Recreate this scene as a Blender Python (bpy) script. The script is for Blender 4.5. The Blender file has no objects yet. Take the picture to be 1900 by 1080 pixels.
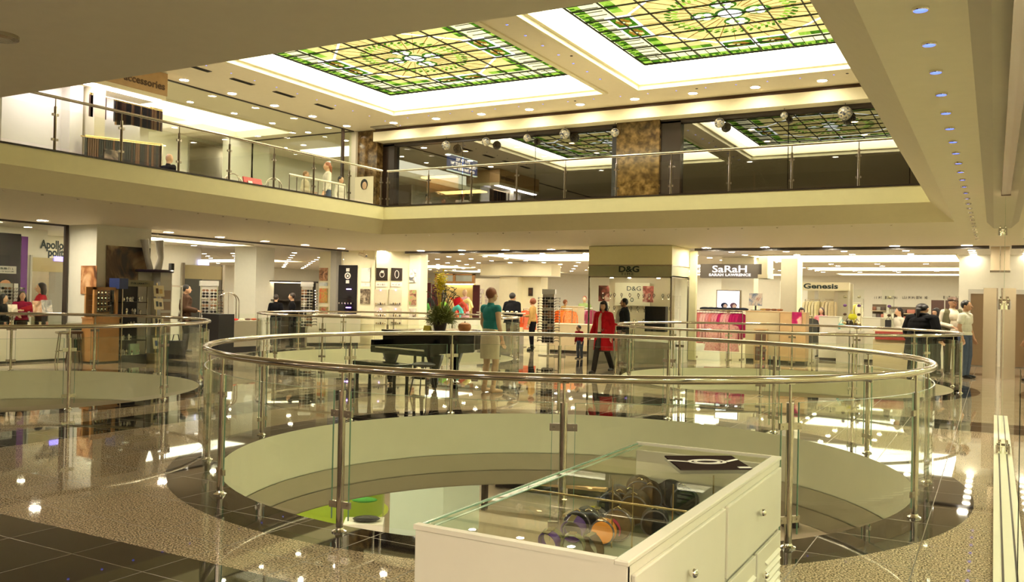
import bpy, bmesh, math, random
from mathutils import Vector, Matrix
random.seed(7)
PI = math.pi
SC = bpy.context.scene
COL = SC.collection
# ------------------------------------------------------------ camera (from the vanishing points)
F = 1615.0
CAM = Vector((0, 0, 1.56))
RX = Vector((0.87445499, 0.48464082, 0.02125413))      # camera x axis in the world
RY = Vector((-0.01409532, -0.01841094, 0.99973114))    # camera y axis
RZ = Vector((0.48490183, -0.87451947, -0.00926837))    # camera z axis (backwards)
cd = bpy.data.cameras.new('camera'); cam = bpy.data.objects.new('camera', cd); COL.objects.link(cam)
cd.sensor_width = 36; cd.lens = 36 * F / 1900; cd.clip_start = 0.05; cd.clip_end = 200
M = Matrix((RX, RY, RZ)).transposed().to_4x4(); M.translation = CAM
cam.matrix_world = M
SC.camera = cam
def W(px, py, X=None, Y=None, Z=None):
    d = RX * (px - 950) - RY * (py - 540) - RZ * F
    if X is not None: t = (X - CAM.x) / d.x
    elif Y is not None: t = (Y - CAM.y) / d.y
    else: t = (Z - CAM.z) / d.z
    return CAM + d * t
# ------------------------------------------------------------ materials
MATS = {}
def nt(name):
    m = bpy.data.materials.new(name); m.use_nodes = True
    t = m.node_tree; t.nodes.clear()
    o = t.nodes.new('ShaderNodeOutputMaterial')
    return m, t, o
def mat(name, col, rough=.5, metal=0., emit=None, es=1., noise=0., nscale=8., spec=.5, coat=0.):
    if name in MATS: return MATS[name]
    m, t, o = nt(name)
    b = t.nodes.new('ShaderNodeBsdfPrincipled')
    b.inputs['Base Color'].default_value = (*col, 1); b.inputs['Roughness'].default_value = rough
    b.inputs['Metallic'].default_value = metal; b.inputs['Specular IOR Level'].default_value = spec
    b.inputs['Coat Weight'].default_value = coat
    if emit: b.inputs['Emission Color'].default_value = (*emit, 1); b.inputs['Emission Strength'].default_value = es
    tc = t.nodes.new('ShaderNodeTexCoord'); n = t.nodes.new('ShaderNodeTexNoise'); n.inputs['Scale'].default_value = nscale
    n.inputs['Detail'].default_value = 4
    t.links.new(tc.outputs['Object'], n.inputs['Vector'])
    mx = t.nodes.new('ShaderNodeMix'); mx.data_type = 'RGBA'
    k = noise if noise else .04
    mx.inputs[6].default_value = (*[c * (1 - k) for c in col], 1); mx.inputs[7].default_value = (*[min(1, c * (1 + k)) for c in col], 1)
    t.links.new(n.outputs['Fac'], mx.inputs[0]); t.links.new(mx.outputs[2], b.inputs['Base Color'])
    t.links.new(b.outputs[0], o.inputs[0]); MATS[name] = m
    return m
def glow(name, col, s):
    if name in MATS: return MATS[name]
    m, t, o = nt(name); e = t.nodes.new('ShaderNodeEmission'); e.inputs[0].default_value = (*col, 1); e.inputs[1].default_value = s
    t.links.new(e.outputs[0], o.inputs[0]); MATS[name] = m; return m
def glass(name, tint, k=1.5, base=0., rough=.01, gcol=(1, 1, 1)):
    if name in MATS: return MATS[name]
    m, t, o = nt(name); N = t.nodes.new; L = t.links.new
    tr = N('ShaderNodeBsdfTransparent'); tr.inputs[0].default_value = (*tint, 1)
    gl = N('ShaderNodeBsdfGlossy'); gl.inputs['Roughness'].default_value = rough; gl.inputs[0].default_value = (*gcol, 1)
    fr = N('ShaderNodeFresnel'); fr.inputs[0].default_value = 1.5
    ge = N('ShaderNodeNewGeometry')
    a = N('ShaderNodeMath'); a.operation = 'MULTIPLY_ADD'; a.inputs[1].default_value = k; a.inputs[2].default_value = base; a.use_clamp = True
    inv = N('ShaderNodeMath'); inv.operation = 'SUBTRACT'; inv.inputs[0].default_value = 1
    mu = N('ShaderNodeMath'); mu.operation = 'MULTIPLY'
    L(fr.outputs[0], a.inputs[0]); L(ge.outputs['Backfacing'], inv.inputs[1]); L(a.outputs[0], mu.inputs[0]); L(inv.outputs[0], mu.inputs[1])
    mx = N('ShaderNodeMixShader'); L(mu.outputs[0], mx.inputs[0]); L(tr.outputs[0], mx.inputs[1]); L(gl.outputs[0], mx.inputs[2])
    L(mx.outputs[0], o.inputs[0]); MATS[name] = m; return m
paint = mat('cream_paint', (.84, .78, .56), .6)
soffp = mat('soffit_paint', (.84, .76, .58), .6)
fascp = mat('fascia_paint', (.86, .80, .48), .5)
bevp = mat('bevel_paint', (.80, .72, .48), .55)
white = mat('white_lacquer', (.58, .54, .44), .3)
whitew = mat('white_wall', (.84, .81, .70), .6)
steel = mat('brushed_steel', (.60, .54, .46), .10, 1.)
steeld = mat('satin_steel', (.50, .45, .38), .25, 1.)
chrome = mat('chrome', (.85, .82, .75), .06, 1.)
brass = mat('brass', (.75, .58, .30), .2, 1.)
black = mat('black_lacquer', (.003, .003, .004), .12, spec=.3)
blackm = mat('matt_black', (.012, .011, .012), .5)
dark = mat('dark_brown', (.035, .022, .016), .35)
darkw = mat('dark_wood', (.09, .04, .02), .35, noise=.3, nscale=5)
wood = mat('light_oak', (.50, .33, .16), .4, noise=.18, nscale=6)
woodo = mat('orange_oak', (.48, .24, .08), .35, noise=.2, nscale=6)
beige = mat('beige_laminate', (.56, .46, .28), .4)
greyp = mat('grey_panel', (.30, .28, .24), .45)
greyl = mat('light_grey', (.55, .53, .47), .4)
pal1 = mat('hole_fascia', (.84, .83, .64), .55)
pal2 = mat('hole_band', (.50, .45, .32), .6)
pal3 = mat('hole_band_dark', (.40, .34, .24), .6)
gclear = glass('clear_glass', (.975, .99, .955), .85, .0)
gcase = glass('case_glass', (.975, .99, .965), .55, .0)
gedge = mat('glass_edge', (.16, .28, .19), .15)
gdark = glass('tinted_shop_glass', (.50, .42, .32), 2.0, .16)
gwall = glass('shop_side_glass', (.80, .88, .80), 1.6, .05)
coveg = glow('cove_diffuser', (1, .91, .62), 5.6)  # lit recess ceiling made to glow itself, its tubes left out
coves = glow('shop_cove_diffuser', (1, .93, .70), 1.7)
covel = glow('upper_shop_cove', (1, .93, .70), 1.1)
dlg = glow('downlight_lens', (1, .88, .66), 66)
llg = glow('bright_downlight_lens', (1, .88, .66), 170)
nlg = glow('near_downlight_lens', (1, .88, .66), 150)
slg = glow('shop_downlight_lens', (1, .90, .66), 27)
blg = glow('blue_led_lens', (.09, .14, 1.), 1.6)
# flooring: speckled granite tiles with black bands and black rings
RINGS = [(-3.78, 7.86), (-13.8, 7.86), (-3.87, 18.4), (-13.8, 18.4)]
RR = 3.36; RH = 3.22; RO = 3.66
def floor_mat():
    m, t, o = nt('granite_floor'); N = t.nodes.new; L = t.links.new
    tc = N('ShaderNodeTexCoord'); sp = N('ShaderNodeSeparateXYZ'); L(tc.outputs['Object'], sp.inputs[0])
    def mth(op, a, b=None, c=None, clamp=False):
        n = N('ShaderNodeMath'); n.operation = op; n.use_clamp = clamp
        for i, v in enumerate((a, b, c)):
            if v is None: continue
            if isinstance(v, (int, float)): n.inputs[i].default_value = v
            else: L(v, n.inputs[i])
        return n.outputs[0]
    X, Y = sp.outputs[0], sp.outputs[1]
    def band(v, a, b): return mth('MULTIPLY', mth('GREATER_THAN', v, a), mth('LESS_THAN', v, b))
    dk = None
    for v, a, b in ((Y, -2, 3.58), (Y, 12.55, 13.6), (X, -9.4, -8.5), (Y, 23.2, 24.0)):
        q = band(v, a, b); dk = q if dk is None else mth('MAXIMUM', dk, q)
    for cx, cy in RINGS:
        dx = mth('SUBTRACT', X, cx); dy = mth('SUBTRACT', Y, cy)
        r2 = mth('ADD', mth('MULTIPLY', dx, dx), mth('MULTIPLY', dy, dy))
        dk = mth('MAXIMUM', dk, mth('LESS_THAN', r2, RO * RO))
    T = .62
    def joint(v, off):
        f = mth('FRACT', mth('DIVIDE', mth('SUBTRACT', v, off), T)); return mth('LESS_THAN', f, .010)
    jo = mth('MAXIMUM', joint(X, -40.0 * T - 4.75 + .003), joint(Y, -20 * T + 3.88 + .003))
    no = N('ShaderNodeTexNoise'); no.inputs['Scale'].default_value = 85; no.inputs['Detail'].default_value = 3; L(tc.outputs['Object'], no.inputs['Vector'])
    rmp = N('ShaderNodeValToRGB'); L(no.outputs['Fac'], rmp.inputs[0])
    e = rmp.color_ramp.elements; e[0].position = .42; e[0].color = (.10, .07, .045, 1); e[1].position = .58; e[1].color = (.68, .55, .40, 1)
    el = rmp.color_ramp.elements.new(.5); el.color = (.34, .26, .18, 1)
    n2 = N('ShaderNodeTexVoronoi'); n2.inputs['Scale'].default_value = 110; L(tc.outputs['Object'], n2.inputs['Vector'])
    sp2 = mth('LESS_THAN', n2.outputs['Distance'], .05)
    def mix(f, a, b):
        q = N('ShaderNodeMix'); q.data_type = 'RGBA'
        L(f, q.inputs[0])
        for i, v in ((6, a), (7, b)):
            if isinstance(v, tuple): q.inputs[i].default_value = v
            else: L(v, q.inputs[i])
        return q.outputs[2]
    blk = mix(sp2, (.012, .009, .010, 1), (.07, .06, .055, 1))
    c = mix(dk, rmp.outputs[0], blk)
    jc = mix(dk, (.06, .045, .03, 1), (.16, .13, .09, 1))
    c = mix(jo, c, jc)
    b = N('ShaderNodeBsdfPrincipled'); L(c, b.inputs['Base Color']); b.inputs['Roughness'].default_value = .055
    b.inputs['Specular IOR Level'].default_value = .75
    L(mth('MULTIPLY_ADD', jo, .3, .022), b.inputs['Roughness'])
    L(b.outputs[0], o.inputs[0]); return m
floorm = floor_mat()
def marble():
    m, t, o = nt('brown_marble'); N = t.nodes.new; L = t.links.new
    tc = N('ShaderNodeTexCoord'); n = N('ShaderNodeTexNoise'); n.inputs['Scale'].default_value = 7; n.inputs['Detail'].default_value = 10; n.inputs['Distortion'].default_value = .25
    L(tc.outputs['Object'], n.inputs['Vector']); r = N('ShaderNodeValToRGB'); L(n.outputs['Fac'], r.inputs[0])
    e = r.color_ramp.elements; e[0].position = .32; e[0].color = (.035, .017, .005, 1); e[1].position = .68; e[1].color = (.20, .125, .045, 1)
    q = e.new(.5); q.color = (.10, .06, .019, 1)
    b = N('ShaderNodeBsdfPrincipled'); L(r.outputs[0], b.inputs['Base Color']); b.inputs['Roughness'].default_value = .12
    L(b.outputs[0], o.inputs[0]); return m
marblem = marble()
def picture(name, cols, scale=2.5, seed=0., dist=1.5, rough=.35, emit=0., lo=.35, hi=.65):
    """printed picture: soft blotches of the picture's own colours"""
    if name in MATS: return MATS[name]
    m, t, o = nt(name); N = t.nodes.new; L = t.links.new
    tc = N('ShaderNodeTexCoord'); mp = N('ShaderNodeMapping'); mp.inputs['Location'].default_value = (seed * 3.1, seed * 1.7, seed)
    n = N('ShaderNodeTexNoise'); n.inputs['Scale'].default_value = scale; n.inputs['Detail'].default_value = 3; n.inputs['Distortion'].default_value = dist
    L(tc.outputs['Object'], mp.inputs[0]); L(mp.outputs[0], n.inputs['Vector'])
    r = N('ShaderNodeValToRGB'); L(n.outputs['Fac'], r.inputs[0])
    e = r.color_ramp.elements; k = len(cols)
    e[0].position = lo; e[0].color = (*cols[0], 1); e[1].position = hi; e[1].color = (*cols[-1], 1)
    for i in range(1, k - 1):
        q = e.new(lo + (hi - lo) * i / (k - 1)); q.color = (*cols[i], 1)
    b = N('ShaderNodeBsdfPrincipled'); L(r.outputs[0], b.inputs['Base Color']); b.inputs['Roughness'].default_value = rough
    if emit:
        L(r.outputs[0], b.inputs['Emission Color']); b.inputs['Emission Strength'].default_value = emit
    L(b.outputs[0], o.inputs[0]); MATS[name] = m; return m
# ------------------------------------------------------------ mesh building
class MB:
    def __init__(s): s.v = []; s.f = []; s.m = []; s.mi = 0
    def add(s, vs, fs):
        o = len(s.v); s.v += [tuple(v) for v in vs]; s.f += [tuple(i + o for i in f) for f in fs]; s.m += [s.mi] * len(fs)
    def box(s, x0, x1, y0, y1, z0, z1):
        s.add([(x0, y0, z0), (x1, y0, z0), (x1, y1, z0), (x0, y1, z0), (x0, y0, z1), (x1, y0, z1), (x1, y1, z1), (x0, y1, z1)],
              [(0, 3, 2, 1), (4, 5, 6, 7), (0, 1, 5, 4), (1, 2, 6, 5), (2, 3, 7, 6), (3, 0, 4, 7)])
        return s
    def cbox(s, c, d): return s.box(c[0] - d[0] / 2, c[0] + d[0] / 2, c[1] - d[1] / 2, c[1] + d[1] / 2, c[2] - d[2] / 2, c[2] + d[2] / 2)
    def rbox(s, c, d, rot):
        R = rot if isinstance(rot, Matrix) else Matrix.Rotation(rot, 3, 'Z')
        q = MB(); q.cbox((0, 0, 0), d); s.add([R @ Vector(v) + Vector(c) for v in q.v], q.f); return s
    def wall(s, p0, p1, z0, z1, t=.05):
        a = Vector((p0[0], p0[1], 0)); b = Vector((p1[0], p1[1], 0)); d = (b - a).normalized(); n = Vector((-d.y, d.x, 0)) * t / 2
        pts = [a - n, b - n, b + n, a + n]; s.prism([(p.x, p.y) for p in pts], z0, z1); return s
    def prism(s, poly, z0, z1):
        n = len(poly); s.add([(x, y, z0) for x, y in poly] + [(x, y, z1) for x, y in poly],
            [tuple(range(n))[::-1], tuple(range(n, 2 * n))] + [(i, (i + 1) % n, n + (i + 1) % n, n + i) for i in range(n)]); return s
    def tube(s, pts, r, seg=10, closed=False, caps=True, flat=1.):
        pts = [Vector(p) for p in pts]; n = len(pts); rs = r if isinstance(r, (list, tuple)) else [r] * n
        vs = []; up = None
        for i, p in enumerate(pts):
            if closed: d = pts[(i + 1) % n] - pts[i - 1]
            else: d = pts[min(i + 1, n - 1)] - pts[max(i - 1, 0)]
            d = d.normalized() if d.length > 1e-9 else Vector((0, 0, 1))
            if up is None: up = Vector((0, 0, 1)) if abs(d.z) < .9 else Vector((1, 0, 0))
            a = d.cross(up)
            if a.length < 1e-5: a = d.cross(Vector((1, 0, 0)))
            a.normalize(); b = a.cross(d).normalized(); up = b
            for k in range(seg):
                th = 2 * PI * k / seg; vs.append(p + (a * math.cos(th) + b * math.sin(th) * flat) * rs[i])
        fs = []
        for i in range(n if closed else n - 1):
            j = (i + 1) % n
            for k in range(seg): fs.append((i * seg + k, i * seg + (k + 1) % seg, j * seg + (k + 1) % seg, j * seg + k))
        if not closed and caps: fs += [tuple(range(seg))[::-1], tuple((n - 1) * seg + k for k in range(seg))]
        s.add(vs, fs); return s
    def cyl(s, x, y, z0, z1, r, r2=None, seg=16): return s.tube([(x, y, z0), (x, y, z1)], [r, r if r2 is None else r2], seg)
    def sph(s, c, r, seg=12, rings=8, R=None):
        r = (r, r, r) if isinstance(r, (int, float)) else r; vs = []; c = Vector(c)
        for i in range(rings + 1):
            ph = PI * i / rings
            for k in range(seg):
                th = 2 * PI * k / seg; v = Vector((r[0] * math.sin(ph) * math.cos(th), r[1] * math.sin(ph) * math.sin(th), r[2] * math.cos(ph)))
                vs.append((R @ v if R else v) + c)
        fs = [(i * seg + k, (i + 1) * seg + k, (i + 1) * seg + (k + 1) % seg, i * seg + (k + 1) % seg) for i in range(rings) for k in range(seg)]
        s.add(vs, fs); return s
    def cap(s, a, b, ra, rb=None, seg=10):
        rb = ra if rb is None else rb; a = Vector(a); b = Vector(b); s.tube([a, b], [ra, rb], seg); s.sph(a, ra, seg, 6); s.sph(b, rb, seg, 6); return s
    def lathe(s, prof, seg=20, c=(0, 0, 0), sx=1., sy=1.):
        n = len(prof); vs = [(c[0] + r * sx * math.cos(2 * PI * k / seg), c[1] + r * sy * math.sin(2 * PI * k / seg), c[2] + z) for r, z in prof for k in range(seg)]
        fs = [(i * seg + k, i * seg + (k + 1) % seg, (i + 1) * seg + (k + 1) % seg, (i + 1) * seg + k) for i in range(n - 1) for k in range(seg)]
        fs += [tuple(range(seg))[::-1], tuple((n - 1) * seg + k for k in range(seg))]
        s.add(vs, fs); return s
    def arc(s, cx, cy, r0, r1, z0, z1, a0, a1, n=8):
        vs = []
        for i in range(n + 1):
            a = a0 + (a1 - a0) * i / n; c, q = math.cos(a), math.sin(a)
            vs += [(cx + r0 * c, cy + r0 * q, z0), (cx + r1 * c, cy + r1 * q, z0), (cx + r1 * c, cy + r1 * q, z1), (cx + r0 * c, cy + r0 * q, z1)]
        fs = []
        for i in range(n):
            o = 4 * i
            for k in range(4): fs.append((o + k, o + (k + 1) % 4, o + 4 + (k + 1) % 4, o + 4 + k))
        fs += [(3, 2, 1, 0), (4 * n, 4 * n + 1, 4 * n + 2, 4 * n + 3)]
        s.add(vs, fs); return s
    def mesh(s, name, mats, smooth=False, fix=True):
        me = bpy.data.meshes.new(name); me.from_pydata(s.v, [], s.f)
        for m in (mats if isinstance(mats, (list, tuple)) else [mats]): me.materials.append(m)
        me.polygons.foreach_set('material_index', s.m)
        bm = bmesh.new(); bm.from_mesh(me)
        bmesh.ops.remove_doubles(bm, verts=bm.verts, dist=1e-5)
        bmesh.ops.dissolve_degenerate(bm, edges=bm.edges, dist=1e-6)
        if fix: bmesh.ops.recalc_face_normals(bm, faces=bm.faces)
        bm.to_mesh(me); bm.free()
        if smooth:
            me.polygons.foreach_set('use_smooth', [True] * len(me.polygons))
            try: me.set_sharp_from_angle(angle=math.radians(38))
            except Exception: pass
        return me
    def build(s, name, mats, parent=None, smooth=False, loc=(0, 0, 0), rz=0., bevel=0., fix=True):
        o = bpy.data.objects.new(name, s.mesh(name, mats, smooth, fix)); COL.objects.link(o); o.parent = parent
        o.location = loc; o.rotation_euler = (0, 0, rz)
        if bevel:
            b = o.modifiers.new('bevel', 'BEVEL'); b.width = bevel; b.segments = 2; b.limit_method = 'ANGLE'
        return o
def tag(o, label, cat, group=None, kind=None):
    if label: o['label'] = label
    if cat: o['category'] = cat
    if group: o['group'] = group
    if kind: o['kind'] = kind
    return o
def thing(name, label, cat, loc=(0, 0, 0), rz=0., group=None):
    o = bpy.data.objects.new(name, None); COL.objects.link(o); o.location = loc; o.rotation_euler = (0, 0, rz); o.empty_display_size = .1
    return tag(o, label, cat, group)
def struct(name, mb, m, smooth=False, label=None, cat=None, **k):
    o = mb.build(name, m, None, smooth, **k); o['kind'] = 'structure'
    o['label'] = label or name.replace('_', ' '); o['category'] = cat or name.split('_')[0]
    return o
def dup(o, loc=None, rz=None, label=None, group=None, parent=None):
    c = o.copy(); COL.objects.link(c)
    if parent is not None: c.parent = parent
    if loc is not None: c.location = loc
    if rz is not None: c.rotation_euler = (0, 0, rz)
    if label: c['label'] = label
    if group: c['group'] = group
    for ch in list(o.children): dup(ch, parent=c)
    return c
def text(name, body, size, m, parent=None, loc=(0, 0, 0), rot=(PI / 2, 0, 0), ext=.004, align='CENTER', sx=1., space=1., off=0.):
    cu = bpy.data.curves.new(name, 'FONT'); cu.body = body; cu.size = size; cu.extrude = ext; cu.align_x = align; cu.align_y = 'CENTER'
    cu.space_character = space; cu.offset = off; cu.resolution_u = 3
    t = bpy.data.objects.new(name, cu); COL.objects.link(t)
    dg = bpy.context.evaluated_depsgraph_get(); me = bpy.data.meshes.new_from_object(t.evaluated_get(dg)); bpy.data.objects.remove(t)
    me.materials.clear(); me.materials.append(m)
    o = bpy.data.objects.new(name, me); COL.objects.link(o); o.parent = parent; o.location = loc; o.rotation_euler = rot; o.scale = (sx, 1, 1)
    return o
TMP = None
def rem(mb, name, m, voxel=.012, it=3, parent=None, fac=.5):
    """fuse overlapping shapes into one continuous skin"""
    me = bpy.data.meshes.new('t'); me.from_pydata(mb.v, [], mb.f)
    bm = bmesh.new(); bm.from_mesh(me); bmesh.ops.remove_doubles(bm, verts=bm.verts, dist=1e-6); bmesh.ops.recalc_face_normals(bm, faces=bm.faces); bm.to_mesh(me); bm.free()
    t = bpy.data.objects.new('t', me); COL.objects.link(t)
    r = t.modifiers.new('r', 'REMESH'); r.mode = 'VOXEL'; r.voxel_size = voxel; r.use_smooth_shade = True
    if it:
        q = t.modifiers.new('s', 'SMOOTH'); q.factor = fac; q.iterations = it
    dg = bpy.context.evaluated_depsgraph_get(); out = bpy.data.meshes.new_from_object(t.evaluated_get(dg)); bpy.data.objects.remove(t)
    out.materials.clear(); out.materials.append(m); out.polygons.foreach_set('use_smooth', [True] * len(out.polygons)); out.name = name
    o = bpy.data.objects.new(name, out); COL.objects.link(o); o.parent = parent
    return o
# ============================================================ SHELL
def fill_plate(name, outer, holes, z, m, kind='structure', **k):
    """flat plate with holes, filled between its outlines"""
    bm = bmesh.new()
    def loop(pts):
        vs = [bm.verts.new((x, y, z)) for x, y in pts]
        for i in range(len(vs)): bm.edges.new((vs[i], vs[(i + 1) % len(vs)]))
    loop(outer)
    for h in holes: loop(h)
    bmesh.ops.triangle_fill(bm, edges=bm.edges[:], use_beauty=True)
    me = bpy.data.meshes.new(name); bm.to_mesh(me); bm.free(); me.materials.append(m)
    o = bpy.data.objects.new(name, me); COL.objects.link(o); o['kind'] = kind
    for a, b in k.items(): o[a] = b
    return o
def rect(x0, x1, y0, y1): return [(x0, y0), (x1, y0), (x1, y1), (x0, y1)]
def circle(cx, cy, r, n=96): return [(cx + r * math.cos(2 * PI * i / n), cy + r * math.sin(2 * PI * i / n)) for i in range(n)]
FAC = 22.5; XL = -18.1
fill_plate('floor', rect(-46, 4, -4, 47), [circle(x, y, RH) for x, y in RINGS], 0, floorm, label='polished speckled granite floor with black bands and black rings round the openings', category='floor')
for i, (x, y) in enumerate(RINGS):
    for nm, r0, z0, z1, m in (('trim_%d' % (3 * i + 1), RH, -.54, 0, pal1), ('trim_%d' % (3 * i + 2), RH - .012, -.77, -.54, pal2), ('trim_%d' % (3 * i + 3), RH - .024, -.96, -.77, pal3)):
        mb = MB(); mb.lathe([(r0, z0), (r0, z1)], 96, (x, y, 0)); mb.f = mb.f[:-2]; mb.m = mb.m[:-2]
        mb.lathe([(r0 + .1, z0), (r0 + .1, z1)], 96, (x, y, 0)); mb.f = mb.f[:-2]; mb.m = mb.m[:-2]
        mb.arc(x, y, r0, r0 + .1, z0, z0 + .01, 0, 2 * PI, 96)
        struct(nm, mb, m, True, fix=False)
# lower storey
struct('floor', MB().box(-26, 4, -4, 30, -3.7, -3.6), mat('lower_floor_tile', (.42, .36, .26), .12))
o = fill_plate('ceiling', rect(-26, 4, -4, 30), [circle(x, y, RH + .05) for x, y in RINGS], -.94, soffp)
# soffit of the gallery storey, z = 3
mb = MB(); mb.box(-26, 4, -4, 3.85, 3.0, 3.48); mb.box(XL, -12.5, 3.85, 16.2, 3.0, 3.48); mb.box(XL, 4, 16.2, FAC, 3.0, 3.48); mb.box(-.6, 4, 3.85, 16.2, 3.0, 3.48)
struct('ceiling', mb, soffp)
def loft_rects(loops):
    mb = MB()
    vs = [(x, y, z) for (x0, x1, y0, y1, z) in loops for x, y in rect(x0, x1, y0, y1)]
    mb.add(vs, [(4 * i + k, 4 * i + (k + 1) % 4, 4 * i + 4 + (k + 1) % 4, 4 * i + 4 + k) for i in range(len(loops) - 1) for k in range(4)]); return mb
GX0, GX1, GY0, GY1 = -12.2, -.95, 4.15, 15.9
struct('trim_13', loft_rects([(-12.5, -.6, 3.85, 16.2, 3.0), (GX0, GX1, GY0, GY1, 3.31)]), bevp, fix=False)
struct('trim_14', loft_rects([(GX0, GX1, GY0, GY1, 3.31), (GX0, GX1, GY0, GY1, 3.60), (GX0 - .14, GX1 + .14, GY0 - .14, GY1 + .14, 3.60), (GX0 - .14, GX1 + .14, GY0 - .14, GY1 + .14, 3.48)]), fascp, fix=False)
struct('trim_15', loft_rects([(GX0 + .01, GX1 - .01, GY0 + .01, GY1 - .01, 3.595), (GX0 + .01, GX1 - .01, GY0 + .01, GY1 - .01, 3.625), (GX0 - .06, GX1 + .06, GY0 - .06, GY1 + .06, 3.625)]), dark, fix=False)
mb = MB(); mb.box(-26, GX0 - .14, 3, 36, 3.48, 3.52); mb.box(GX0 - .14, 4, GY1 + .14, 36, 3.48, 3.52); mb.box(GX1 + .14, 4, 3, GY1 + .14, 3.48, 3.52)
struct('floor', mb, mat('gallery_floor', (.36, .32, .25), .12))
# bulkhead pocket over the side glass
struct('trim_16', MB().add([(-.13, 1, 3.0), (-.13, 16.6, 3.0), (-.02, 17.2, 2.96), (-.02, 1, 2.96), (.6, 17.2, 2.96), (.6, 1, 2.96), (.6, 17.2, 3.0), (-.02, 17.3, 3.0)], [(0, 3, 2, 1), (3, 5, 4, 2), (2, 4, 6, 7), (1, 2, 7)]) or MB(), soffp) if False else None
mb = MB(); mb.add([(-.13, 1, 3.0), (-.13, 16.4, 3.0), (-.03, 17.1, 2.95), (-.03, 1, 2.95), (.6, 17.1, 2.95), (.6, 1, 2.95), (.6, 17.1, 3.0), (-.03, 17.3, 3.0)], [(0, 3, 2, 1), (3, 5, 4, 2), (2, 4, 6, 7), (1, 2, 7)])
struct('trim_16', mb, mat('bulkhead_paint', (.58, .53, .40), .5), fix=False)
# upper ceiling with its two recesses
UC = 6.85
REC = [(-15.3, -8.75, 13.1, 20.3), (-7.8, -1.25, 13.1, 20.3)]
SKY = [(-14.67, -9.2, 13.85, 19.3), (-7.25, -1.78, 13.8, 19.27)]
LREC = (-22.6, -20.05, 8., 21.2)
fill_plate('ceiling', rect(-26, 4, -4, FAC + .02), [rect(*r) for r in REC] + [rect(*LREC)], UC, soffp)
for i, (r, s) in enumerate(zip(REC, SKY)):
    e = .10
    struct('trim_%d' % (17 + i), loft_rects([(r[0] - e, r[1] + e, r[2] - e, r[3] + e, UC), (r[0] - e, r[1] + e, r[2] - e, r[3] + e, UC - .035), (r[0], r[1], r[2], r[3], UC - .05), (r[0], r[1], r[2], r[3], UC + .05),
        (r[0] + .06, r[1] - .06, r[2] + .06, r[3] - .06, UC + .07), (r[0] + .06, r[1] - .06, r[2] + .06, r[3] - .06, UC + .12)]), paint, fix=False)
    struct('ceiling', loft_rects([(r[0], r[1], r[2], r[3], UC + .12), (r[0], r[1], r[2], r[3], UC + .36)]), whitew, fix=False)
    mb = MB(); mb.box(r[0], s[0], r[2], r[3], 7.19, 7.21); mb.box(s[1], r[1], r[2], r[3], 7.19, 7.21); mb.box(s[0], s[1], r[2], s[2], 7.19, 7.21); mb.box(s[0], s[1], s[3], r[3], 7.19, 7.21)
    tag(mb.build('cove_light', coveg), ['luminous white cove light round the left stained glass skylight', 'luminous white cove light round the right stained glass skylight'][i], 'cove light')  # glowing sheet stands for a recess lit by concealed tubes
r = LREC
struct('trim_19', loft_rects([(r[0] - .08, r[1] + .08, r[2] - .08, r[3] + .08, UC - .005), (r[0] - .08, r[1] + .08, r[2] - .08, r[3] + .08, UC - .03), (r[0], r[1], r[2], r[3], UC - .04), (r[0], r[1], r[2], r[3], UC + .22)]), paint, fix=False)
tag(MB().box(r[0], r[1], r[2], r[3], UC + .20, UC + .22).build('cove_light', covel), 'luminous cove light in the ceiling of the upper left shop', 'cove light')  # the light of the cove is put into this glowing sheet
# ------------------------------------------------------------ stained glass skylights
def sg(name, c, s=1.5, var=.35, sc=3.):
    m, t, o = nt(name); N = t.nodes.new; L = t.links.new
    tc = N('ShaderNodeTexCoord'); n = N('ShaderNodeTexNoise'); n.inputs['Scale'].default_value = sc; n.inputs['Detail'].default_value = 5; n.inputs['Distortion'].default_value = 1.2
    L(tc.outputs['Object'], n.inputs['Vector']); r = N('ShaderNodeValToRGB'); L(n.outputs['Fac'], r.inputs[0]); e = r.color_ramp.elements
    e[0].position = .35; e[0].color = (*[x * (1 - var) for x in c], 1); e[1].position = .65; e[1].color = (*c, 1)
    em = N('ShaderNodeEmission'); L(r.outputs[0], em.inputs[0]); em.inputs[1].default_value = s; L(em.outputs[0], o.inputs[0]); return m
SGY = sg('amber_glass', (.96, .80, .27), .50, .28); SGC = sg('cream_glass', (1., .93, .50), .56, .2); SGG = sg('green_glass', (.12, .34, .02), .38, .6, 9); SGL = sg('lime_glass', (.48, .80, .08), .42, .35, 8)
SGB = sg('brown_glass', (.52, .27, .04), .45, .6, 12); SGW = sg('white_glass', (1, 1, .9), .9, .1); SGD = sg('dark_green_glass', (.08, .20, .03), .35, .4, 10); SGP = sg('pale_olive_glass', (.74, .78, .22), .5, .3)
lead = mat('lead_came', (.015, .015, .012), .5)
SGM = [SGY, SGC, SGG, SGL, SGB, SGW, SGD, SGP]
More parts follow.
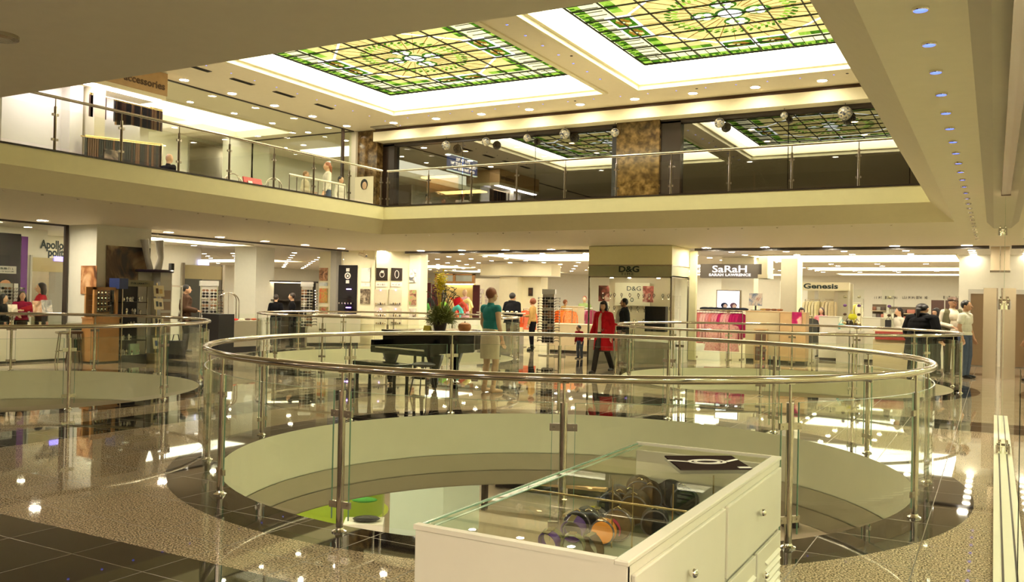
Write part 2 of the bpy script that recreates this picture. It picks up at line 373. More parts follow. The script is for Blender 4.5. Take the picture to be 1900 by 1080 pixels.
def skylight(r, label):
    cx, cy = (r[0] + r[1]) / 2, (r[2] + r[3]) / 2; H = (r[1] - r[0]) / 2
    t = thing('stained_glass_skylight', label, 'skylight', (cx, cy, 7.15))
    rnd = random.Random(3)
    g = MB(); n = 24; d = 2 * H / n
    for i in range(n):
        for j in range(n):
            x0, y0 = -H + i * d, -H + j * d; xm, ym = abs(x0 + d / 2) / H, abs(y0 + d / 2) / H; q = max(xm, ym); w = min(xm, ym)
            g.mi = 0
            if q > .955: g.mi = (2, 3)[(i + j) % 2]
            elif q > .87: g.mi = 1
            elif q > .79: g.mi = 1
            elif q > .70 and w > .36: g.mi = 2 if (i + j) % 2 else 3
            elif q > .70: g.mi = 0
            g.box(x0, x0 + d, y0, y0 + d, 0, .01)
    g.build('glass_field', SGM, t)
    gb = MB()          # green dashes of the square border and the leaf ring
    for k in range(-30, 31):
        u = k / 31 * H * .87
        for s in (-1, 1):
            for ax in (0, 1):
                gb.mi = 2 if k % 2 else 3
                a, b = (u - .035, u + .035), (s * H * .975 - .05, s * H * .975 + .05)
                if ax: a, b = b, a
                gb.box(min(a), max(a), min(b), max(b), -.010, -.002)
    for k in range(44):
        a = 2 * PI * k / 44
        for rr, mi in ((1.19, 2), (1.06, 3)):
            gb.mi = mi; gb.rbox((rr * math.cos(a + rr), rr * math.sin(a + rr), -.008), (.13, .055, .01), a + rr + .6)
    gb.build('leaf_border', SGM, t)
    for s, ax in ((1, 0), (-1, 0), (1, 1), (-1, 1)):
        m = MB(); L2 = .72; W2 = .27; c = s * H * .745
        def pt(u, v): return (u, c + v) if ax == 0 else (c + v, u)
        def bb(u0, u1, v0, v1, z0, z1):
            p, q = pt(u0, v0), pt(u1, v1); m.box(min(p[0], q[0]), max(p[0], q[0]), min(p[1], q[1]), max(p[1], q[1]), z0, z1)
        m.mi = 5; bb(-L2, L2, -W2, W2, -.014, -.004); m.mi = 2; bb(-L2 + .06, -.05, -W2 + .06, W2 - .06, -.018, -.012); bb(.05, L2 - .06, -W2 + .06, W2 - .06, -.018, -.012)
        for u in (-L2 / 2, L2 / 2):
            for k in range(7):
                a = 2 * PI * k / 7; m.mi = (4, 0, 4)[k % 3]; p = pt(u + .15 * math.cos(a), .10 * math.sin(a)); m.sph((p[0], p[1], -.02), (.085, .06, .006) if ax == 0 else (.06, .085, .006), 8, 4)
            m.mi = 1; p = pt(u, 0); m.sph((p[0], p[1], -.026), (.04, .04, .006), 8, 4)
        m.build('medallion', SGM, t)
    m = MB(); m.mi = 5        # white diagonal strips between the medallions
    for sx in (-1, 1):
        for sy in (-1, 1):
            a = Vector((sx * .74, sy * H * .65, -.008)); b = Vector((sx * H * .65, sy * .74, -.008)); c = (a + b) / 2
            m.rbox(c, ((b - a).length, .05, .008), math.atan2(b.y - a.y, b.x - a.x))
    m.mi = 4
    for k in range(32):
        a = 2 * PI * k / 32; m.rbox((1.15 * math.cos(a), 1.15 * math.sin(a), -.006), (1.5, .012 if k % 2 else .02, .006), a)
    m.build('ray_pattern', SGM, t)
    for sx, sy in ((1, 0), (-1, 0), (0, 1), (0, -1)):
        m = MB(); cxx, cyy = sx * .52, sy * .52
        m.mi = 2; m.sph((cxx, cyy, -.012), (.26, .26, .006), 12, 4)
        for k in range(6):
            a = 2 * PI * k / 6 + .3; m.mi = 5 if k % 2 else 1; m.sph((cxx + .13 * math.cos(a), cyy + .13 * math.sin(a), -.02), (.085, .085, .006), 8, 4)
        m.mi = 3; m.sph((cxx, cyy, -.027), (.05, .05, .006), 8, 4)
        m.build('rosette', SGM, t)
    m = MB(); m.mi = 6; m.sph((0, 0, -.014), (.29, .29, .008), 20, 4); m.mi = 5; m.sph((0, 0, -.026), (.23, .23, .010), 20, 4); m.build('centre_disc', SGM, t)
    lg = MB()
    for k in range(-4, 5):
        u = k / 4 * (H - .005)
        lg.box(u - .009, u + .009, -H, H, -.05, -.022); lg.box(-H, H, u - .009, u + .009, -.05, -.022)
    for k in range(-12, 13):
        u = k / 12 * H
        for s in (-1, 1):
            lg.box(u - .004, u + .004, min(s * H * .79, s * H), max(s * H * .79, s * H), -.014, 0); lg.box(min(s * H * .79, s * H), max(s * H * .79, s * H), u - .004, u + .004, -.014, 0)
    lg.build('lead_grid', lead, t)
    loft_rects([(-H, H, -H, H, -.03), (-H - .04, H + .04, -H - .04, H + .04, -.03), (-H - .04, H + .04, -H - .04, H + .04, .05)]).build('frame', dark, t)
skylight(SKY[0], 'green and amber stained glass skylight lit from behind, left of the two')
skylight(SKY[1], 'green and amber stained glass skylight lit from behind, right of the two')
# ------------------------------------------------------------ lamps in the ceilings
def make_dl(name, r, lens, label, cat, steelm, group):
    t = thing(name, label, cat, (0, 0, 0), 0, group)
    MB().lathe([(r * 1.25, 0), (r * 1.22, -.012), (r * 1.02, -.016), (r, -.004), (r, 0)], 20).build('trim_ring', steelm, t, True)
    MB().lathe([(r, -.006), (r * .6, -.009), (.001, -.010)], 16).build('lens', lens, t)
    return t
whr = mat('lamp_ring_white', (.85, .83, .80), .3)
DL = make_dl('downlight', .108, dlg, 'round white downlight', 'downlight', whr, 'downlights')
BL = make_dl('blue_spotlight', .020, blg, 'small blue spotlight', 'spotlight', chrome, 'blue spotlights')
used = {}
NL = make_dl('near_downlight', .108, nlg, 'round white downlight', 'downlight', whr, 'downlights')
LL = make_dl('soffit_downlight', .108, llg, 'round white downlight', 'downlight', whr, 'downlights')
DD = make_dl('shop_spotlight', .09, slg, 'round white downlight', 'downlight', whr, 'downlights')
def put(proto, x, y, z, label, group, sc=1.):
    if not used.get(proto.name): used[proto.name] = 1; o = proto; o.location = (x, y, z); o['label'] = label; o['group'] = group
    else: o = dup(proto, (x, y, z), None, label, group)
    o.scale = (sc, sc, 1); return o
for k in range(9): put(DL, -16.05 + k * 1.555, 21.3, UC, 'white downlight in the upper ceiling just in front of the long white valance', 'upper downlights along the valance')
for k in range(-1, 5): put(DL, -17.72, 14.9 + k * 1.555, UC, 'white downlight in the upper left ceiling beside the dark track line', 'upper downlights beside the dark track')
for x, y in ((-19.6, 16.7), (-19.6, 18.3), (-19.6, 19.85), (-19.6, 21.45), (-20.95, 21.9), (-21.4, 23.2), (-19.4, 23.1), (-21.3, 24.8), (-19.3, 24.8), (-23.1, 15.3), (-23.1, 17.2), (-23.1, 19.1)):
    put(DD, x, y, UC, 'white downlight inside the upper left shop around its ceiling recess', 'upper left shop downlights')
for k in range(12): put(BL, -16.1, 13.4 + k * .755, UC, 'tiny blue light beside the air vents of the upper ceiling', 'blue lights beside the vents', 1.)
for k in range(9): put(BL, -8.28, 13.0 + k * .755, UC, 'tiny blue light on the ceiling rib between the two skylights', 'blue lights between the skylights', 1.3)
for k in range(18): put(BL, -15.2 + k * .745, 20.85, UC, 'tiny blue light between the far skylight edges and the valance downlights', 'blue lights along the far edge', 1.)
for k in range(27): put(BL, -.33, 3.95 + k * .628, 3.0, 'small blue light in the right-hand soffit row running away from the camera', 'blue lights in the right soffit', 1.6)
for k in range(17): put(BL, -12.0 + k * .65, 16.5, 3.0, 'tiny blue light on the soffit edge below the far gallery', 'blue lights under the far gallery', .8)
for k in range(15): put(BL, -12.66, 6.3 + k * .59, 3.0, 'tiny blue light on the soffit edge below the left gallery', 'blue lights under the left gallery', .9)
for k in range(12): put(LL, -16.95 + k * 1.49, 22.05, 3.0, 'white downlight in the soffit row in front of the far shops', 'soffit downlights before the far shops')
for k in range(8): put(LL, -17.35, 9.5 + k * 1.58, 3.0, 'white downlight in the soffit row in front of the left shops', 'soffit downlights before the left shops')
tag(MB().lathe([(.10, 0), (.10, -.02), (.07, -.03), (.001, -.03)], 20, (-4.97, 2.89, 3.0)).build('ceiling_speaker', steeld), 'round metal fitting in the near soffit, cut by the left edge', 'ceiling fitting')
for i, y in enumerate((14.26, 15.65, 17.11, 18.7)):
    t = thing('air_vent', 'dark slotted air vent in the upper left ceiling', 'vent', (-16.5, y, UC), 0, 'slotted air vents in the upper ceiling')
    MB().box(-.07, .07, -.36, .36, -.012, 0).build('vent_frame', dark, t)
    m = MB(); [m.box(-.055 + j * .03, -.045 + j * .03, -.33, .33, -.02, -.012) for j in range(4)]; m.build('louvre', blackm, t)
for x, y in ((-13.2, 20.9), (-10.0, 20.9), (-6.7, 20.9), (-3.2, 20.9), (-8.28, 14.0), (-8.28, 17.0)):
    tag(MB().lathe([(.035, 0), (.03, -.03), (.001, -.035)], 12, (x + .2, y, UC + .02)).build('sprinkler', dark), 'tiny dark sprinkler head in the upper ceiling', 'sprinkler', 'sprinklers in the upper ceiling')
# ceiling track lines of the sliding glass
struct('trim_20', MB().box(XL - .03, XL + .03, 3, 21.9, UC - .03, UC - .002), dark)
struct('trim_21', MB().box(-23, XL, 21.84, 21.9, UC - .03, UC - .002), dark)
tag(MB().box(-17.1, -16.3, 21.5, 21.8, UC - .04, UC + .01).build('access_hatch', greyp), 'dark framed access hatch in the upper ceiling corner', 'hatch')
# ------------------------------------------------------------ upper facade, far side
struct('trim_22', MB().box(-17.25, 2, 21.85, 22.3, 6.45, 6.74), paint)
struct('trim_23', MB().box(-17.25, 2, 21.95, 22.3, 6.74, UC), darkw)  # shade of the gap above the valance put in as a dark strip
struct('trim_24', MB().box(-17.4, 2, 22.3, 22.5, 6.35, UC), dark)
def column(x0, x1, y0, y1, z0, z1, m, label, cat='column', cap=None):
    t = thing('column', label, cat, ((x0 + x1) / 2, (y0 + y1) / 2, z0)); a, b = (x1 - x0) / 2, (y1 - y0) / 2
    MB().box(-a, a, -b, b, 0, z1 - z0).build('shaft', m, t)
    MB().box(-a - .015, a + .015, -b - .015, b + .015, 0, .12).build('plinth', cap or m, t)
    return t
column(-9.13, -7.9, 22.2, 22.9, 3.52, 6.45, marblem, 'brown marble column between the two dark shop windows upstairs')
column(-18.0, -17.2, 22.0, 22.7, 3.52, 6.84, marblem, 'brown marble pier in the upper left corner beside the white pilaster')
struct('window_1', MB().box(-17.2, -16.75, 22.3, 22.6, 3.52, 6.4), mat('espresso', (.02, .010, .006), .25))
struct('window_2', MB().box(-7.9, -7.35, 22.3, 22.6, 3.52, 6.4), mat('espresso', (.02, .010, .006), .25))
struct('window_3', MB().box(-9.3, -9.13, 22.3, 22.6, 3.52, 6.4), blackm)
struct('baseboard_back', MB().box(-16.75, 2, 22.3, 22.6, 3.52, 3.78), mat('brown_sill', (.13, .065, .025), .2))
for i, (a, b) in enumerate(((-16.75, -14.27), (-14.25, -11.77), (-11.75, -9.3), (-7.35, -4.6), (-4.58, -1.8), (-1.78, 2))):
    struct('window_%d' % (4 + i), MB().box(a, b, 22.44, 22.46, 3.78, 6.38), gdark)
# dark shop behind the far upper glass
dsw = mat('dark_shop_wall', (.05, .035, .022), .6)
struct('wall_back', MB().box(-17.6, 2, 31, 31.1, 3.5, 6.9), dsw); struct('wall_left', MB().box(-17.7, -17.6, 22.6, 31, 3.5, 6.9), dsw); struct('wall_right', MB().box(2, 2.1, 22.6, 31, 3.5, 6.9), dsw)
struct('ceiling', MB().box(-17.6, 2, 22.6, 31, 6.6, 6.65), mat('dark_shop_ceiling', (.05, .038, .03), .5))
for i, (x, y) in enumerate([(x, y) for y in (23.4, 25.2, 27.2) for x in (-15.9, -13.9, -11.9, -9.9, -6.2, -3.4)]):
    if i % 7 == 5: continue
    put(DD, x, y, 6.6, 'white downlight inside the dark shop behind the upper glass', 'dark shop downlights')
pic_globe = picture('mirror_globe', [(.03, .04, .08), (.55, .5, .35), (.12, .16, .22), (.7, .65, .5)], 9, 2, .5, .12)  # mirrored surroundings painted on the balls as blotches of colour
glb = None
for i, (px, py, r) in enumerate([(828, 270, .14), (902, 263, .13), (978, 256, .11), (1048, 248, .15), (1141, 246, .12), (1335, 228, .13), (1455, 214, .09), (1568, 210, .17)]):
    p = W(px, py, Y=22.12); z = p.z
    lab = ['round hanging ornament nearest the blue lit sign', 'round hanging ornament left of the first pane joint', 'small round hanging ornament in mid window', 'large round hanging ornament before the dark reflected ceiling',
           'round hanging ornament beside the marble column', 'dark round hanging ornament just right of the marble column', 'smallest hanging ornament in the right upper window', 'largest hanging ornament in the right upper window'][i]
    t = thing('hanging_globe', lab, 'ornament', (p.x, 22.12, z), 0, 'hanging globes before the upper glass')
    MB().sph((0, 0, 0), r, 18, 12).build('ball', pic_globe, t, True); MB().cyl(0, 0, r - .01, max(r + .02, 6.46 - z), .006, seg=6).build('cord', blackm, t)
# lit blue sign in the dark shop
def late_sign():
    a = W(831, 287, X=-15.2); b2 = W(884, 302, X=-15.2); L_ = abs(b2.y - a.y); c = (a + b2) / 2
    t = thing('lit_sign', 'blue lit sign with rows of white lettering in the dark upstairs shop', 'sign', (c.x, c.y, c.z - .22), PI / 2)
    MB().box(-L_ / 2, L_ / 2, -.04, .04, -.24, .24).build('sign_box', mat('sign_blue', (.01, .04, .18), .3, emit=(.02, .10, .5), es=.8), t)
    m = MB(); m.box(-L_ / 2, L_ / 2, -.045, .045, .24, .265); m.box(-L_ / 2, L_ / 2, -.045, .045, -.265, -.24); m.build('sign_frame', glow('sign_edge', (.5, .8, 1), 2.), t)
    for j in range(3): scribble(L_ * (.5, .86, .8)[j], .10, 11 + j, glow('sign_letters', (.75, .9, 1), 3.), t, (0, -.045, .14 - j * .14), name='lettering')
# furniture of the dark shop: counters, arch, shelves, mirror
def simple(name, label, cat, parts, loc=(0, 0, 0), rz=0., group=None):
    t = thing(name, label, cat, loc, rz, group)
    for nm, mb, m, *k in parts: mb.build(nm, m, t, *k)
    return t
p = W(856, 345, Y=24.2)
simple('display_cabinet', 'lit glass cabinet glowing in the dark upstairs shop', 'cabinet', [('body', MB().box(-.9, .9, -.3, .3, 0, .8), wood), ('glass_top', MB().box(-.9, .9, -.3, .3, .8, 1.5), gcase), ('lamp_strip', MB().box(-.85, .85, -.25, .25, 1.5, 1.54), glow('warm_strip', (1, .8, .45), 4))], (p.x, 24.2, 3.52))
p = W(797, 345, Y=25.2)
simple('shelf_unit', 'lit tan shelf unit standing behind the glowing cabinet upstairs', 'shelf', [('back', MB().box(-.8, .8, .15, .2, 0, 2.2), wood), ('shelf', MB().box(-.8, .8, -.2, .15, .9, .94), beige), ('shelf', MB().box(-.8, .8, -.2, .15, 1.5, 1.54), beige), ('lamp_strip', MB().box(-.8, .8, -.2, .1, 2.2, 2.25), glow('warm_strip', (1, .8, .45), 4)), ('side', MB().box(-.84, -.8, -.2, .2, 0, 2.25), wood)], (p.x + .3, 25.2, 3.52))
p = W(985, 345, Y=26)
m = MB(); pts = [(-1.0 + .1 * k, 0, 1.0 + .42 * math.sin(PI * k / 20)) for k in range(21)]; m.tube(pts, .035, 6); pts2 = [(x, y, 1.0 + .6 * (z - 1.0)) for x, y, z in pts]; m.tube(pts2, .025, 6)
for k in range(2, 19, 2): m.tube([pts[k], pts2[k]], .015, 5)
simple('arched_counter', 'counter with a pale arched lattice canopy in the dark upstairs shop', 'counter', [('body', MB().box(-1.0, 1.0, -.3, .3, 0, .85), darkw), ('canopy', m, paint), ('post', MB().box(-1.03, -.97, -.03, .03, .85, 1.02), paint), ('post', MB().box(.97, 1.03, -.03, .03, .85, 1.02), paint), ('lamp_strip', MB().box(-.7, .7, -.32, -.28, .83, .86), glow('warm_strip', (1, .8, .45), 4))], (p.x, 26, 3.52))
p = W(1070, 350, Y=25); simple('sofa', 'low dark sofa behind the upper railing in the dark shop', 'sofa', [('seat', MB().box(-.8, .8, -.35, .35, .0, .42), dark), ('backrest', MB().box(-.8, .8, .25, .4, .42, .8), dark), ('armrest', MB().box(-.95, -.8, -.35, .4, .0, .6), dark), ('armrest', MB().box(.8, .95, -.35, .4, .0, .6), dark)], (p.x, 25, 3.52))
# palms of the upper gallery
def palm(loc, h, label, n=18, rr=.75, pot=True, seed=1):
    t = thing('potted_palm', label, 'plant', loc); rn = random.Random(seed)
    MB().lathe([(.14, 0), (.2, .3), (.21, .32), (.18, .32), (.17, .28)], 16).build('pot', darkw, t, True)
    MB().tube([(0, 0, .28), (.02, 0, h * .3), (0, .02, h * .55)], [.035, .03, .02], 7).build('trunk', wood, t, True)
    m = MB()
    for k in range(n):
        a = 2 * PI * k / n + rn.random() * .4; el = rn.uniform(.5, 1.3); L_ = rr * rn.uniform(.75, 1.1); pts = []
        for i in range(7):
            q = i / 6; pts.append(Vector((math.cos(a) * L_ * q * math.cos(el * (1 - q * .8)), math.sin(a) * L_ * q * math.cos(el * (1 - q * .8)), h * .55 + L_ * (math.sin(el) * q - .75 * q * q))))
        m.tube(pts, .006, 4)
        for i in range(1, 7):
            for s in (-1, 1):
                d = (pts[i] - pts[i - 1]).normalized(); sd = d.cross(Vector((0, 0, 1))).normalized() * s; b = pts[i]; L3 = .2 * (1 - i / 9)
                m.add([b, b + sd * L3 * .5 + d * .05 + Vector((0, 0, .012)), b + sd * L3 + d * .09 - Vector((0, 0, .05)), b + sd * L3 * .5 + d * .09], [(0, 1, 2, 3)])
    m.build('fronds', mat('palm_green', (.05, .12, .02), .5), t, fix=False)
palm(W(1400, 300, Y=23.6).xy[:] + (3.52,), 2.9, 'tall dark potted palm behind the right upper window', 22, 1.0)
palm(W(790, 300, Y=23.4).xy[:] + (3.52,), 2.3, 'potted palm behind the left upper window beside the blue sign', 16, .7, seed=5)
# ------------------------------------------------------------ gallery railing
def railing(name, label, p0, d, n, step, extra=0.):
    t = thing(name, label, 'railing', (p0[0], p0[1], 3.62), math.atan2(d[1], d[0])); L_ = n * step + extra
    MB().tube([(-.02, 0, .80), (L_, 0, .80)], .024, 12).build('handrail', steel, t, True)
    pm = MB(); pm.cyl(0, 0, 0, .66, .021, seg=12); pm.cyl(0, 0, .66, .80, .008, seg=8); post = pm.build('post', steel, t, True)
    [MB().box(-.05, .05, -.014, .014, z, z + .035).build('clamp', steeld, post) for z in (.15, .52)]
    for k in range(1, n + 1): dup(post, (k * step, 0, 0), parent=t)
    gp = MB().box(.045, step - .045, -.005, .005, .06, .64).build('glass_panel', gclear, t)
    for k in range(1, n): dup(gp, (k * step, 0, 0), parent=t)
    return t
railing('gallery_railing', 'steel and glass railing along the left upper gallery', (-12.26, 15.86), (0, -1), 10, 1.125)
railing('gallery_railing', 'steel and glass railing along the far upper gallery in front of the dark windows', (-12.16, 15.98), (1, 0), 9, 1.12, 1.0)
railing('gallery_railing', 'steel and glass railing of the right upper gallery, only its end showing', (-.89, 15.9), (0, -1), 3, 1.12)
# pilaster and walls in the upper left
column(-18.25, -17.98, 21.9, 22.25, 3.52, 6.84, white, 'white pilaster beside the upper left glass partition')
struct('wall_left', MB().box(-24.1, -24.0, 3, 30, 3.5, 6.9), whitew)
struct('wall_left', MB().box(-24, XL, 30, 30.1, 3.5, 6.9), whitew)
struct('ceiling', MB().box(-24, -17.5, FAC + .02, 30, UC, UC + .05), soffp)
struct('window_10', MB().box(XL - .01, XL + .01, 14.2, 21.8, 3.52, UC - .03), gclear)
struct('window_11', MB().box(-23, XL - .05, 21.86, 21.88, 3.52, UC - .03), gclear)
struct('window_12', MB().box(XL - .04, XL + .04, 21.36, 21.44, 3.52, UC - .03), dark)
struct('window_13', MB().box(-22.6, -22.5, 21.83, 21.91, 3.52, UC - .03), dark)

# the hall goes on behind and beside the camera: walls, and unseen lamps added for fill
struct('wall_front', MB().box(-26, 4, -4.1, -4, 0, UC), mat('far_wall', (.16, .12, .08), .6))
struct('wall_right', MB().box(4, 4.1, -4, 46, 0, UC), mat('side_wall', (.80, .74, .58), .6))
for x in range(-15, 3, 2):
    for y in (-.9, -2.6): put(NL, x + .5, y, 3.0, 'white downlight in the near soffit above and behind the camera', 'near soffit downlights')  # out of view, added to fill the near soffit and cabinet
for x in range(-14, -1, 3): put(DL, x, -.5, UC, 'white downlight in the upper ceiling above the camera', 'near upper downlights')

for y in range(-2, 22, 2):
    for x in (1.2, 2.8): put(LL, x, y, 2.99 , 'white downlight in the shop behind the side glass, out of the picture', 'side shop downlights')  # unseen lamps added to brighten the flank of the cabinet

for x, y in ((-22.5, 23.4), (-20.5, 26.2), (-18.8, 26.4), (-22.6, 27.5), (-19.0, 28.6)): put(DL, x, y, UC, 'white downlight deep inside the upper left department behind the glass', 'deep upper left downlights')  # added to brighten the dim wall behind the glass partition
tag(MB().box(-22.3, -19.9, 24.0, 25.6, UC - .03, UC - .01).build('ceiling_light_panel', covel), 'glowing ceiling panel deep behind the upper left glass partition', 'ceiling light')  # lit cove built as a sheet that glows by itself
# ============================================================ ROUND RAILINGS
def scribble(w, h, seed, m, parent, loc, rot=(PI / 2, 0, 0), name='small_print', n=None, t=.004):
    """print too small to read in the photograph: a row of broken strokes"""
    rn = random.Random(seed); mb = MB(); x = -w / 2
    while x < w / 2 - h * .3:
        cw = h * rn.uniform(.35, .7)
        if rn.random() > .12:
            mb.box(x, x + cw * .28, -h / 2, h / 2 * rn.uniform(.5, 1), 0, t)
            if rn.random() > .4: mb.box(x, x + cw * .8, -h / 2 if rn.random() > .5 else h * .3, -h * .3 if rn.random() > .5 else h / 2, 0, t)
        x += cw * 1.15
    o = mb.build(name, m, parent); o.location = loc; o.rotation_euler = rot; return o
def ring(c, label, rot=-12.5):
    t = thing('round_railing', label, 'railing', (c[0], c[1], 0), 0, 'round floor openings')
    n = 14; st = 2 * PI / n; a0 = math.radians(rot)
    MB().tube([(RR * math.cos(2 * PI * k / 112), RR * math.sin(2 * PI * k / 112), 1.08) for k in range(112)], .027, 12, closed=True).build('handrail', steel, t, True)
    for k in range(n):
        a = a0 + k * st; p = (RR * math.cos(a), RR * math.sin(a), 0)
        po = MB().cyl(0, 0, .012, .93, .024, seg=16).build('post', steel, t, True, loc=p, rz=a)
        pin = MB().cyl(0, 0, .93, 1.06, .009, seg=10); pin.box(-.01, .01, -.03, .03, 1.05, 1.057); pin.build('rail_pin', steel, po, True)
        MB().lathe([(.05, 0), (.05, .008), (.03, .018), (.026, .03)], 20).build('base_plate', chrome, po, True)
        for z in (.18, .78):
            cl = MB()
            for s in (-1, 1): cl.box(-.011, .011, min(s * .02, s * .085), max(s * .02, s * .085), z - .022, z + .022); cl.cyl(.011, s * .06, z - .004, z + .004, .006, seg=6)
            cl.build('glass_clamp', steeld, po)
        g = MB(); g.arc(0, 0, RR - .005, RR + .005, .08, .93, a + .021, a + st - .021, 8)
        gp = g.build('glass_panel', gclear, t)
        e = MB(); e.arc(0, 0, RR - .0055, RR + .0055, .08, .93, a + .0205, a + .0215, 1); e.arc(0, 0, RR - .0055, RR + .0055, .08, .93, a + st - .0215, a + st - .0205, 1); e.arc(0, 0, RR - .005, RR + .005, .929, .931, a + .021, a + st - .021, 8)
        e.build('glass_edge', gedge, gp)
    return t
ring(RINGS[0], 'large round steel and glass railing nearest the camera, around the floor opening')
ring(RINGS[1], 'round steel and glass railing at the left, cut by the left edge of the picture')
ring(RINGS[2], 'round steel and glass railing at the back right, in front of the clothes shops', -6)
ring(RINGS[3], 'round steel and glass railing at the back left, behind the black piano', -3)
# ============================================================ GLASS TOPPED CABINET IN THE FOREGROUND
CX0, CX1, CY0, CY1, CT = -1.45, -.80, 2.07, 3.86, .90
cb = thing('display_cabinet', 'white glass-topped display cabinet full of bangles and purses in the foreground', 'cabinet', (CX0, CY0, 0))
w, l = CX1 - CX0, CY1 - CY0
m = MB(); m.box(.012, w - .012, .012, l - .012, .06, .62); m.box(0, w, 0, .022, .06, CT - .008); m.box(0, w, l - .02, l, .06, CT - .03); m.box(w - .022, w, 0, l, .6, CT - .008)
m.build('body', white, cb, bevel=.003)
MB().box(.03, w - .03, .03, l - .03, 0, .06).build('plinth', blackm, cb)
m = MB(); m.box(-.004, w - .034, -.004, .022, CT - .008, CT + .006); m.box(-.004, w - .034, l - .012, l + .004, CT - .006, CT + .006); m.build('rim', white, cb)
MB().box(w - .034, w + .006, -.004, l + .004, CT - .008, CT + .006).build('rim', white, cb, bevel=.003)
MB().box(.002, w - .024, .022, l - .022, .62, .63).build('tray', mat('tray_cloth', (.34, .37, .30), .7), cb)
MB().box(.0, w - .034, .02, l - .012, CT - .008, CT - .001).build('glass_top', gcase, cb)
MB().box(-.002, .005, .02, l - .012, .62, CT - .008).build('glass_side', gcase, cb)
m = MB(); m.box(-.004, .006, .02, l - .012, CT - .004, CT + .001); m.box(.016, .03, .02, l - .012, CT - .009, CT - .007); m.box(w - .042, w - .034, .02, l - .012, CT - .01, CT - .0005); m.build('glass_rim_edge', gedge, cb)
for y in (.66, 1.25): MB().box(.01, w - .03, y, y + .005, .63, CT - .012).build('glass_divider', gcase, cb)
for x, y in ((.30, .95), (.42, 1.05), (.20, 1.0), (.50, 1.3)): MB().cyl(x, y, .63, CT - .012, .003, seg=6).build('support_rod', brass, cb)
m = MB(); m.box(.0, w - .05, .655, .662, CT - .013, CT - .008); m.build('divider_rail', brass, cb)
for i in range(2):          # drawers on the right flank
    y0 = .03 + i * .88; d = thing('drawer', None, None); d.parent = cb
    bpy.data.objects.remove(d)
    d = MB().box(w, w + .014, y0, y0 + .85, .615, .865).build('drawer', white, cb, bevel=.004)
    MB().sph((w + .032, y0 + .43, .76), .015, 12, 8).cyl(0, 0, 0, .001, .001).build('knob', chrome, d, True)
for i in range(4):
    y0 = .03 + i * .44; d = MB().box(w, w + .014, y0, y0 + .415, .08, .595).build('door', white, cb, bevel=.003)
    m = MB()
    for k in range(13): m.rbox((w + .018, y0 + .25, .13 + k * .033), (.016, .25, .006), Matrix.Rotation(.6, 3, 'Y'))
    m.build('louvre', white, d)
    MB().sph((w + .032, y0 + .06, .5), .014, 12, 8).build('knob', chrome, d, True)
    MB().box(w + .014, w + .02, y0 + .40, y0 + .413, .3, .38).build('hinge', darkw, d)
# catalogue lying on the glass
P0 = [W(*q, Z=CT + .003) for q in ((1233, 848), (1357, 848), (1396, 872), (1263, 873))]
o = thing('catalogue', 'dark brown catalogue with a pale watch picture lying on the glass top', 'catalogue', P0[0])
m = MB(); q = [p - P0[0] for p in P0]; m.add([tuple(v) for v in q] + [(v.x, v.y, v.z + .006) for v in q], [(0, 1, 2, 3), (7, 6, 5, 4), (0, 4, 5, 1), (1, 5, 6, 2), (2, 6, 7, 3), (3, 7, 4, 0)]); m.build('cover', mat('catalogue_brown', (.045, .030, .028), .8, spec=0.), o)
cc = sum(q, Vector()) / 4; m = MB()
u = (q[1] - q[0]).normalized(); v = (q[3] - q[0]).normalized()
m.tube([cc + u * .075 * math.cos(a) + v * .045 * math.sin(a) + Vector((0, 0, .007)) for a in [2 * PI * k / 24 for k in range(24)]], .008, 6, closed=True, flat=.2)
m.tube([cc + u * .05 * math.cos(a) + v * .03 * math.sin(a) + Vector((0, 0, .007)) for a in [2 * PI * k / 24 for k in range(24)]], .007, 6, closed=True, flat=.2)
m.tube([cc + u * -.16 - v * .03 + Vector((0, 0, .007)), cc - u * .08 + Vector((0, 0, .007))], .010, 6, flat=.2); m.tube([cc + u * .08 + Vector((0, 0, .007)), cc + u * .14 - v * .05 + Vector((0, 0, .007))], .010, 6, flat=.2)
m.build('watch_picture', mat('print_pale', (.72, .66, .62), .3), o)
s = q[2] * .86 + q[3] * .10 + q[1] * .04; MB().rbox((s.x, s.y, .008), (.05, .022, .002), math.atan2(u.y, u.x)).build('price_label', mat('label_white', (.85, .82, .75), .4), o)
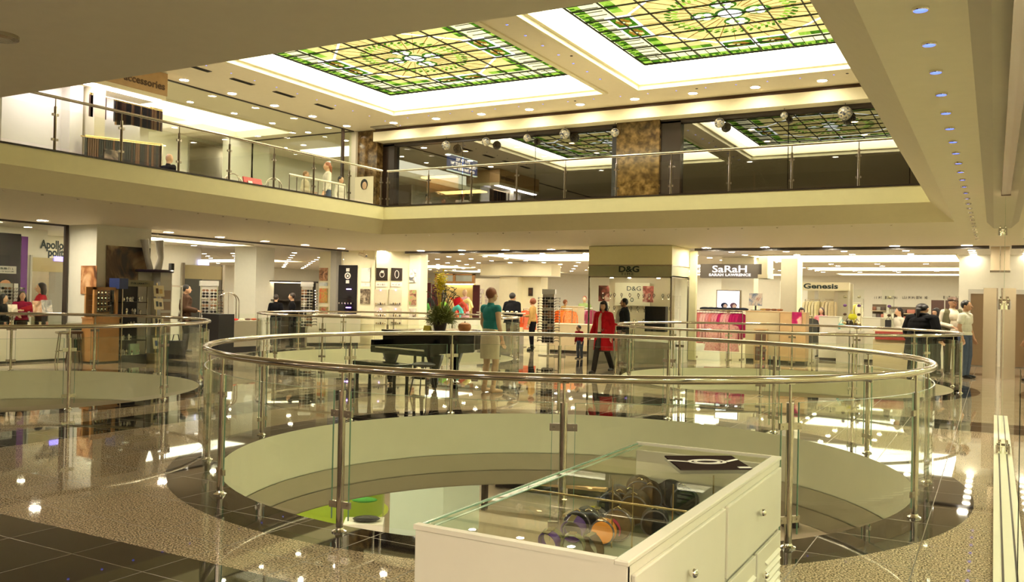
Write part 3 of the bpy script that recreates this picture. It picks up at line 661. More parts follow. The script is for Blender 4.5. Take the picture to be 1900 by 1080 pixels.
# goods inside the cabinet
def bangle(px, py, r, wd, mm, label, yaw=0., z=.635, solid=False, tilt=.25):
    if solid: r *= 1.12; wd *= 1.45 if wd >= .07 else 1.1
    p = W(px, py, Z=z + r * .8)
    p.x = max(CX0 + .05, min(CX1 - .08, p.x)); p.y = max(CY0 + .06, min(CY1 - .08, p.y))
    t = thing('bangle' if not solid else 'roll_purse', label, 'bangle' if not solid else 'purse', (p.x, p.y, z + r + .004), yaw)
    if solid:
        ym = [(0, -wd / 2, 0), (0, wd / 2, 0)]
        m = MB(); m.tube([(0, -wd / 2, 0), (0, -wd / 2 + .01, 0), (0, wd / 2 - .01, 0), (0, wd / 2, 0)], [r * .88, r, r, r * .88], 24); m.build('roll', mm, t, True)
        m = MB(); m.tube([(r * .95 * math.cos(2 * PI * k / 24), -wd / 2 + .004, r * .95 * math.sin(2 * PI * k / 24)) for k in range(24)], .004, 6, closed=True); m.build('piping', brass if tilt > .3 else smoke, t, True)
        m = MB(); m.tube([(-.012, -wd * .3, r), (0, -wd * .3, r * 1.12), (.012, -wd * .3, r)], .003, 6); m.build('clasp', brass, t, True)
    else:
        prof = [(r, -wd / 2), (r, wd / 2), (r * .9, wd / 2), (r * .9, -wd / 2)]
        m = MB(); n = 28; vs = []
        for k in range(n):
            a = 2 * PI * k / n
            for rr, y in prof: vs.append((rr * math.cos(a), y, rr * math.sin(a)))
        m.add(vs, [(4 * k + i, 4 * k + (i + 1) % 4, 4 * ((k + 1) % n) + (i + 1) % 4, 4 * ((k + 1) % n) + i) for k in range(n) for i in range(4)])
        m.build('band', mm, t, True); MB().box(-.012, .012, -wd / 2 - .002, wd / 2 + .002, r * .93, r * 1.03).build('clasp', chrome, t)
    t.rotation_euler = (tilt if not solid else 0, 0, yaw)
    return t
purp = mat('purple_enamel', (.10, .05, .22), .15); oliv = mat('olive_resin', (.16, .16, .08), .12); brn = mat('brown_leather', (.05, .026, .009), .6, spec=.15, noise=.4, nscale=30); drk = mat('black_leather', (.007, .006, .007), .5, spec=.2)
orng = mat('orange_felt', (.75, .26, .03), .5); mag = mat('magenta_felt', (.45, .04, .10), .45); smoke = mat('smoke_resin', (.10, .09, .10), .1); tan = mat('tan_snakeskin', (.12, .08, .04), .6, spec=.15, noise=.5, nscale=60)
bangle(917, 990, .045, .018, smoke, 'smoky bangle with a purple edge at the near left of the cabinet', .3)
bangle(950, 1000, .042, .03, purp, 'purple bangle standing in the front row of the cabinet', -.2)
bangle(1007, 1006, .045, .02, oliv, 'olive bangle in the front row right of the purple bangle', .1)
bangle(1063, 1018, .045, .022, oliv, 'olive bangle in the front row nearest the white rim', .2)
bangle(1100, 1020, .045, .03, brn, 'crossed brown cuff at the right end of the front row', -.5)
bangle(953, 970, .042, .015, smoke, 'thin grey bangle leaning on the dark disc purse', .5)
bangle(983, 966, .048, .03, drk, 'flat black disc purse at the left of the cabinet', .2, solid=True)
bangle(1048, 985, .045, .05, purp, 'dark purple cuff behind the olive bangles', .1)
bangle(1090, 974, .045, .08, drk, 'black barrel purse in the middle of the cabinet', .5, solid=True)
bangle(1120, 992, .042, .05, orng, 'orange ended roll purse in the second row', .15, solid=True)
bangle(1147, 980, .055, .04, tan, 'large round purse with a snakeskin edge behind the orange one', .15, solid=True)
bangle(1132, 986, .045, .035, mag, 'magenta banded cuff between the orange and the snakeskin purses', .15)
smoke = mat('smoke_resin', (.10, .09, .10), .1)
bangle(1058, 934, .052, .05, drk, 'black disc purse with a metal edge left of the tan tray', .2, solid=True)
bangle(1103, 926, .05, .10, drk, 'black purse with a gold frame in the middle row', .9, solid=True)
bangle(1130, 935, .05, .10, brn, 'brown roll purse left of the brown one with the clasp', .3, solid=True)
bangle(1178, 948, .055, .10, brn, 'brown roll purse with a gold clasp in the centre', .25, solid=True)
bangle(1215, 974, .048, .07, drk, 'black round purse at the right wall of the cabinet', .3, solid=True)
bangle(1160, 914, .055, .11, tan, 'speckled brown roll purse in the far left row', .35, solid=True)
bangle(1185, 893, .05, .10, brn, 'brown purse just before the pointed dark one', .4, solid=True)
bangle(1255, 928, .055, .12, drk, 'wide black purse in the right row with a small white tag', .7, solid=True)
bangle(1297, 902, .045, .12, brn, 'long brown purse in the right row behind the black one', .8, solid=True)
bangle(1338, 888, .045, .08, drk, 'dark purse at the far right end under the catalogue', .6, solid=True)
bangle(1205, 925, .05, .10, brn, 'plain dark brown roll purse behind the one with the gold clasp', .35, solid=True)
bangle(1235, 905, .046, .10, drk, 'slim black roll purse before the pointed brown one', .5, solid=True)
bangle(1312, 885, .046, .09, brn, 'reddish brown purse under the near edge of the catalogue', .7, solid=True)
bangle(1010, 950, .040, .02, smoke, 'thin smoke grey bangle left of the black barrel purse', .1)
p = W(1228, 884, Z=.68)
simple('pointed_purse', 'dark brown purse with a pointed end at the far left of the cabinet', 'purse', [('body', MB().tube([(-.09, 0, .04), (-.02, 0, .05), (.04, 0, .045), (.12, 0, .02)], [.03, .045, .035, .003], 12), mat('dark_leather', (.04, .022, .012), .3), True), ('strap', MB().tube([(-.05, 0, .08), (0, .02, .11), (.05, 0, .08)], .004, 6), brass, True)], (p.x, p.y, .6305), .2).scale = (1.35, 1.35, 1.35)
p = W(1095, 955, Z=.65)
simple('wooden_tray', 'tan wooden tray holding a yellow and white card inside the cabinet', 'tray', [('board', MB().box(-.11, .08, -.04, .04, 0, .012), wood), ('card', MB().rbox((.03, 0, .03), (.07, .004, .05), .5), mat('card_yellow', (.75, .62, .06), .5)), ('card', MB().rbox((.055, .01, .03), (.06, .004, .05), .9), mat('label_white', (.85, .82, .75), .4))], (p.x, p.y, .635), .1)
# ============================================================ GRAND PIANO AND WHAT STANDS ON IT
K = Vector((-8.82, 12.0, 0)); KR = math.radians(-14)
pn = thing('grand_piano', 'black grand piano with its lid closed beyond the nearest round railing', 'piano', K, KR)
outl = [(-.75, .0), (.75, .0), (.75, .62), (.70, .85), (.52, 1.05), (.30, 1.22), (.18, 1.45), (.05, 1.66), (-.2, 1.78), (-.5, 1.78), (-.7, 1.66), (-.75, 1.4)]
MB().prism([(x, y + .24) for x, y in outl], .62, .94).build('case', black, pn, bevel=.008)
MB().prism([(x * 1.02, y * 1.01 + .22) for x, y in outl], .945, .975).build('lid', black, pn, bevel=.006)
m = MB(); m.box(-.75, .75, -.02, .25, .58, .66); m.box(-.75, -.66, -.02, .25, .66, .80); m.box(.66, .75, -.02, .25, .66, .80); m.build('keybed', black, pn, bevel=.006)
kb = MB(); [kb.box(-.655 + i * .0252, -.655 + i * .0252 + .0235, .0, .16, .66, .685) for i in range(52)]; kb.build('keyboard', mat('ivory', (.82, .78, .62), .25), pn)
kk = MB(); [kk.box(-.655 + i * .0252 + .018, -.655 + i * .0252 + .031, .06, .16, .685, .70) for i in range(51) if i % 7 not in (1, 4)]; kk.build('black_keys', black, pn)
MB().box(-.66, .66, .20, .24, .66, .86).build('fallboard', black, pn)
for x, y in ((-.58, .30), (.58, .30), (-.3, 1.6)):
    m = MB(); m.tube([(x, y, .60), (x, y, .54), (x, y, .34), (x, y, .10)], [.15, .14, .075, .06], 8); m.tube([(x, y, .10), (x, y, .05)], [.045, .05], 8); lg = m.build('leg', black, pn, True)
    c = MB(); c.sph((x, y, .035), (.034, .018, .034), 12, 8); c.build('caster', brass, lg, True)
m = MB(); m.box(-.14, .14, .42, .48, .14, .19); m.box(-.12, -.09, .43, .47, .19, .62); m.box(.09, .12, .43, .47, .19, .62); [m.box(a, a + .03, .34, .43, .15, .165) for a in (-.09, -.015, .06)]; m.build('pedal_lyre', black, pn)
bn = thing('piano_bench', 'long black bench in front of the piano keyboard', 'bench', K + Vector((.12, -.62, 0)), KR)
MB().box(-.55, .55, -.18, .18, .40, .49).build('seat', black, bn, bevel=.01)
for x in (-.48, .48):
    for y in (-.13, .13): MB().tube([(x, y, .40), (x, y, .2), (x, y, .0)], [.035, .024, .03], 8).build('leg', black, bn, True)
st = thing('chair', 'dark chair with thin splayed legs at the right of the piano keyboard', 'chair', K + Vector((.75, -.35, 0)), .2)
MB().sph((0, 0, .47), (.2, .18, .04), 16, 8).build('seat', blackm, st, True)
for a in (.6, 2.2, 3.8, 5.4): MB().tube([(.12 * math.cos(a), .12 * math.sin(a), .45), (.22 * math.cos(a), .22 * math.sin(a), 0)], .010, 6).build('leg', blackm, st)
ZT = .977
def onp(px, Y): q = W(px, 605, Y=Y); return (q.x, Y, ZT)
vs = thing('flower_arrangement', 'bushy green plant with curly stems and yellow flowers in a dark pot on the piano', 'plant', onp(816, 12.75)); vs.scale = (1.25, 1.25, 1.06)
MB().lathe([(.075, 0), (.09, .05), (.10, .14), (.11, .15), (.09, .15), (.085, .12)], 20).build('pot', dark, vs, True)
MB().lathe([(.12, 0), (.13, .006), (.001, .007)], 20).build('saucer', white, vs, True)
rn = random.Random(4); m = MB()
for k in range(700):
    a = rn.random() * 2 * PI; r = rn.random() ** .5; h = rn.uniform(.1, .42); q0 = Vector((.05 * r * math.cos(a), .05 * r * math.sin(a), .13)); sp_ = .24 * math.sin(min(1, h / .42) * PI * .75 + .3)
    q1 = Vector((sp_ * r * math.cos(a) + .02, sp_ * r * math.sin(a), h)); q2 = q1 + Vector((rn.uniform(-.05, .05), rn.uniform(-.05, .05), rn.uniform(-.05, .04)))
    m.tube([q0, (q0 + q1) / 2 + Vector((0, 0, .03)), q1, q2], [.003, .003, .004, .001], 4)
m.build('foliage', mat('fern_green', (.13, .15, .02), .6), vs, fix=False)
m = MB()
for k in range(14):
    a = rn.random() * 2 * PI; h = rn.uniform(.5, .72); b = Vector((rn.uniform(-.2, .2), rn.uniform(-.2, .2), h)); pts = [Vector((0, 0, .15)), Vector((b.x * .4, b.y * .4, h * .55)), Vector((b.x * .8, b.y * .8, h * .85))]
    for i in range(9): c_ = a + i * .8; rr = .055 * (1 - i / 12); pts.append(b + Vector((rr * math.cos(c_), rr * math.sin(c_), .03 * math.sin(c_ * .5))))
    m.tube(pts, .005, 5)
m.build('curly_stems', mat('stem_dark', (.03, .035, .01), .5), vs, True, fix=False)
m = MB()
for k in range(260):
    c_ = Vector((rn.gauss(0, .042), rn.gauss(0, .042), .80 + rn.gauss(0, .085))); R_ = Matrix.Rotation(rn.random() * 6, 3, 'Z') @ Matrix.Rotation(rn.random() * 3, 3, 'X'); m.sph(c_, (.020, .012, .006), 6, 4, R_)
for k in range(8): b = Vector((rn.gauss(0, .04), rn.gauss(0, .04), .75)); m.tube([(0, 0, .2), b], .003, 4)
m.build('yellow_flowers', mat('petal_yellow', (.80, .66, .03), .5), vs, True, fix=False)
simple('pumpkin_pot', 'round terracotta coloured ball shaped pot on the right of the piano lid', 'ornament', [('body', MB().lathe([(.06, 0), (.10, .04), (.115, .09), (.10, .14), (.05, .165), (.02, .16)], 20), mat('terracotta', (.42, .17, .05), .5, noise=.15, nscale=20), True), ('stem', MB().tube([(0, 0, .155), (.01, 0, .185)], .012, 6), darkw)], onp(862, 12.6))
simple('note_card', 'small yellow card standing on the piano left of the plant', 'card', [('front', MB().rbox((0, 0, .045), (.16, .003, .09), Matrix.Rotation(-.25, 3, 'X')), mat('card_yellow', (.75, .62, .06), .5)), ('back', MB().rbox((0, .03, .045), (.16, .003, .09), Matrix.Rotation(.3, 3, 'X')), mat('card_yellow', (.75, .62, .06), .5))], onp(792, 12.55), -.2)
tag(MB().rbox((0, 0, .004), (.30, .2, .006), .2).build('sheet_of_paper', mat('label_white', (.85, .82, .75), .4), loc=onp(838, 12.5)), 'white sheet of paper lying flat on the piano lid', 'paper')
# ============================================================ PEOPLE
skinm = mat('skin', (.60, .36, .22), .5); skint = mat('skin_tan', (.42, .23, .13), .5); skinp = mat('mannequin_skin', (.62, .42, .26), .35)
def cloth(n, c, r=.85): return mat('cloth_' + n, c, r, noise=.15, nscale=14, spec=.12)
ARM = {'down': [((.235, .02, 1.13), (.255, -.05, .88))] * 2, 'front': [((.225, .04, 1.12), (.12, -.22, 1.06))] * 2,
       'slack': [((.25, .04, 1.13), (.27, -.02, .88)), ((.24, -.02, 1.13), (.24, -.12, .92))],
       'reach': [((.235, -.05, 1.14), (.22, -.30, 1.12)), ((.235, .02, 1.13), (.255, -.05, .88))],
       'swing': [((.25, .12, 1.14), (.26, .10, .90)), ((.25, -.06, 1.13), (.27, -.22, .97))],
       'lead': [((.26, .06, 1.14), (.34, .02, .90)), ((.24, .02, 1.13), (.25, -.06, .88))],
       'hip': [((.30, .06, 1.15), (.17, -.06, 1.02))] * 2, 'arms_table': [((.24, -.08, 1.15), (.16, -.32, 1.08))] * 2}
LEG = {'stand': [(.10, 0, 0), (.10, .02, 0)], 'walk': [(.06, -.30, 0), (.07, .30, .04)], 'apart': [(.14, -.05, 0), (.13, .05, 0)], 'sit': 'sit'}
HAIRC = {}
def person(label, base, face, h, top, bottom=None, sleeve='long', hair='short', hairc=(.02, .012, .01), arm='down', leg='stand', coat=None, coat_len=.5, skirt=None, shoes=(.01, .01, .01),
           sk=None, vest=None, fine=False, cat='person', name='person', bz=0., wide=1., tilt=0., child=False, hat=None, openf=False, lean=0.):
    s = h / 1.72; t = thing(name, label, cat, (base[0], base[1], bz), face); sk = sk or skinm
    t.scale = (s * wide, s * wide, s)
    vx = .0085 if fine else .014; HS = 1.22 if child else 1.
    A = ARM[arm]; Lg = LEG[leg]; sit = Lg == 'sit'
    dz = -.42 if sit else 0
    lv = lambda p: Vector((p[0], p[1] + (-lean * max(0, p[2] - .9)), p[2] + dz))
    b = MB(); hc = lv((0, -.015, 1.595))
    b.sph(hc, (.074 * HS, .092 * HS, .108 * HS), 14, 10); b.sph(hc + Vector((0, -.035, -.055)), (.052 * HS, .055 * HS, .055 * HS), 12, 8)
    b.cap(hc + Vector((0, -.085 * HS, .005)), hc + Vector((0, -.112 * HS, -.025)), .009, .013, 6)
    for sx in (-1, 1): b.sph(hc + Vector((sx * .076 * HS, .005, -.01)), (.012, .022, .03), 8, 6)
    b.cap(lv((0, .012, 1.40)), lv((0, 0, 1.53)), .056, .050); b.sph(lv((0, .0, 1.28)), (.160, .100, .17), 14, 10); b.cap(lv((-.145, .005, 1.375)), lv((.145, .005, 1.375)), .056, .056)
    b.sph(lv((0, 0, 1.09)), (.135, .095, .16), 14, 10); b.sph(lv((0, .01, .94)), (.160, .110, .125), 14, 10)
    def hand(mb, el, wr, side, g=0.):
        d = (wr - el).normalized(); sd = Vector((0, 1, 0)) if abs(d.y) < .7 else Vector((1, 0, 0)); sd = (sd - d * sd.dot(d)).normalized(); nn = d.cross(sd)
        k = 1.15 if not fine else 1.
        pm = wr + d * .05; mb.sph(pm, (.02 * k + g, .04 + g, .045 + g), 10, 8, Matrix((nn, sd, d)).transposed())
        for i, L_ in enumerate((.062, .072, .068, .052)):
            a = wr + d * .085 + sd * (.03 - .02 * i) * 1.05; m1 = a + d * L_ * .55 + nn * side * .010; e = m1 + d * L_ * .45 + nn * side * .022; mb.cap(a, m1, .0088 * k, .0082 * k, 6); mb.cap(m1, e, .0082 * k, .007 * k, 6)
        a = wr + d * .03 + sd * .035; m1 = a + d * .03 + sd * .022; mb.cap(a, m1, .011 * k, .010 * k, 6); mb.cap(m1, m1 + d * .028 + sd * .004, .010 * k, .008 * k, 6)
    def limbs(mb, g=0., arms=True, legs=True, sl='long', hands=False):
        for i, sx in enumerate((-1, 1)):
            if arms:
                el, wr = A[i]; sh = lv((sx * .175, .005, 1.375)); e = lv((sx * el[0], el[1], el[2])); w_ = lv((sx * wr[0], wr[1], wr[2]))
                if sl == 'short': e2 = sh.lerp(e, .55); mb.cap(sh, e2, .054 + g, .050 + g + .006)
                elif sl == 'none': mb.cap(sh, sh.lerp(e, .12), .052 + g, .050 + g)
                else:
                    mb.cap(sh, e, .052 + g, .040 + g); mb.cap(e, w_.lerp(e, .06 if g else 0), .040 + g, (.027 if not g else .036) + g)
                if hands: hand(mb, e, w_, sx)
            if legs:
                hp = lv((sx * .088, .01, .90)); f = Lg[i] if not sit else None
                if sit: kn = Vector((sx * .11, -.44, .50)); an = Vector((sx * .12, -.40, .08))
                else:
                    fy = f[1]; kn = Vector((sx * (f[0] + .005), fy * .5 - .03 - (.06 if fy > .2 else 0), .50)); an = Vector((sx * f[0], fy, .085 + f[2]))
                mb.cap(hp, kn, .086 + g * .8, .055 + g); mb.cap(kn, an, .054 + g, .036 + g * (1.5 if g else 1)); 
                if not g: mb.sph(kn.lerp(an, .3) + Vector((0, .016, 0)), (.05, .052, .11), 10, 8); mb.cap(an + Vector((0, .015, -.035)), an + Vector((sx * .015, -.15, -.058)), .034, .024)
    limbs(b, 0, hands=True)
    rem(b, 'body', sk, vx, 2, t)
    # face
    f = MB(); f.mi = 0
    for sx in (-1, 1): f.sph(hc + Vector((sx * .028 * HS, -.083 * HS, .012)), (.013, .007, .008), 8, 6)
    f.mi = 1
    for sx in (-1, 1): f.sph(hc + Vector((sx * .028 * HS, -.089 * HS, .012)), (.006, .004, .006), 6, 4)
    f.build('eyes', [mat('eye_white', (.8, .78, .74), .3), blackm], t, True)
    MB().sph(hc + Vector((0, -.088 * HS, -.060)), (.024, .008, .007), 8, 6).build('mouth', mat('lips', (.45, .13, .10), .4), t, True)
    if hair or hat:
        key = 'hair_%d_%d_%d' % tuple(int(c * 255) for c in hairc); hm = mat(key, hairc, .45, noise=.2, nscale=40); q = MB()
        if hair: q.sph(hc + Vector((0, .022, .026)), (.086 * HS, .094 * HS, .104 * HS), 14, 10)
        if hair == 'bob': q.sph(hc + Vector((0, .035, -.03)), (.098, .075, .12), 14, 10); [q.cap(hc + Vector((sx * .075, 0, .03)), hc + Vector((sx * .085, .0, -.11)), .028, .026) for sx in (-1, 1)]; q.sph(hc + Vector((0, -.055, .065)), (.065, .045, .035), 10, 8)
        if hair == 'long': q.sph(hc + Vector((0, .05, -.06)), (.10, .07, .16), 14, 10); [q.cap(hc + Vector((sx * .07, .01, .03)), hc + Vector((sx * .095, .03, -.17)), .032, .03) for sx in (-1, 1)]
        if hair == 'bun': q.sph(hc + Vector((0, .09, .0)), (.055, .05, .055), 10, 8)
        if hair == 'pony': q.sph(hc + Vector((0, .10, -.02)), (.04, .045, .04), 10, 8); q.cap(hc + Vector((0, .11, -.03)), hc + Vector((0, .12, -.2)), .034, .02)
        if hair == 'fluffy': q.sph(hc + Vector((0, .02, .02)), (.115, .11, .115), 14, 10)
        if hair: rem(q, 'hair', hm, vx, 1, t)
    if hat:
        q = MB(); q.sph(hc + Vector((0, .01, .055)), (.10, .11, .065), 16, 8); q.cap(hc + Vector((-.03, -.11, .045)), hc + Vector((.03, -.11, .045)), .018, .018); q.cap(hc + Vector((-.02, -.14, .035)), hc + Vector((.02, -.14, .035)), .012, .012); rem(q, 'cap', mat('cap_cloth', hat, .8), vx, 1, t)
    # clothes
    if top:
        g = .013; q = MB(); q.sph(lv((0, .0, 1.28)), (.160 + g, .105 + g, .165), 14, 10); q.cap(lv((-.145, .005, 1.37)), lv((.145, .005, 1.37)), .056 + g, .056 + g); q.sph(lv((0, 0, 1.10)), (.142 + g, .100 + g, .17), 14, 10)
        if not skirt or coat: q.sph(lv((0, .01, .97)), (.165 + g, .115 + g, .085), 14, 10)
        limbs(q, g, legs=False, sl=sleeve)
        q.cap(lv((0, .012, 1.40)), lv((0, .008, 1.44)), .068, .060)
        rem(q, 'top', top, vx, 3, t)
    if bottom:
        q = MB(); q.sph(lv((0, .01, .94)), (.174, .124, .125), 14, 10); limbs(q, .017, arms=False); rem(q, 'trousers', bottom, vx, 3, t)
    if skirt:
        sm, ln = skirt; q = MB(); q.lathe([(.125, 1.06), (.135, 1.05), (.16, .97), (.182, .90), (.19, .80), (.185, 1.06 - ln), (.17, 1.06 - ln), (.17, .8), (.12, 1.04)], 28, (0, .008, 0), 1., .72); q.build('skirt', sm, t, True)
    sh = MB()
    for i, sx in enumerate((-1, 1)):
        if sit: an = Vector((sx * .12, -.40, .08))
        else: an = Vector((sx * Lg[i][0], Lg[i][1], .085 + Lg[i][2]))
        q = MB(); q.cap(an + Vector((0, .02, -.035)), an + Vector((sx * .015, -.155, -.055)), .042, .030); q.cap(an + Vector((0, .01, .02)), an + Vector((0, .02, -.04)), .045, .044)
        rem(q, 'shoe', mat('shoe_%d' % int(shoes[0] * 999), shoes, .35), vx, 1, t)
    if coat:
        q = MB(); g = .035; ln = coat_len; z0 = 1.40 - ln
        q.sph(lv((0, .0, 1.29)), (.165 + g, .11 + g, .15), 14, 10); q.cap(lv((-.15, .005, 1.37)), lv((.15, .005, 1.37)), .06 + g, .06 + g); limbs(q, .030, legs=False)
        q.lathe([(.10, 1.40), (.17, 1.36), (.205, 1.2), (.205, 1.05), (.235, .85), (.26, max(z0, .5)), (.27, z0), (.25, z0), (.22, .85), (.19, 1.1), (.1, 1.38)], 24, (0, .012, dz), 1., .68)
        q.cap(lv((-.06, -.02, 1.46)), lv((-.10, -.10, 1.36)), .03, .035); q.cap(lv((.06, -.02, 1.46)), lv((.10, -.10, 1.36)), .03, .035); q.cap(lv((-.06, .05, 1.46)), lv((.06, .05, 1.46)), .036)
        rem(q, 'coat', coat, vx, 3, t)
        if openf:
            f = MB(); f.add([(-.030, -.152, 1.34), (.030, -.152, 1.34), (.055, -.160, 1.12), (.06, -.17, 1.0), (-.06, -.17, 1.0), (-.055, -.160, 1.12)], [(0, 1, 2, 5), (5, 2, 3, 4)])
            f2 = MB(); f2.tube([lv((0, -.11, 1.42)), lv((0, -.155, 1.30)), lv((0, -.165, 1.1)), lv((0, -.170, .98))], [.035, .065, .072, .08], 12, flat=.35); f2.build('blouse', openf, t, True)
            f3 = MB(); f3.tube([(0, -.165, .98), (0, -.178, .80), (0, -.182, .60)], [.08, .10, .11], 12, flat=.3); f3.build('skirt_front', cloth('grey_brown', (.07, .06, .05)), t, True)
    if vest:
        q = MB(); g = .028
        for sx in (-1, 1): q.cap(lv((sx * .125, .0, 1.36)), lv((sx * .125, -.01, .98)), .082 + g * .3, .088 + g * .3)
        q.sph(lv((0, .05, 1.2)), (.165 + .01, .09, .2), 12, 8); rem(q, 'vest', vest, vx, 2, t)
    return t
def at_feet(px, py): p = W(px, py, Z=0); return (p.x, p.y)
def at_y(px, Y, py=600): p = W(px, py, Y=Y); return (p.x, Y)
def hgt(px, pyt, x, y):     # height of a thing standing at x, y whose top shows at pixel row pyt
    lo, hi = 0., 8.
    for _ in range(40):
        m_ = (lo + hi) / 2; c = M.inverted() @ Vector((x, y, m_)); v = 540 - c.y / -c.z * F
        if v > pyt: lo = m_
        else: hi = m_
    return lo
redc = cloth('red', (.50, .012, .02)); blk = cloth('black', (.006, .006, .008)); jean = cloth('jeans', (.07, .09, .14)); whitec = cloth('white', (.62, .59, .50)); teal = cloth('teal', (.04, .26, .27)); cream = cloth('cream', (.62, .56, .40))
brownc = cloth('brown', (.07, .038, .022)); tanc = cloth('tan', (.48, .30, .10)); pinkc = cloth('pink', (.72, .22, .27)); maroon = cloth('maroon', (.28, .01, .05)); olv = cloth('olive', (.12, .11, .06)); greyc = cloth('grey', (.28, .26, .22)); darkc = cloth('dark', (.02, .022, .022)); lpink = cloth('light_pink', (.80, .50, .55))
# mannequin beside the piano
b = at_feet(908, 729)
person('mannequin seen from behind in a teal blouse and short cream skirt beside the piano', b, PI - .35, hgt(913, 533, *b), teal, None, 'none', 'short', (.22, .07, .03), 'slack', 'stand', skirt=(cream, .50), shoes=(.62, .42, .26), sk=skinp, fine=True, cat='mannequin', name='mannequin')
tag(MB().cyl(0, 0, 0, .02, .2, seg=24).build('mannequin_base', steeld, loc=(b[0], b[1], .0)), 'round metal base plate under the teal mannequin', 'base plate') if False else None
b = at_feet(1118, 692); person('woman in an open knee-length red coat walking past the back right railing', b, -.15, hgt(1122, 558, *b), cloth('beige', (.55, .45, .33)), cloth('dark_tights', (.018, .015, .014)), 'long', 'bob', (.008, .006, .008), 'lead', 'walk', coat=redc, coat_len=.86, fine=True, openf=cloth('beige', (.55, .45, .33)), sk=skinm, skirt=(cloth('grey_brown', (.07, .06, .05)), .55))
b = (-7.85, 20.3); b = at_y(1158, 20.3); person('man in a dark jacket looking left just behind the woman in red', b, -1.0, hgt(1155, 553, *b), darkc, olv, hair='short', hairc=(.01, .008, .008), arm='down', coat=darkc, coat_len=.62, sk=skint, fine=True, openf=whitec)
b = at_y(1077, 21.3); person('small child in a red jacket and jeans beside the woman in red', b, -.4, hgt(1082, 604, *b), cloth('red_child', (.32, .01, .02)), jean, hair='short', hairc=(.01, .008, .01), arm='slack', child=True, wide=1.2, lean=.15)
b = at_feet(1797, 697); b = (-.56, 22.1); person('man in a white short-sleeved shirt and blue jeans standing at the far right', b, 1.2, hgt(1793, 557, *b), whitec, jean, 'short', 'short', (.01, .008, .01), 'down', 'stand', fine=True, wide=1.12, sk=skint)
b = at_y(1767, 22.75); person('man in a brown flat cap and dark waistcoat beside the man in white', b, .5, hgt(1768, 550, *b), cloth('offwhite', (.62, .56, .44)), blk, 'long', None, (.05, .04, .03), 'front', 'stand', vest=olv, hat=(.10, .06, .04), fine=True, sk=skint, wide=1.1)
b = at_y(1711, 22.3); person('broad person in a large black coat with dark tied hair seen from behind', b, 2.6, hgt(1712, 563, *b), blk, blk, 'long', 'pony', (.008, .006, .01), 'down', 'apart', coat=blk, coat_len=1.05, wide=1.65, fine=True)
b = at_y(1668, 24.2); person('dark haired woman in a white top holding a small dark bag', b, -1.0, hgt(1666, 570, *b), whitec, brownc, 'long', 'pony', (.02, .012, .01), 'front', 'stand')
hb = simple('handbag', 'small dark handbag held by the woman in the white top', 'bag', [('body', MB().box(-.07, .07, -.04, .04, -.12, .08), blackm), ('strap', MB().tube([(-.05, 0, .08), (0, 0, .16), (.05, 0, .08)], .006, 6), blackm, True)], (b[0] - .25, b[1] - .05, 1.15)); hb.scale = (1, 1, 1)
b = at_y(1737, 24.4); person('dark haired person in a pale top just behind the black coat', b, -.8, hgt(1735, 571, *b), greyc, blk, 'long', 'bob', (.015, .01, .01), 'down', 'stand')
b = at_y(1524, 27.6); person('woman in a pink top behind the white counter under the Genesis sign', b, -.3, hgt(1525, 570, *b), pinkc, greyc, 'short', 'long', (.05, .02, .01), 'hip', 'stand')
b = at_y(1487, 26.4); person('dark haired person mostly hidden behind the long wooden counter', b, .3, hgt(1487, 570, *b), blk, blk, 'long', 'bob', (.01, .006, .006), 'down', 'stand')
b = at_y(950, 23.2); person('man in a black jacket seen from behind at the white counter edge', b, PI - .1, hgt(949, 543, *b), blk, blk, 'long', 'short', (.01, .008, .008), 'front', 'stand', coat=blk, coat_len=.6, wide=1.15)
b = at_y(988, 23.6); person('woman in a tan jacket with short reddish hair reaching to the left', b, -1.4, hgt(992, 553, *b), tanc, blk, 'long', 'fluffy', (.22, .06, .02), 'reach', 'apart')
b = at_y(510, 21.8); b = (W(511, 600, X=-19.0).x, W(511, 600, X=-19.0).y); person('dark jacketed person with a light collar at the left back display', b, PI + .5, hgt(511, 546, *b), blk, blk, 'long', 'short', (.02, .012, .008), 'front', 'stand')
q = W(541, 600, X=-18.0); b = (q.x, q.y); person('dark haired person in black next to the tall sunglasses tower', b, -.9, hgt(541, 543, *b), blk, blk, 'long', 'short', (.02, .012, .01), 'front', 'stand')
q = W(344, 600, X=-18.4); b = (q.x, q.y); person('man in a brown jacket looking at the left sunglasses tower', b, 2.4, hgt(347, 528, *b), brownc, blk, 'long', 'short', (.01, .008, .008), 'front', 'stand', coat=brownc, coat_len=.62, wide=1.1)
q = W(75, 600, X=-19.3); b = (q.x, q.y); person('woman in a red top with long black hair leaning over the far left counter', b, -.35, hgt(70, 524, *b) , cloth('red_top', (.42, .015, .03)), blk, 'long', 'long', (.006, .005, .006), 'arms_table', 'stand', wide=1.12)
q = W(40, 600, X=-19.9); b = (q.x, q.y); person('person in a magenta top beside the woman in red at the far left', b, 1.2, hgt(45, 540, *b), maroon, blk, 'long', 'long', (.006, .005, .006), 'arms_table', 'stand')
q = W(5, 600, X=-18.9); b = (q.x, q.y); person('person in black cut by the left edge of the picture', b, 2.2, hgt(8, 545, *b), blk, blk, 'long', 'long', (.006, .005, .006), 'down', 'stand')
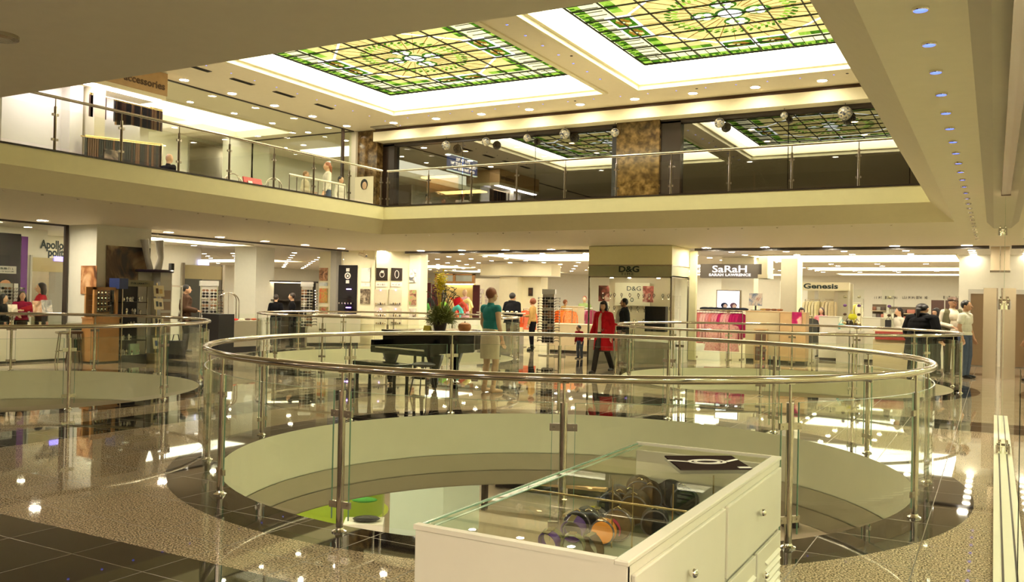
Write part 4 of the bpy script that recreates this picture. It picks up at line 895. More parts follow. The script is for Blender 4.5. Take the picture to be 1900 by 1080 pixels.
# upstairs
def up(px, pyt, X, z=3.52):
    q = W(px, 340, X=X); return (q.x, q.y), hgt(px, pyt, q.x, q.y) - z
b, h_ = up(607, 293, -16.5); person('woman with reddish hair in a white top and jeans standing upstairs', b, -.6, min(h_, 1.8), whitec, jean, 'long', 'pony', (.28, .10, .04), 'slack', 'stand', bz=3.52)
b, h_ = up(567, 317, -17.3); person('person in a cream top turned away at the upstairs handrail', b, 2.0, min(h_, 1.6), cream, greyc, 'long', 'short', (.25, .14, .06), 'front', 'stand', bz=3.52)
b, h_ = up(632, 315, -17.1); person('person in white with a dark cap upstairs near the glass edge', b, 1.6, min(h_, 1.6), whitec, whitec, 'long', 'short', (.015, .015, .02), 'down', 'stand', bz=3.52)
b, h_ = up(312, 290, -17.0); person('bald person in black seated upstairs below the belt display', b, PI, 1.72, blk, blk, 'long', None, (.02, .01, .01), 'front', 'sit', bz=3.52)
# the mannequins and torsos of the shops
q = at_y(862, 28.4); person('pale mannequin in a pink jacket standing in the back shop', q, -.4, hgt(864, 536, *q), lpink, None, 'long', None, (.5, .3, .2), 'hip', 'stand', skirt=(lpink, .4), sk=skinp, cat='mannequin', name='mannequin')
q = at_y(1084, 30.0); person('small mannequin with a green patterned top and pink trousers left of the glass kiosk', q, .2, hgt(1084, 549, *q), cloth('green_print', (.25, .32, .12)), lpink, 'short', 'short', (.25, .06, .03), 'down', 'stand', sk=skinp, cat='mannequin', name='mannequin')
q = at_y(1048, 33.0); person('person with reddish hair behind the tall beige counter box', q, 1.2, hgt(1055, 556, *q), tanc, blk, 'long', 'fluffy', (.25, .08, .02), 'down', 'stand')
late_sign()
# ============================================================ GROUND FLOOR SHOPS: SHELL
SCZ = 3.05
mb = MB(); mb.box(-46, 4, FAC + .05, 46, SCZ, SCZ + .1); mb.box(-46, XL - .05, -4, FAC + .05, SCZ, SCZ + .1); struct('ceiling', mb, mat('shop_ceiling', (.70, .66, .56), .5))
struct('wall_back', MB().box(-46, 4, 46, 46.1, 0, SCZ), whitew)
struct('wall_left', MB().box(-36.1, -36, 20, 46, 0, SCZ), whitew)
struct('wall_left', MB().box(-21.1, -21.0, 4, 13.5, 0, SCZ), whitew)
struct('wall_left', MB().box(-23.1, -23.0, 13.5, 20.2, 0, SCZ), whitew)
struct('wall_left', MB().box(-23.1, -21.0, 13.5, 13.56, 0, SCZ), whitew)
struct('wall_right', MB().box(.9, 1.0, 22.6, 46, 0, SCZ), whitew)
struct('trim_30', MB().box(-16.35, -9.8, FAC - .06, FAC + .04, 2.93, 3.0).box(-6.95, -.12, FAC - .06, FAC + .04, 2.93, 3.0), mat('track_dark', (.05, .04, .035), .4))
struct('trim_31', MB().box(XL - .03, XL + .03, 13.65, 21.8, 2.96, 3.0).box(XL - .03, XL + .03, 4, 12.1, 2.96, 3.0), mat('track_dark', (.05, .04, .035), .4))
def glowpanel(x0, x1, y0, y1, z, label):
    t = thing('ceiling_light_panel', label, 'ceiling light', ((x0 + x1) / 2, (y0 + y1) / 2, z)); a, b = (x1 - x0) / 2, (y1 - y0) / 2
    MB().box(-a, a, -b, b, -.012, -.002).build('diffuser', coves, t)  # glow put into the sheet instead of hidden cove lamps
    loft_rects([(-a, a, -b, b, -.001), (-a, a, -b, b, -.03), (-a - .05, a + .05, -b - .05, b + .05, -.03), (-a - .05, a + .05, -b - .05, b + .05, -.001)]).build('frame', paint, t)
glowpanel(-6.5, -.95, 26.6, 30.6, SCZ, 'wide glowing ceiling panel nearest the front of the right-hand clothes shop')
glowpanel(-6.4, -1.0, 35.0, 38.0, SCZ, 'second glowing ceiling panel of the right-hand clothes shop')
glowpanel(-6.3, -1.1, 41.5, 43.5, SCZ, 'farthest glowing ceiling panel of the right-hand clothes shop')
glowpanel(-15.2, -9.9, 25.0, 29.4, SCZ, 'wide glowing ceiling panel behind the mannequin in teal')
glowpanel(-17, -11., 38.0, 41.0, SCZ, 'far glowing ceiling panel deep in the middle shop')
glowpanel(-14, -8.5, 42.6, 45.0, SCZ, 'farthest glowing ceiling panel against the back wall of the middle shop')  # added to brighten the dark far end of the shop
glowpanel(-13.5, -9.2, 32.6, 35.2, SCZ, 'glowing ceiling panel halfway down the middle shop')  # extra panel, added for more light in the middle shop
glowpanel(-26, -20., 39.5, 42.0, SCZ, 'glowing ceiling panel near the back wall left of the middle')  # extra panel, added because the deep left interior was dark
glowpanel(-29, -22., 33.0, 36.0, SCZ, 'glowing ceiling panel deep in the shop left of centre')
glowpanel(-34, -27., 27.0, 29.5, SCZ, 'glowing ceiling panel deep in the far left department')
glowpanel(-21.2, -19.9, 14.2, 19.4, SCZ, 'long glowing ceiling panel of the left sunglasses shop')
dm = MB(); dm.lathe([(.11, 0), (.10, -.012), (.085, -.014)], 14); dm.f = dm.f[:-2]; dm.m = dm.m[:-2]; dm.mi = 1; dm.lathe([(.085, -.006), (.085, -.014), (.001, -.014)], 14)
SD = dm.build('shop_downlight', [whr, slg]); used['shop_downlight'] = 0
def inpan(x, y):
    for a, b, c, d in ((-14.1, -8.4, 42.5, 45.1), (-13.6, -9.1, 32.5, 35.3), (-26.1, -19.9, 39.4, 42.1), (-6.6, -.85, 26.4, 30.8), (-6.5, -.9, 34.9, 38.1), (-6.4, -1, 41.4, 43.6), (-15.3, -9.8, 24.9, 29.5), (-17.1, -10.9, 37.9, 41.1), (-29.1, -21.9, 32.9, 36.1), (-34.1, -26.9, 26.9, 29.6)):
        if a < x < b and c < y < d: return True
    return False
for i in range(23):
    for j in range(12):
        x = -.52 - i * 1.52; y = 23.3 + j * 1.52
        if inpan(x, y) or y > 41: continue
        if x < -18 and (x + y) < -6.5: continue
        if y > 30 and x > -3 and i > 0 and j % 2: continue
        put(SD, x, y, SCZ, 'round white downlight in the grid across the shop ceiling behind the far shop fronts', 'downlight grid of the back shops')
for k in range(23):
    if k % 2: put(SD, -.52, 23.3 + k * .76, SCZ, 'round white downlight in the dense row at the right end of the back shop', 'dense right row of downlights')
for y in (14.4, 15.95, 17.5, 19.05, 20.6): put(SD, -18.6, y, SCZ, 'round white downlight just inside the left sunglasses shop', 'downlights of the left shop')
for x, y in ((-19.6, 11.3), (-20.3, 12.6), (-19.2, 12.9), (-20.6, 11.0), (-22.2, 15.2), (-22.2, 17.3), (-22.2, 19.2)): put(SD, x, y, SCZ, 'round white downlight near the back walls of the left shops', 'downlights of the left shop back')
# ------------------------------------------------------------ pieces for shops
def flat(name, pts, m, label, cat, off=.004, parts=None, th=.012):
    """a flat picture or board between two pixel columns on a vertical plane; pts = (corner, corner2, z0, z1)"""
    a, b, z0, z1 = pts; a = Vector((a[0], a[1], 0)); b = Vector((b[0], b[1], 0)); L_ = (b - a).length; ang = math.atan2(b.y - a.y, b.x - a.x)
    t = thing(name, label, cat, ((a.x + b.x) / 2, (a.y + b.y) / 2, z0), ang)
    MB().box(-L_ / 2, L_ / 2, -th - off, -off, 0, z1 - z0).build('panel', m, t)
    return t, L_, z1 - z0
def ontop(X=None, Y=None, px0=0, px1=0, py0=0, py1=0):
    p = W(px0, py0, X=X, Y=Y); q = W(px1, py1, X=X, Y=Y); return (p.x, p.y), (q.x, q.y), min(p.z, q.z), max(p.z, q.z)
def zat(px, py, X=None, Y=None): return W(px, py, X=X, Y=Y).z
white_ink = mat('white_ink', (.8, .78, .7), .4)
# left: pier with pictures
column(-18.15, -17.15, 12.2, 13.6, 0, 3.0, mat('pier_white', (.72, .71, .62), .5), 'white wall pier between the left shops carrying two pictures')
z0, z1 = zat(165, 546, Y=12.19), zat(165, 493, Y=12.19); a, b = W(151, 520, Y=12.19), W(180, 520, Y=12.19)
flat('poster', ((a.x, 12.19), (b.x, 12.19), z0, z1), picture('poster_child', [(.08, .03, .015), (.35, .14, .05), (.62, .36, .18), (.70, .50, .33)], 2.2, 3, 1.), 'small poster of a face in warm brown tones on the white pier', 'poster')
z0, z1 = zat(240, 560, X=-17.14), zat(240, 458, X=-17.14)
pa, pb = W(196, 520, X=-17.14), W(277, 520, X=-17.14)
flat('poster', ((-17.14, pa.y), (-17.14, pb.y), z0, z1), picture('poster_mane', [(.02, .012, .008), (.10, .05, .02), (.28, .18, .09), (.48, .40, .25)], .9, 1.4, 2.2), 'large brown poster of a flowing mane beside the white pier', 'poster')
struct('window_14', MB().box(XL - .03, XL + .03, 12.08, 12.16, 0, 3.0), dark)
struct('window_15', MB().box(XL - .006, XL + .006, 4, 12.05, 0, 2.95), gclear)
# Apollo wall
t = thing('wall_sign', 'dark serif lettering reading Apollo polit on the cream wall of the left shop', 'sign', (-20.99, W(97, 455, X=-20.98).y, 0), PI / 2)
za, zb = zat(97, 455, X=-20.98), zat(104, 466, X=-20.98)
ink = mat('sign_ink', (.01, .03, .03), .4)
text('lettering', 'Apollo', .29, ink, t, (.0, -.01, za + .0), sx=.78, off=.010); text('lettering', 'polit', .29, ink, t, (.10, -.01, za - .19), sx=.80, off=.010)
p0, p1, z0, z1 = ontop(X=-20.98, px0=40, px1=50, py0=440, py1=590); flat('banner', ((-20.98, W(38, 500, X=-20.98).y), (-20.98, W(50, 500, X=-20.98).y), .9, 2.85), mat('purple_banner', (.16, .03, .26), .4), 'narrow purple banner on the wall of the far left shop', 'banner')
t, L_, H_ = flat('poster', ((-20.98, W(0, 500, X=-20.98).y - .8), (-20.98, W(37, 500, X=-20.98).y), 1.2, 2.9), picture('poster_black', [(.004, .004, .006), (.01, .008, .01), (.02, .01, .02)], 1.2, 6, 1), 'large black poster with a grey caption strip at the far left', 'poster')
MB().box(-L_ * .1, L_ * .42, -.024, -.016, .72, .90).build('caption_strip', greyl, t); scribble(L_ * .4, .05, 3, ink, t, (L_ * .17, -.025, .84)); scribble(L_ * .4, .03, 4, ink, t, (L_ * .17, -.025, .77))
m = MB(); m.sph((-L_ * .15, -.02, .15), (.3, .006, .13), 12, 6); m.sph((L_ * .2, -.02, .38), (.16, .006, .2), 12, 6, Matrix.Rotation(.6, 3, 'Y')); m.build('shoulder_print', mat('print_skin', (.55, .28, .13), .4), t)
p0, p1, z0, z1 = ontop(X=-20.98, px0=58, px1=119, py0=478, py1=600)
t = thing('elevator', 'lift doorway with a bronze header below the Apollo lettering', 'elevator', (-20.97, (p0[1] + p1[1]) / 2, 0), PI / 2); L_ = p1[1] - p0[1]
MB().box(-L_ / 2, L_ / 2, -.03, 0, 2.0, 2.35).build('header', mat('bronze_panel', (.45, .38, .22), .3, .7), t); MB().box(-L_ / 2, 0, -.02, 0, 0, 2.0).build('door_panel', steeld, t); MB().box(.01, L_ / 2, -.02, 0, 0, 2.0).build('door_panel', greyp, t)
MB().box(-L_ / 2 - .05, -L_ / 2, -.05, 0, 0, 2.4).build('frame', greyl, t); tag(MB().box(-.13, .13, -.05, 0, 0, .12).build('floor_indicator', mat('indicator', (.2, .2, .3), .3, emit=(.25, .2, .9), es=1.2), loc=(-20.94, W(109, 474, X=-20.94).y, 2.28), rz=PI / 2), 'small lit violet floor indicator above the lift under the Apollo lettering', 'indicator')
# far left counter
ct = thing('shop_counter', 'long white shop counter with a glass case on top at the far left', 'counter', (-18.2, 10.3, 0))
MB().box(-.32, .32, -1.9, 1.75, .05, .72).build('body', whitew, ct); MB().box(-.30, .30, -1.85, 1.7, 0, .05).build('plinth', blackm, ct); m = MB(); m.box(-.31, .31, -1.88, 1.73, .72, .98); m.build('glass_case', gcase, ct)
MB().box(-.33, .33, -1.91, 1.76, .97, .985).build('top_edge', steeld, ct) if False else None
rn = random.Random(9)
for k in range(15):
    c = rn.choice([(.6, .5, .3), (.7, .35, .3), (.4, .45, .4), (.8, .75, .6), (.5, .25, .1)])
    simple('trinket', 'small trinket inside the glass case of the far left counter', [('body', 0, 0)] and 'trinket', [('body', MB().lathe([(.03, 0), (.045, .03), (.02, .08), (.03, .11), (.001, .12)], 10), mat('trinket_%d' % int(c[0] * 10), c, .3), True), ('base', MB().box(-.05, .05, -.05, .05, -.012, 0), white)], (-18.2 + rn.uniform(-.18, .22), 8.65 + k * .22, .735), 0, 'trinkets in the far left case')
for k, (px, w_, h_, c) in enumerate(((70, .26, .30, (.60, .38, .22)), (85, .24, .32, (.42, .44, .40)), (22, .2, .22, (.7, .62, .45)))):
    q = W(px, 580, X=-18.05); simple('magazine_holder', ['stand with warm toned magazines on the far left counter', 'stand with grey toned magazines on the far left counter', 'small pale stand at the left end of the far left counter'][k], 'stand', [('magazine', MB().rbox((0, 0, h_ / 2 + .02), (.02, w_, h_), Matrix.Rotation(-.2, 3, 'Y')), picture('mag%d' % k, [tuple(x * .5 for x in c), c, (.75, .7, .6)], 6, k, 1)), ('holder', MB().box(-.06, .06, -w_ / 2, w_ / 2, 0, .02), steeld)], (-18.02, q.y, .985))
def stool(loc, label, mm):
    t = thing('stool', label, 'stool', loc); MB().lathe([(.15, .62), (.17, .64), (.17, .67), (.001, .68)], 20).build('seat', mm, t, True)
    for a in (.4, 1.97, 3.54, 5.1): MB().tube([(.11 * math.cos(a), .11 * math.sin(a), .63), (.19 * math.cos(a), .19 * math.sin(a), 0)], .013, 8).build('leg', mm, t, True)
    MB().tube([(.155 * math.cos(2 * PI * k / 20), .155 * math.sin(2 * PI * k / 20), .25) for k in range(20)], .009, 6, closed=True).build('foot_ring', steeld, t, True)
q = W(118, 640, X=-17.3); stool((-17.3, q.y, 0), 'steel stool standing between the white counter and the brown one', steeld)
q = W(138, 640, X=-17.2); stool((-17.2, q.y, 0), 'brown wooden stool just left of the orange cabinet', darkw)
q = W(150, 640, X=-17.2); simple('poster_board', 'white board with two black round marks leaning behind the wooden stool', 'board', [('board', MB().rbox((0, 0, .42), (.42, .02, .84), Matrix.Rotation(-.08, 3, 'X')), white), ('mark', MB().rbox((.04, -.03, .36), (.2, .012, .26), Matrix.Rotation(-.08, 3, 'X')), ink), ('mark', MB().rbox((0, -.045, .72), (.3, .012, .06), Matrix.Rotation(-.08, 3, 'X')), ink)], (-17.35, q.y, 0), PI / 2 - .2)
# orange cabinet with glass top
ya, yb = W(172, 620, X=-16.75).y, W(221, 620, X=-16.75).y; L_ = yb - ya
t = thing('wooden_cabinet', 'orange wooden cabinet with a glazed upper part before the white pier', 'cabinet', (-17.0, (ya + yb) / 2, 0), PI / 2)
MB().box(-L_ / 2, L_ / 2, -.25, .12, .03, .95).build('body', woodo, t); MB().box(-L_ / 2 - .02, L_ / 2 + .02, -.27, .12, .95, .98).build('top', woodo, t); MB().box(-L_ / 2 + .03, L_ / 2 - .03, -.22, .1, 0, .03).build('plinth', dark, t)
m = MB(); H1 = zat(200, 533, X=-16.8)
for x in (-L_ / 2 + .03, L_ / 2 - .09): m.box(x, x + .06, -.23, -.17, .98, H1)
m.box(-L_ / 2 + .03, L_ / 2 - .03, -.23, -.17, H1 - .06, H1); m.box(-L_ / 2 + .03, L_ / 2 - .03, -.23, -.17, .98, 1.03); m.box(-L_ / 2 + .03, L_ / 2 - .03, .05, .10, .98, H1); m.build('door_frame', woodo, t)
MB().box(-L_ / 2 + .09, L_ / 2 - .09, -.21, -.20, 1.03, H1 - .06).build('door_glass', gcase, t)
for k in range(4): MB().box(-L_ / 2 + .09, L_ / 2 - .09, -.16, .05, 1.1 + k * .12, 1.11 + k * .12).build('shelf', darkw, t)
for k in range(4):
    for j in range(5): 
        o = simple('wristwatch', 'small silver watch on the dark shelves of the orange cabinet', 'watch', [('case', MB().tube([(0, -.012, 0), (0, .012, 0)], .018, 12), chrome, True), ('strap', MB().box(-.012, .012, -.006, .006, -.04, .04), blackm)], (-17.0 + .06, (ya + yb) / 2 - L_ / 2 + .16 + j * (L_ - .3) / 4, 1.155 + k * .12), PI / 2, 'watches in the orange cabinet')
# dark jewellery stand with grey crowned tower
ya, yb = W(226, 620, X=-16.7).y, W(272, 620, X=-16.7).y; L_ = yb - ya
t = thing('jewellery_stand', 'black jewellery shelving under a grey caption board', 'shelf', (-16.9, (ya + yb) / 2, 0), PI / 2); H1 = zat(250, 520, X=-16.8)
MB().box(-L_ / 2, L_ / 2, .15, .18, 0, H1 - .1).build('back', blackm, t)
for z in (.12, .45, .75, 1.02, 1.3): MB().box(-L_ / 2, L_ / 2, -.2, .15, z, z + .02).build('shelf', blackm, t)
MB().box(-L_ / 2, L_ / 2, -.22, .18, 0, .12).build('plinth', blackm, t); MB().box(-L_ / 2 + .1, L_ / 2 + .12, -.24, -.2, H1 - .14, H1 + .0).build('caption_board', mat('caption_olive', (.22, .20, .11), .4), t); MB().box(-L_ / 2 - .12, -L_ / 2 + .1, -.24, .1, H1 - .2, H1 + .03).build('blue_panel', mat('blue_panel', (.03, .05, .18), .4), t)
scribble(L_ * .8, .045, 8, ink, t, (.1, -.245, H1 - .07))
for x in (-L_ / 2, L_ / 2): MB().box(x - .01, x + .01, -.2, -.18, 0, H1 - .14).build('upright', steeld, t)
for k in range(44):
    z = rn.choice([.14, .47, .77, 1.04, 1.32]); y_ = (ya + yb) / 2 + rn.uniform(-L_ / 2 + .05, L_ / 2 - .05)
    m = MB(); m.sph((0, 0, .04 + rn.random() * .05), (.024, .022, .028 + rn.random() * .03), 8, 6); m.lathe([(.03, 0), (.012, .012), (.009, .05)], 8)
    tag(m.build('jewel', rn.choice([chrome, whitew, white]), None, True, loc=(-16.9 + rn.uniform(.02, .17), y_, z + .002)), 'small glittering jewel on the black shelving', 'jewellery', 'jewels on the black shelving')
q = W(255, 640, X=-16.66); tag(MB().box(-.12, .12, -.03, .03, 0, .24).build('gift_box', mat('pale_green', (.45, .62, .42), .4), loc=(-16.78, q.y, .145), rz=PI / 2), 'pale green box on the lowest black shelf', 'box')
# card tower
ya, yb = W(276, 620, X=-16.7).y, W(322, 620, X=-16.7).y; L_ = yb - ya; yc = (ya + yb) / 2
t = thing('display_tower', 'grey display tower with a flared crown and a dark round shelf', 'display', (-17.0, yc, 0), PI / 2); H1 = zat(300, 506, X=-16.9)
MB().box(.02, L_ / 2, -.2, .2, .0, H1).build('column', greyl, t); MB().box(-L_ / 2, .02, .1, .2, 0, H1).build('column', greyl, t); MB().lathe([(.01, 0), (.42, 0), (.44, .03), (.42, .06), (.01, .06)], 24, (.0, 0, H1)).build('round_shelf', mat('violet_black', (.02, .012, .03), .3), t, True)
m = MB(); m.tube([(-.1, 0, H1 + .06), (-.2, 0, H1 + .35), (-.28, 0, H1 + .75)], [.10, .09, .12], 10, flat=.5); m.tube([(.1, 0, H1 + .06), (.18, 0, H1 + .35), (.12, 0, H1 + .75)], [.12, .09, .14], 10, flat=.5); m.build('crown', greyl, t, True)
for k in range(5): MB().box(.05, L_ / 2 - .04, -.215, -.2, .35 + k * .26, .55 + k * .26).build('niche', mat('niche', (.30, .22, .16), .4), t)
tag(MB().box(-.05, .05, -.04, .04, 0, .17).build('speaker', blackm, loc=(-17.0, W(318, 500, X=-17.0).y, H1 + .061)), 'tiny black loudspeaker on the dark round shelf', 'speaker')
for k, yy in enumerate((560, 540 + 17, 0, 0)): pass
pole = thing('card_rack', 'thin rack carrying four cream picture cards', 'rack', (-16.62, W(290, 620, X=-16.6).y, 0), PI / 2)
MB().cyl(0, 0, 0, zat(290, 525, X=-16.6), .012, seg=8).build('pole', brass, pole); MB().box(-.12, .18, -.14, .14, 0, .16).build('base', beige, pole)
for k, (px, pyc) in enumerate(((291, 540), (290, 564), (288, 596), (287, 637))):
    zc = zat(px, pyc, X=-16.55); t2 = thing('picture_card', ['top', 'second', 'third', 'lowest'][k] + ' cream picture card on the thin rack, with two small dark motifs', 'card', (-16.56, pole.location.y, zc), PI / 2 + (.1 if k % 2 else -.05), 'picture cards on the thin rack')
    MB().rbox((0, -.01, 0), (.27, .01, .25), Matrix.Rotation(-.15, 3, 'X')).build('card', mat('card_cream', (.82, .74, .50), .4), t2); MB().rbox((-.05, -.022, .0), (.06, .006, .12), Matrix.Rotation(-.15, 3, 'X')).build('motif', [darkw, ink, blackm, mat('motif_blue', (.05, .09, .25), .4)][k], t2); MB().rbox((.05, -.022, -.01), (.07, .006, .10), Matrix.Rotation(-.15, 3, 'X')).build('motif', [brass, dark, darkw, greyp][k], t2)
# mirror / standing frame and dark bag behind
q = W(330, 620, X=-17.4); simple('standing_mirror', 'tall thin framed standing mirror beside the grey tower', 'mirror', [('frame', MB().box(-.22, -.2, -.02, .02, 0, 1.7).box(.2, .22, -.02, .02, 0, 1.7).box(-.22, .22, -.02, .02, 1.68, 1.72), steeld), ('foot', MB().box(-.24, .24, -.15, .15, 0, .03), steeld), ('glass', MB().box(-.2, .2, -.008, .008, .1, 1.68), gcase)], (-17.5, q.y, 0), PI / 2 + .2)
q = W(318, 640, X=-16.9); simple('tote_bag', 'dark blue bag standing on the floor right of the card rack', 'bag', [('body', MB().prism([(-.2, -.1), (.2, -.1), (.16, .12), (-.16, .12)], 0, .42), mat('navy', (.012, .018, .04), .6)), ('handle', MB().tube([(-.08, 0, .42), (-.05, 0, .56), (.05, 0, .56), (.08, 0, .42)], .012, 6), blackm, True)], (-16.75, q.y, 0), 1.2)
# doorway with steel frame on the left back wall
ya, yb = W(340, 520, X=-22.98).y, W(410, 520, X=-22.98).y; L_ = yb - ya
t = thing('lift_doorway', 'steel framed lift doorway behind the left sunglasses tower', 'doorway', (-22.97, (ya + yb) / 2, 0), PI / 2); H1 = zat(375, 493, X=-22.97)
MB().box(-L_ / 2, L_ / 2, -.03, 0, H1 - .45, H1).build('header', mat('bronze_panel', (.45, .38, .22), .3, .7), t); MB().box(-L_ / 2, -.05, -.015, 0, 0, H1 - .45).build('door_panel', mat('dark_steel', (.10, .10, .09), .3, .6), t); MB().box(-.04, L_ / 2, -.015, 0, 0, H1 - .45).build('door_panel', greyp, t)
MB().box(-L_ / 2 - .1, -L_ / 2, -.06, 0, 0, H1 + .06).build('frame', steeld, t); MB().box(L_ / 2, L_ / 2 + .1, -.06, 0, 0, H1 + .06).build('frame', steeld, t)
tag(MB().box(-.22, .22, -.04, 0, 0, .17).build('floor_indicator', mat('indicator2', (.5, .5, .55), .3, emit=(.5, .5, .9), es=.6), loc=(-22.95, W(377, 489, X=-22.95).y, zat(377, 492, X=-22.95)), rz=PI / 2), 'small pale lit indicator above the steel framed lift doorway', 'indicator')
column(-21.45, -20.5, 20.2, 21.0, 0, SCZ, mat('pier_white', (.72, .71, .62), .5), 'plain white square column at the end of the left sunglasses shop')
# ------------------------------------------------------------ sunglasses and towers
sgm = MB()
for s in (-1, 1): sgm.sph((s * .035, -.01, 0), (.030, .006, .022), 10, 6); sgm.tube([(s * .065, -.008, .008), (s * .068, .10, .006), (s * .068, .13, -.015)], .0035, 4)
sgm.tube([(-.012, -.012, .006), (0, -.014, .010), (.012, -.012, .006)], .004, 5)
SGO = sgm.build('sunglasses', [mat('lens_dark', (.012, .010, .010), .08)], None, True); used['sunglasses'] = 0; SGALT = mat('lens_brown', (.20, .10, .05), .1)
SG2 = sgm.mesh('sunglasses', [SGALT], True); SG3 = sgm.mesh('sunglasses', [mat('lens_silver', (.6, .58, .5), .15, .8)], True)
def tower(loc, rz, z0, z1, rows, cols, label, glab, grp, faces=(0, 1), head=True, w_=.30):
    t = thing('sunglasses_tower', label, 'display tower', loc, rz); h2 = w_ / 2
    MB().box(-h2, h2, -h2, h2, z0, z1).build('column', greyl, t)
    for s in (-1, 1): MB().box(s * h2 - .01, s * h2 + .01, -h2 - .02, -h2, z0, z1).build('edge_strip', steel, t)
    if head: MB().box(-h2 - .03, h2 + .03, -h2 - .03, h2 + .03, z1, z1 + .14).build('header', mat('tower_head', (.45, .44, .40), .4), t)
    MB().cyl(0, 0, .04, z0, .03, seg=12).build('pole', steeld, t); MB().lathe([(.28, 0), (.28, .03), (.04, .05)], 20).build('base', steeld, t)
    rn = random.Random(int(loc[0] * 10))
    for fc in faces:
        ang = rz + fc * PI / 2
        for i in range(rows):
            for j in range(cols):
                x = (j - (cols - 1) / 2) * w_ / cols; z = z0 + .06 + i * (z1 - z0 - .1) / rows; v = Matrix.Rotation(ang, 3, 'Z') @ Vector((x, -h2 - .14, 0))
                if used['sunglasses']: o = SGO.copy(); COL.objects.link(o)
                else: o = SGO; used['sunglasses'] = 1
                k = rn.random()
                if k > .6: o.data = SG2 if k < .85 else SG3
                o.location = (loc[0] + v.x, loc[1] + v.y, z); o.rotation_euler = (0, 0, ang); o.scale = (1.25, 1, 1.5); tag(o, glab, 'sunglasses', grp)
    return t
q = W(386, 600, X=-18.75); tower((-18.75, q.y, 0), .9, .5, 1.74, 14, 2, 'wide revolving sunglasses tower with a white header in the left shop', 'pair of sunglasses on the wide tower of the left shop', 'sunglasses on the left tower', (0, 1), True, .42)
q = W(568, 600, X=-17.6); tower((-17.6, q.y, 0), .75, .62, zat(568, 532, X=-17.6), 13, 2, 'revolving sunglasses tower on a thin pole left of the wall with watch pictures', 'pair of sunglasses on the tower left of the watch pictures', 'sunglasses on the corner tower', (0, 1))
q = W(1018, 600, Y=21.9); tower((q.x, 21.9, 0), .35, .35, zat(1018, 546, Y=21.9), 17, 2, 'revolving sunglasses tower between the tan jacket woman and the orange clothes', 'pair of sunglasses on the tower beside the orange clothes', 'sunglasses on the middle tower', (0, 1, 3))
q = W(15, 600, X=-20.5); tower((-20.5, q.y, 0), .7, .8, 1.68, 10, 2, 'sunglasses tower behind the far left counter, cut by the picture edge', 'pair of sunglasses on the far left tower', 'sunglasses on the far left tower', (0, 1), False)
# brass clothes arch and low counters on the left
q = W(423, 590, X=-18.45); t = thing('luggage_cart', 'arched steel hoop cart behind the black counter end', 'cart', (-18.45, q.y, 0), 1.0); zt = zat(423, 543, X=-18.45)
for r, w_ in ((.26, .0), (.20, .05)): MB().tube([(-r, w_, .3), (-r, w_, zt - r)] + [(-r * math.cos(a), w_, zt - r + r * math.sin(a)) for a in [PI * k / 12 for k in range(13)]] + [(r, w_, zt - r), (r, w_, .3)], .014, 8).build('hoop', steeld, t, True)
MB().box(-.3, .3, -.2, .25, .22, .30).build('platform', darkw, t); MB().tube([(0, 0, .3), (0, 0, zt)], .008, 6).build('centre_bar', steeld, t)
for s in (-1, 1): MB().sph((s * .24, .02, .1), (.09, .03, .1), 12, 8).build('wheel', blackm, t, True)
t.scale = (1.1, 1.1, 1)
t = thing('shop_counter', 'white counter with a black end panel left of the back left railing', 'counter', (-17.7, 0, 0)); ya, yb = W(405, 640, X=-17.4).y, W(484, 640, X=-17.4).y; t.location.y = (ya + yb) / 2; L_ = yb - ya; zt = zat(430, 583, X=-17.4)
MB().box(-.3, .3, -L_ / 2, -L_ / 2 + .35 * L_, .0, zt).build('end_panel', blackm, t); MB().box(-.3, .3, -L_ / 2 + .35 * L_, L_ / 2, .15, zt - .18).build('body', white, t); MB().box(-.28, .28, -L_ / 2 + .35 * L_, L_ / 2, 0, .15).build('plinth', blackm, t); MB().box(-.3, .3, -L_ / 2 + .35 * L_, L_ / 2, zt - .18, zt).build('glass_case', gcase, t)
for k, c in enumerate(((.5, .03, .02), (.7, .65, .5), (.1, .05, .04), (.4, .1, .05))): tag(MB().sph((0, 0, .03), (.07, .1, .03), 10, 6).build('folded_scarf', cloth('scarf%d' % k, c), None, True, loc=(-17.6, t.location.y + .0 + k * .22, zt - .178)), ['red', 'cream', 'dark brown', 'rust'][k] + ' small folded scarf in the glass case of the white counter', 'scarf')
# display wall in the corner with watch pictures
cw = thing('display_wall', 'cream corner display wall with watch pictures and small lit niches', 'display wall', (0, 0, 0))
A0, A1, A2 = (-18.25, 21.8), (-17.1, 21.95), (-16.35, 22.85)
lerp = lambda a, b, t_: (a[0] + (b[0] - a[0]) * t_, a[1] + (b[1] - a[1]) * t_)
MB().wall(A0, A1, 0, 3.0, .10).build('left_panel', paint, cw); MB().wall(A1, A2, 0, 3.0, .10).build('right_panel', paint, cw)
def onwall(a, b, px0, px1, py0, py1, off=.07):
    a3 = Vector((a[0], a[1], 0)); b3 = Vector((b[0], b[1], 0)); d = (b3 - a3).normalized(); n = Vector((d.y, -d.x, 0)); out = []
    for px, py in ((px0, py0), (px1, py1)):
        r = RX * (px - 950) - RY * (py - 540) - RZ * F; o = a3 + n * off; tt = (o - CAM).dot(n) / r.dot(n); out.append(CAM + r * tt)
    p, q = out; return (p.x, p.y), (q.x, q.y), min(p.z, q.z), max(p.z, q.z)
blk_gl = mat('black_gloss', (.008, .006, .010), .1)
t, L_, H_ = flat('display_case', onwall(A0, A1, 629, 661, 492, 600), blk_gl, 'tall black display case with a big wristwatch picture and violet lamps', 'display case', 0)
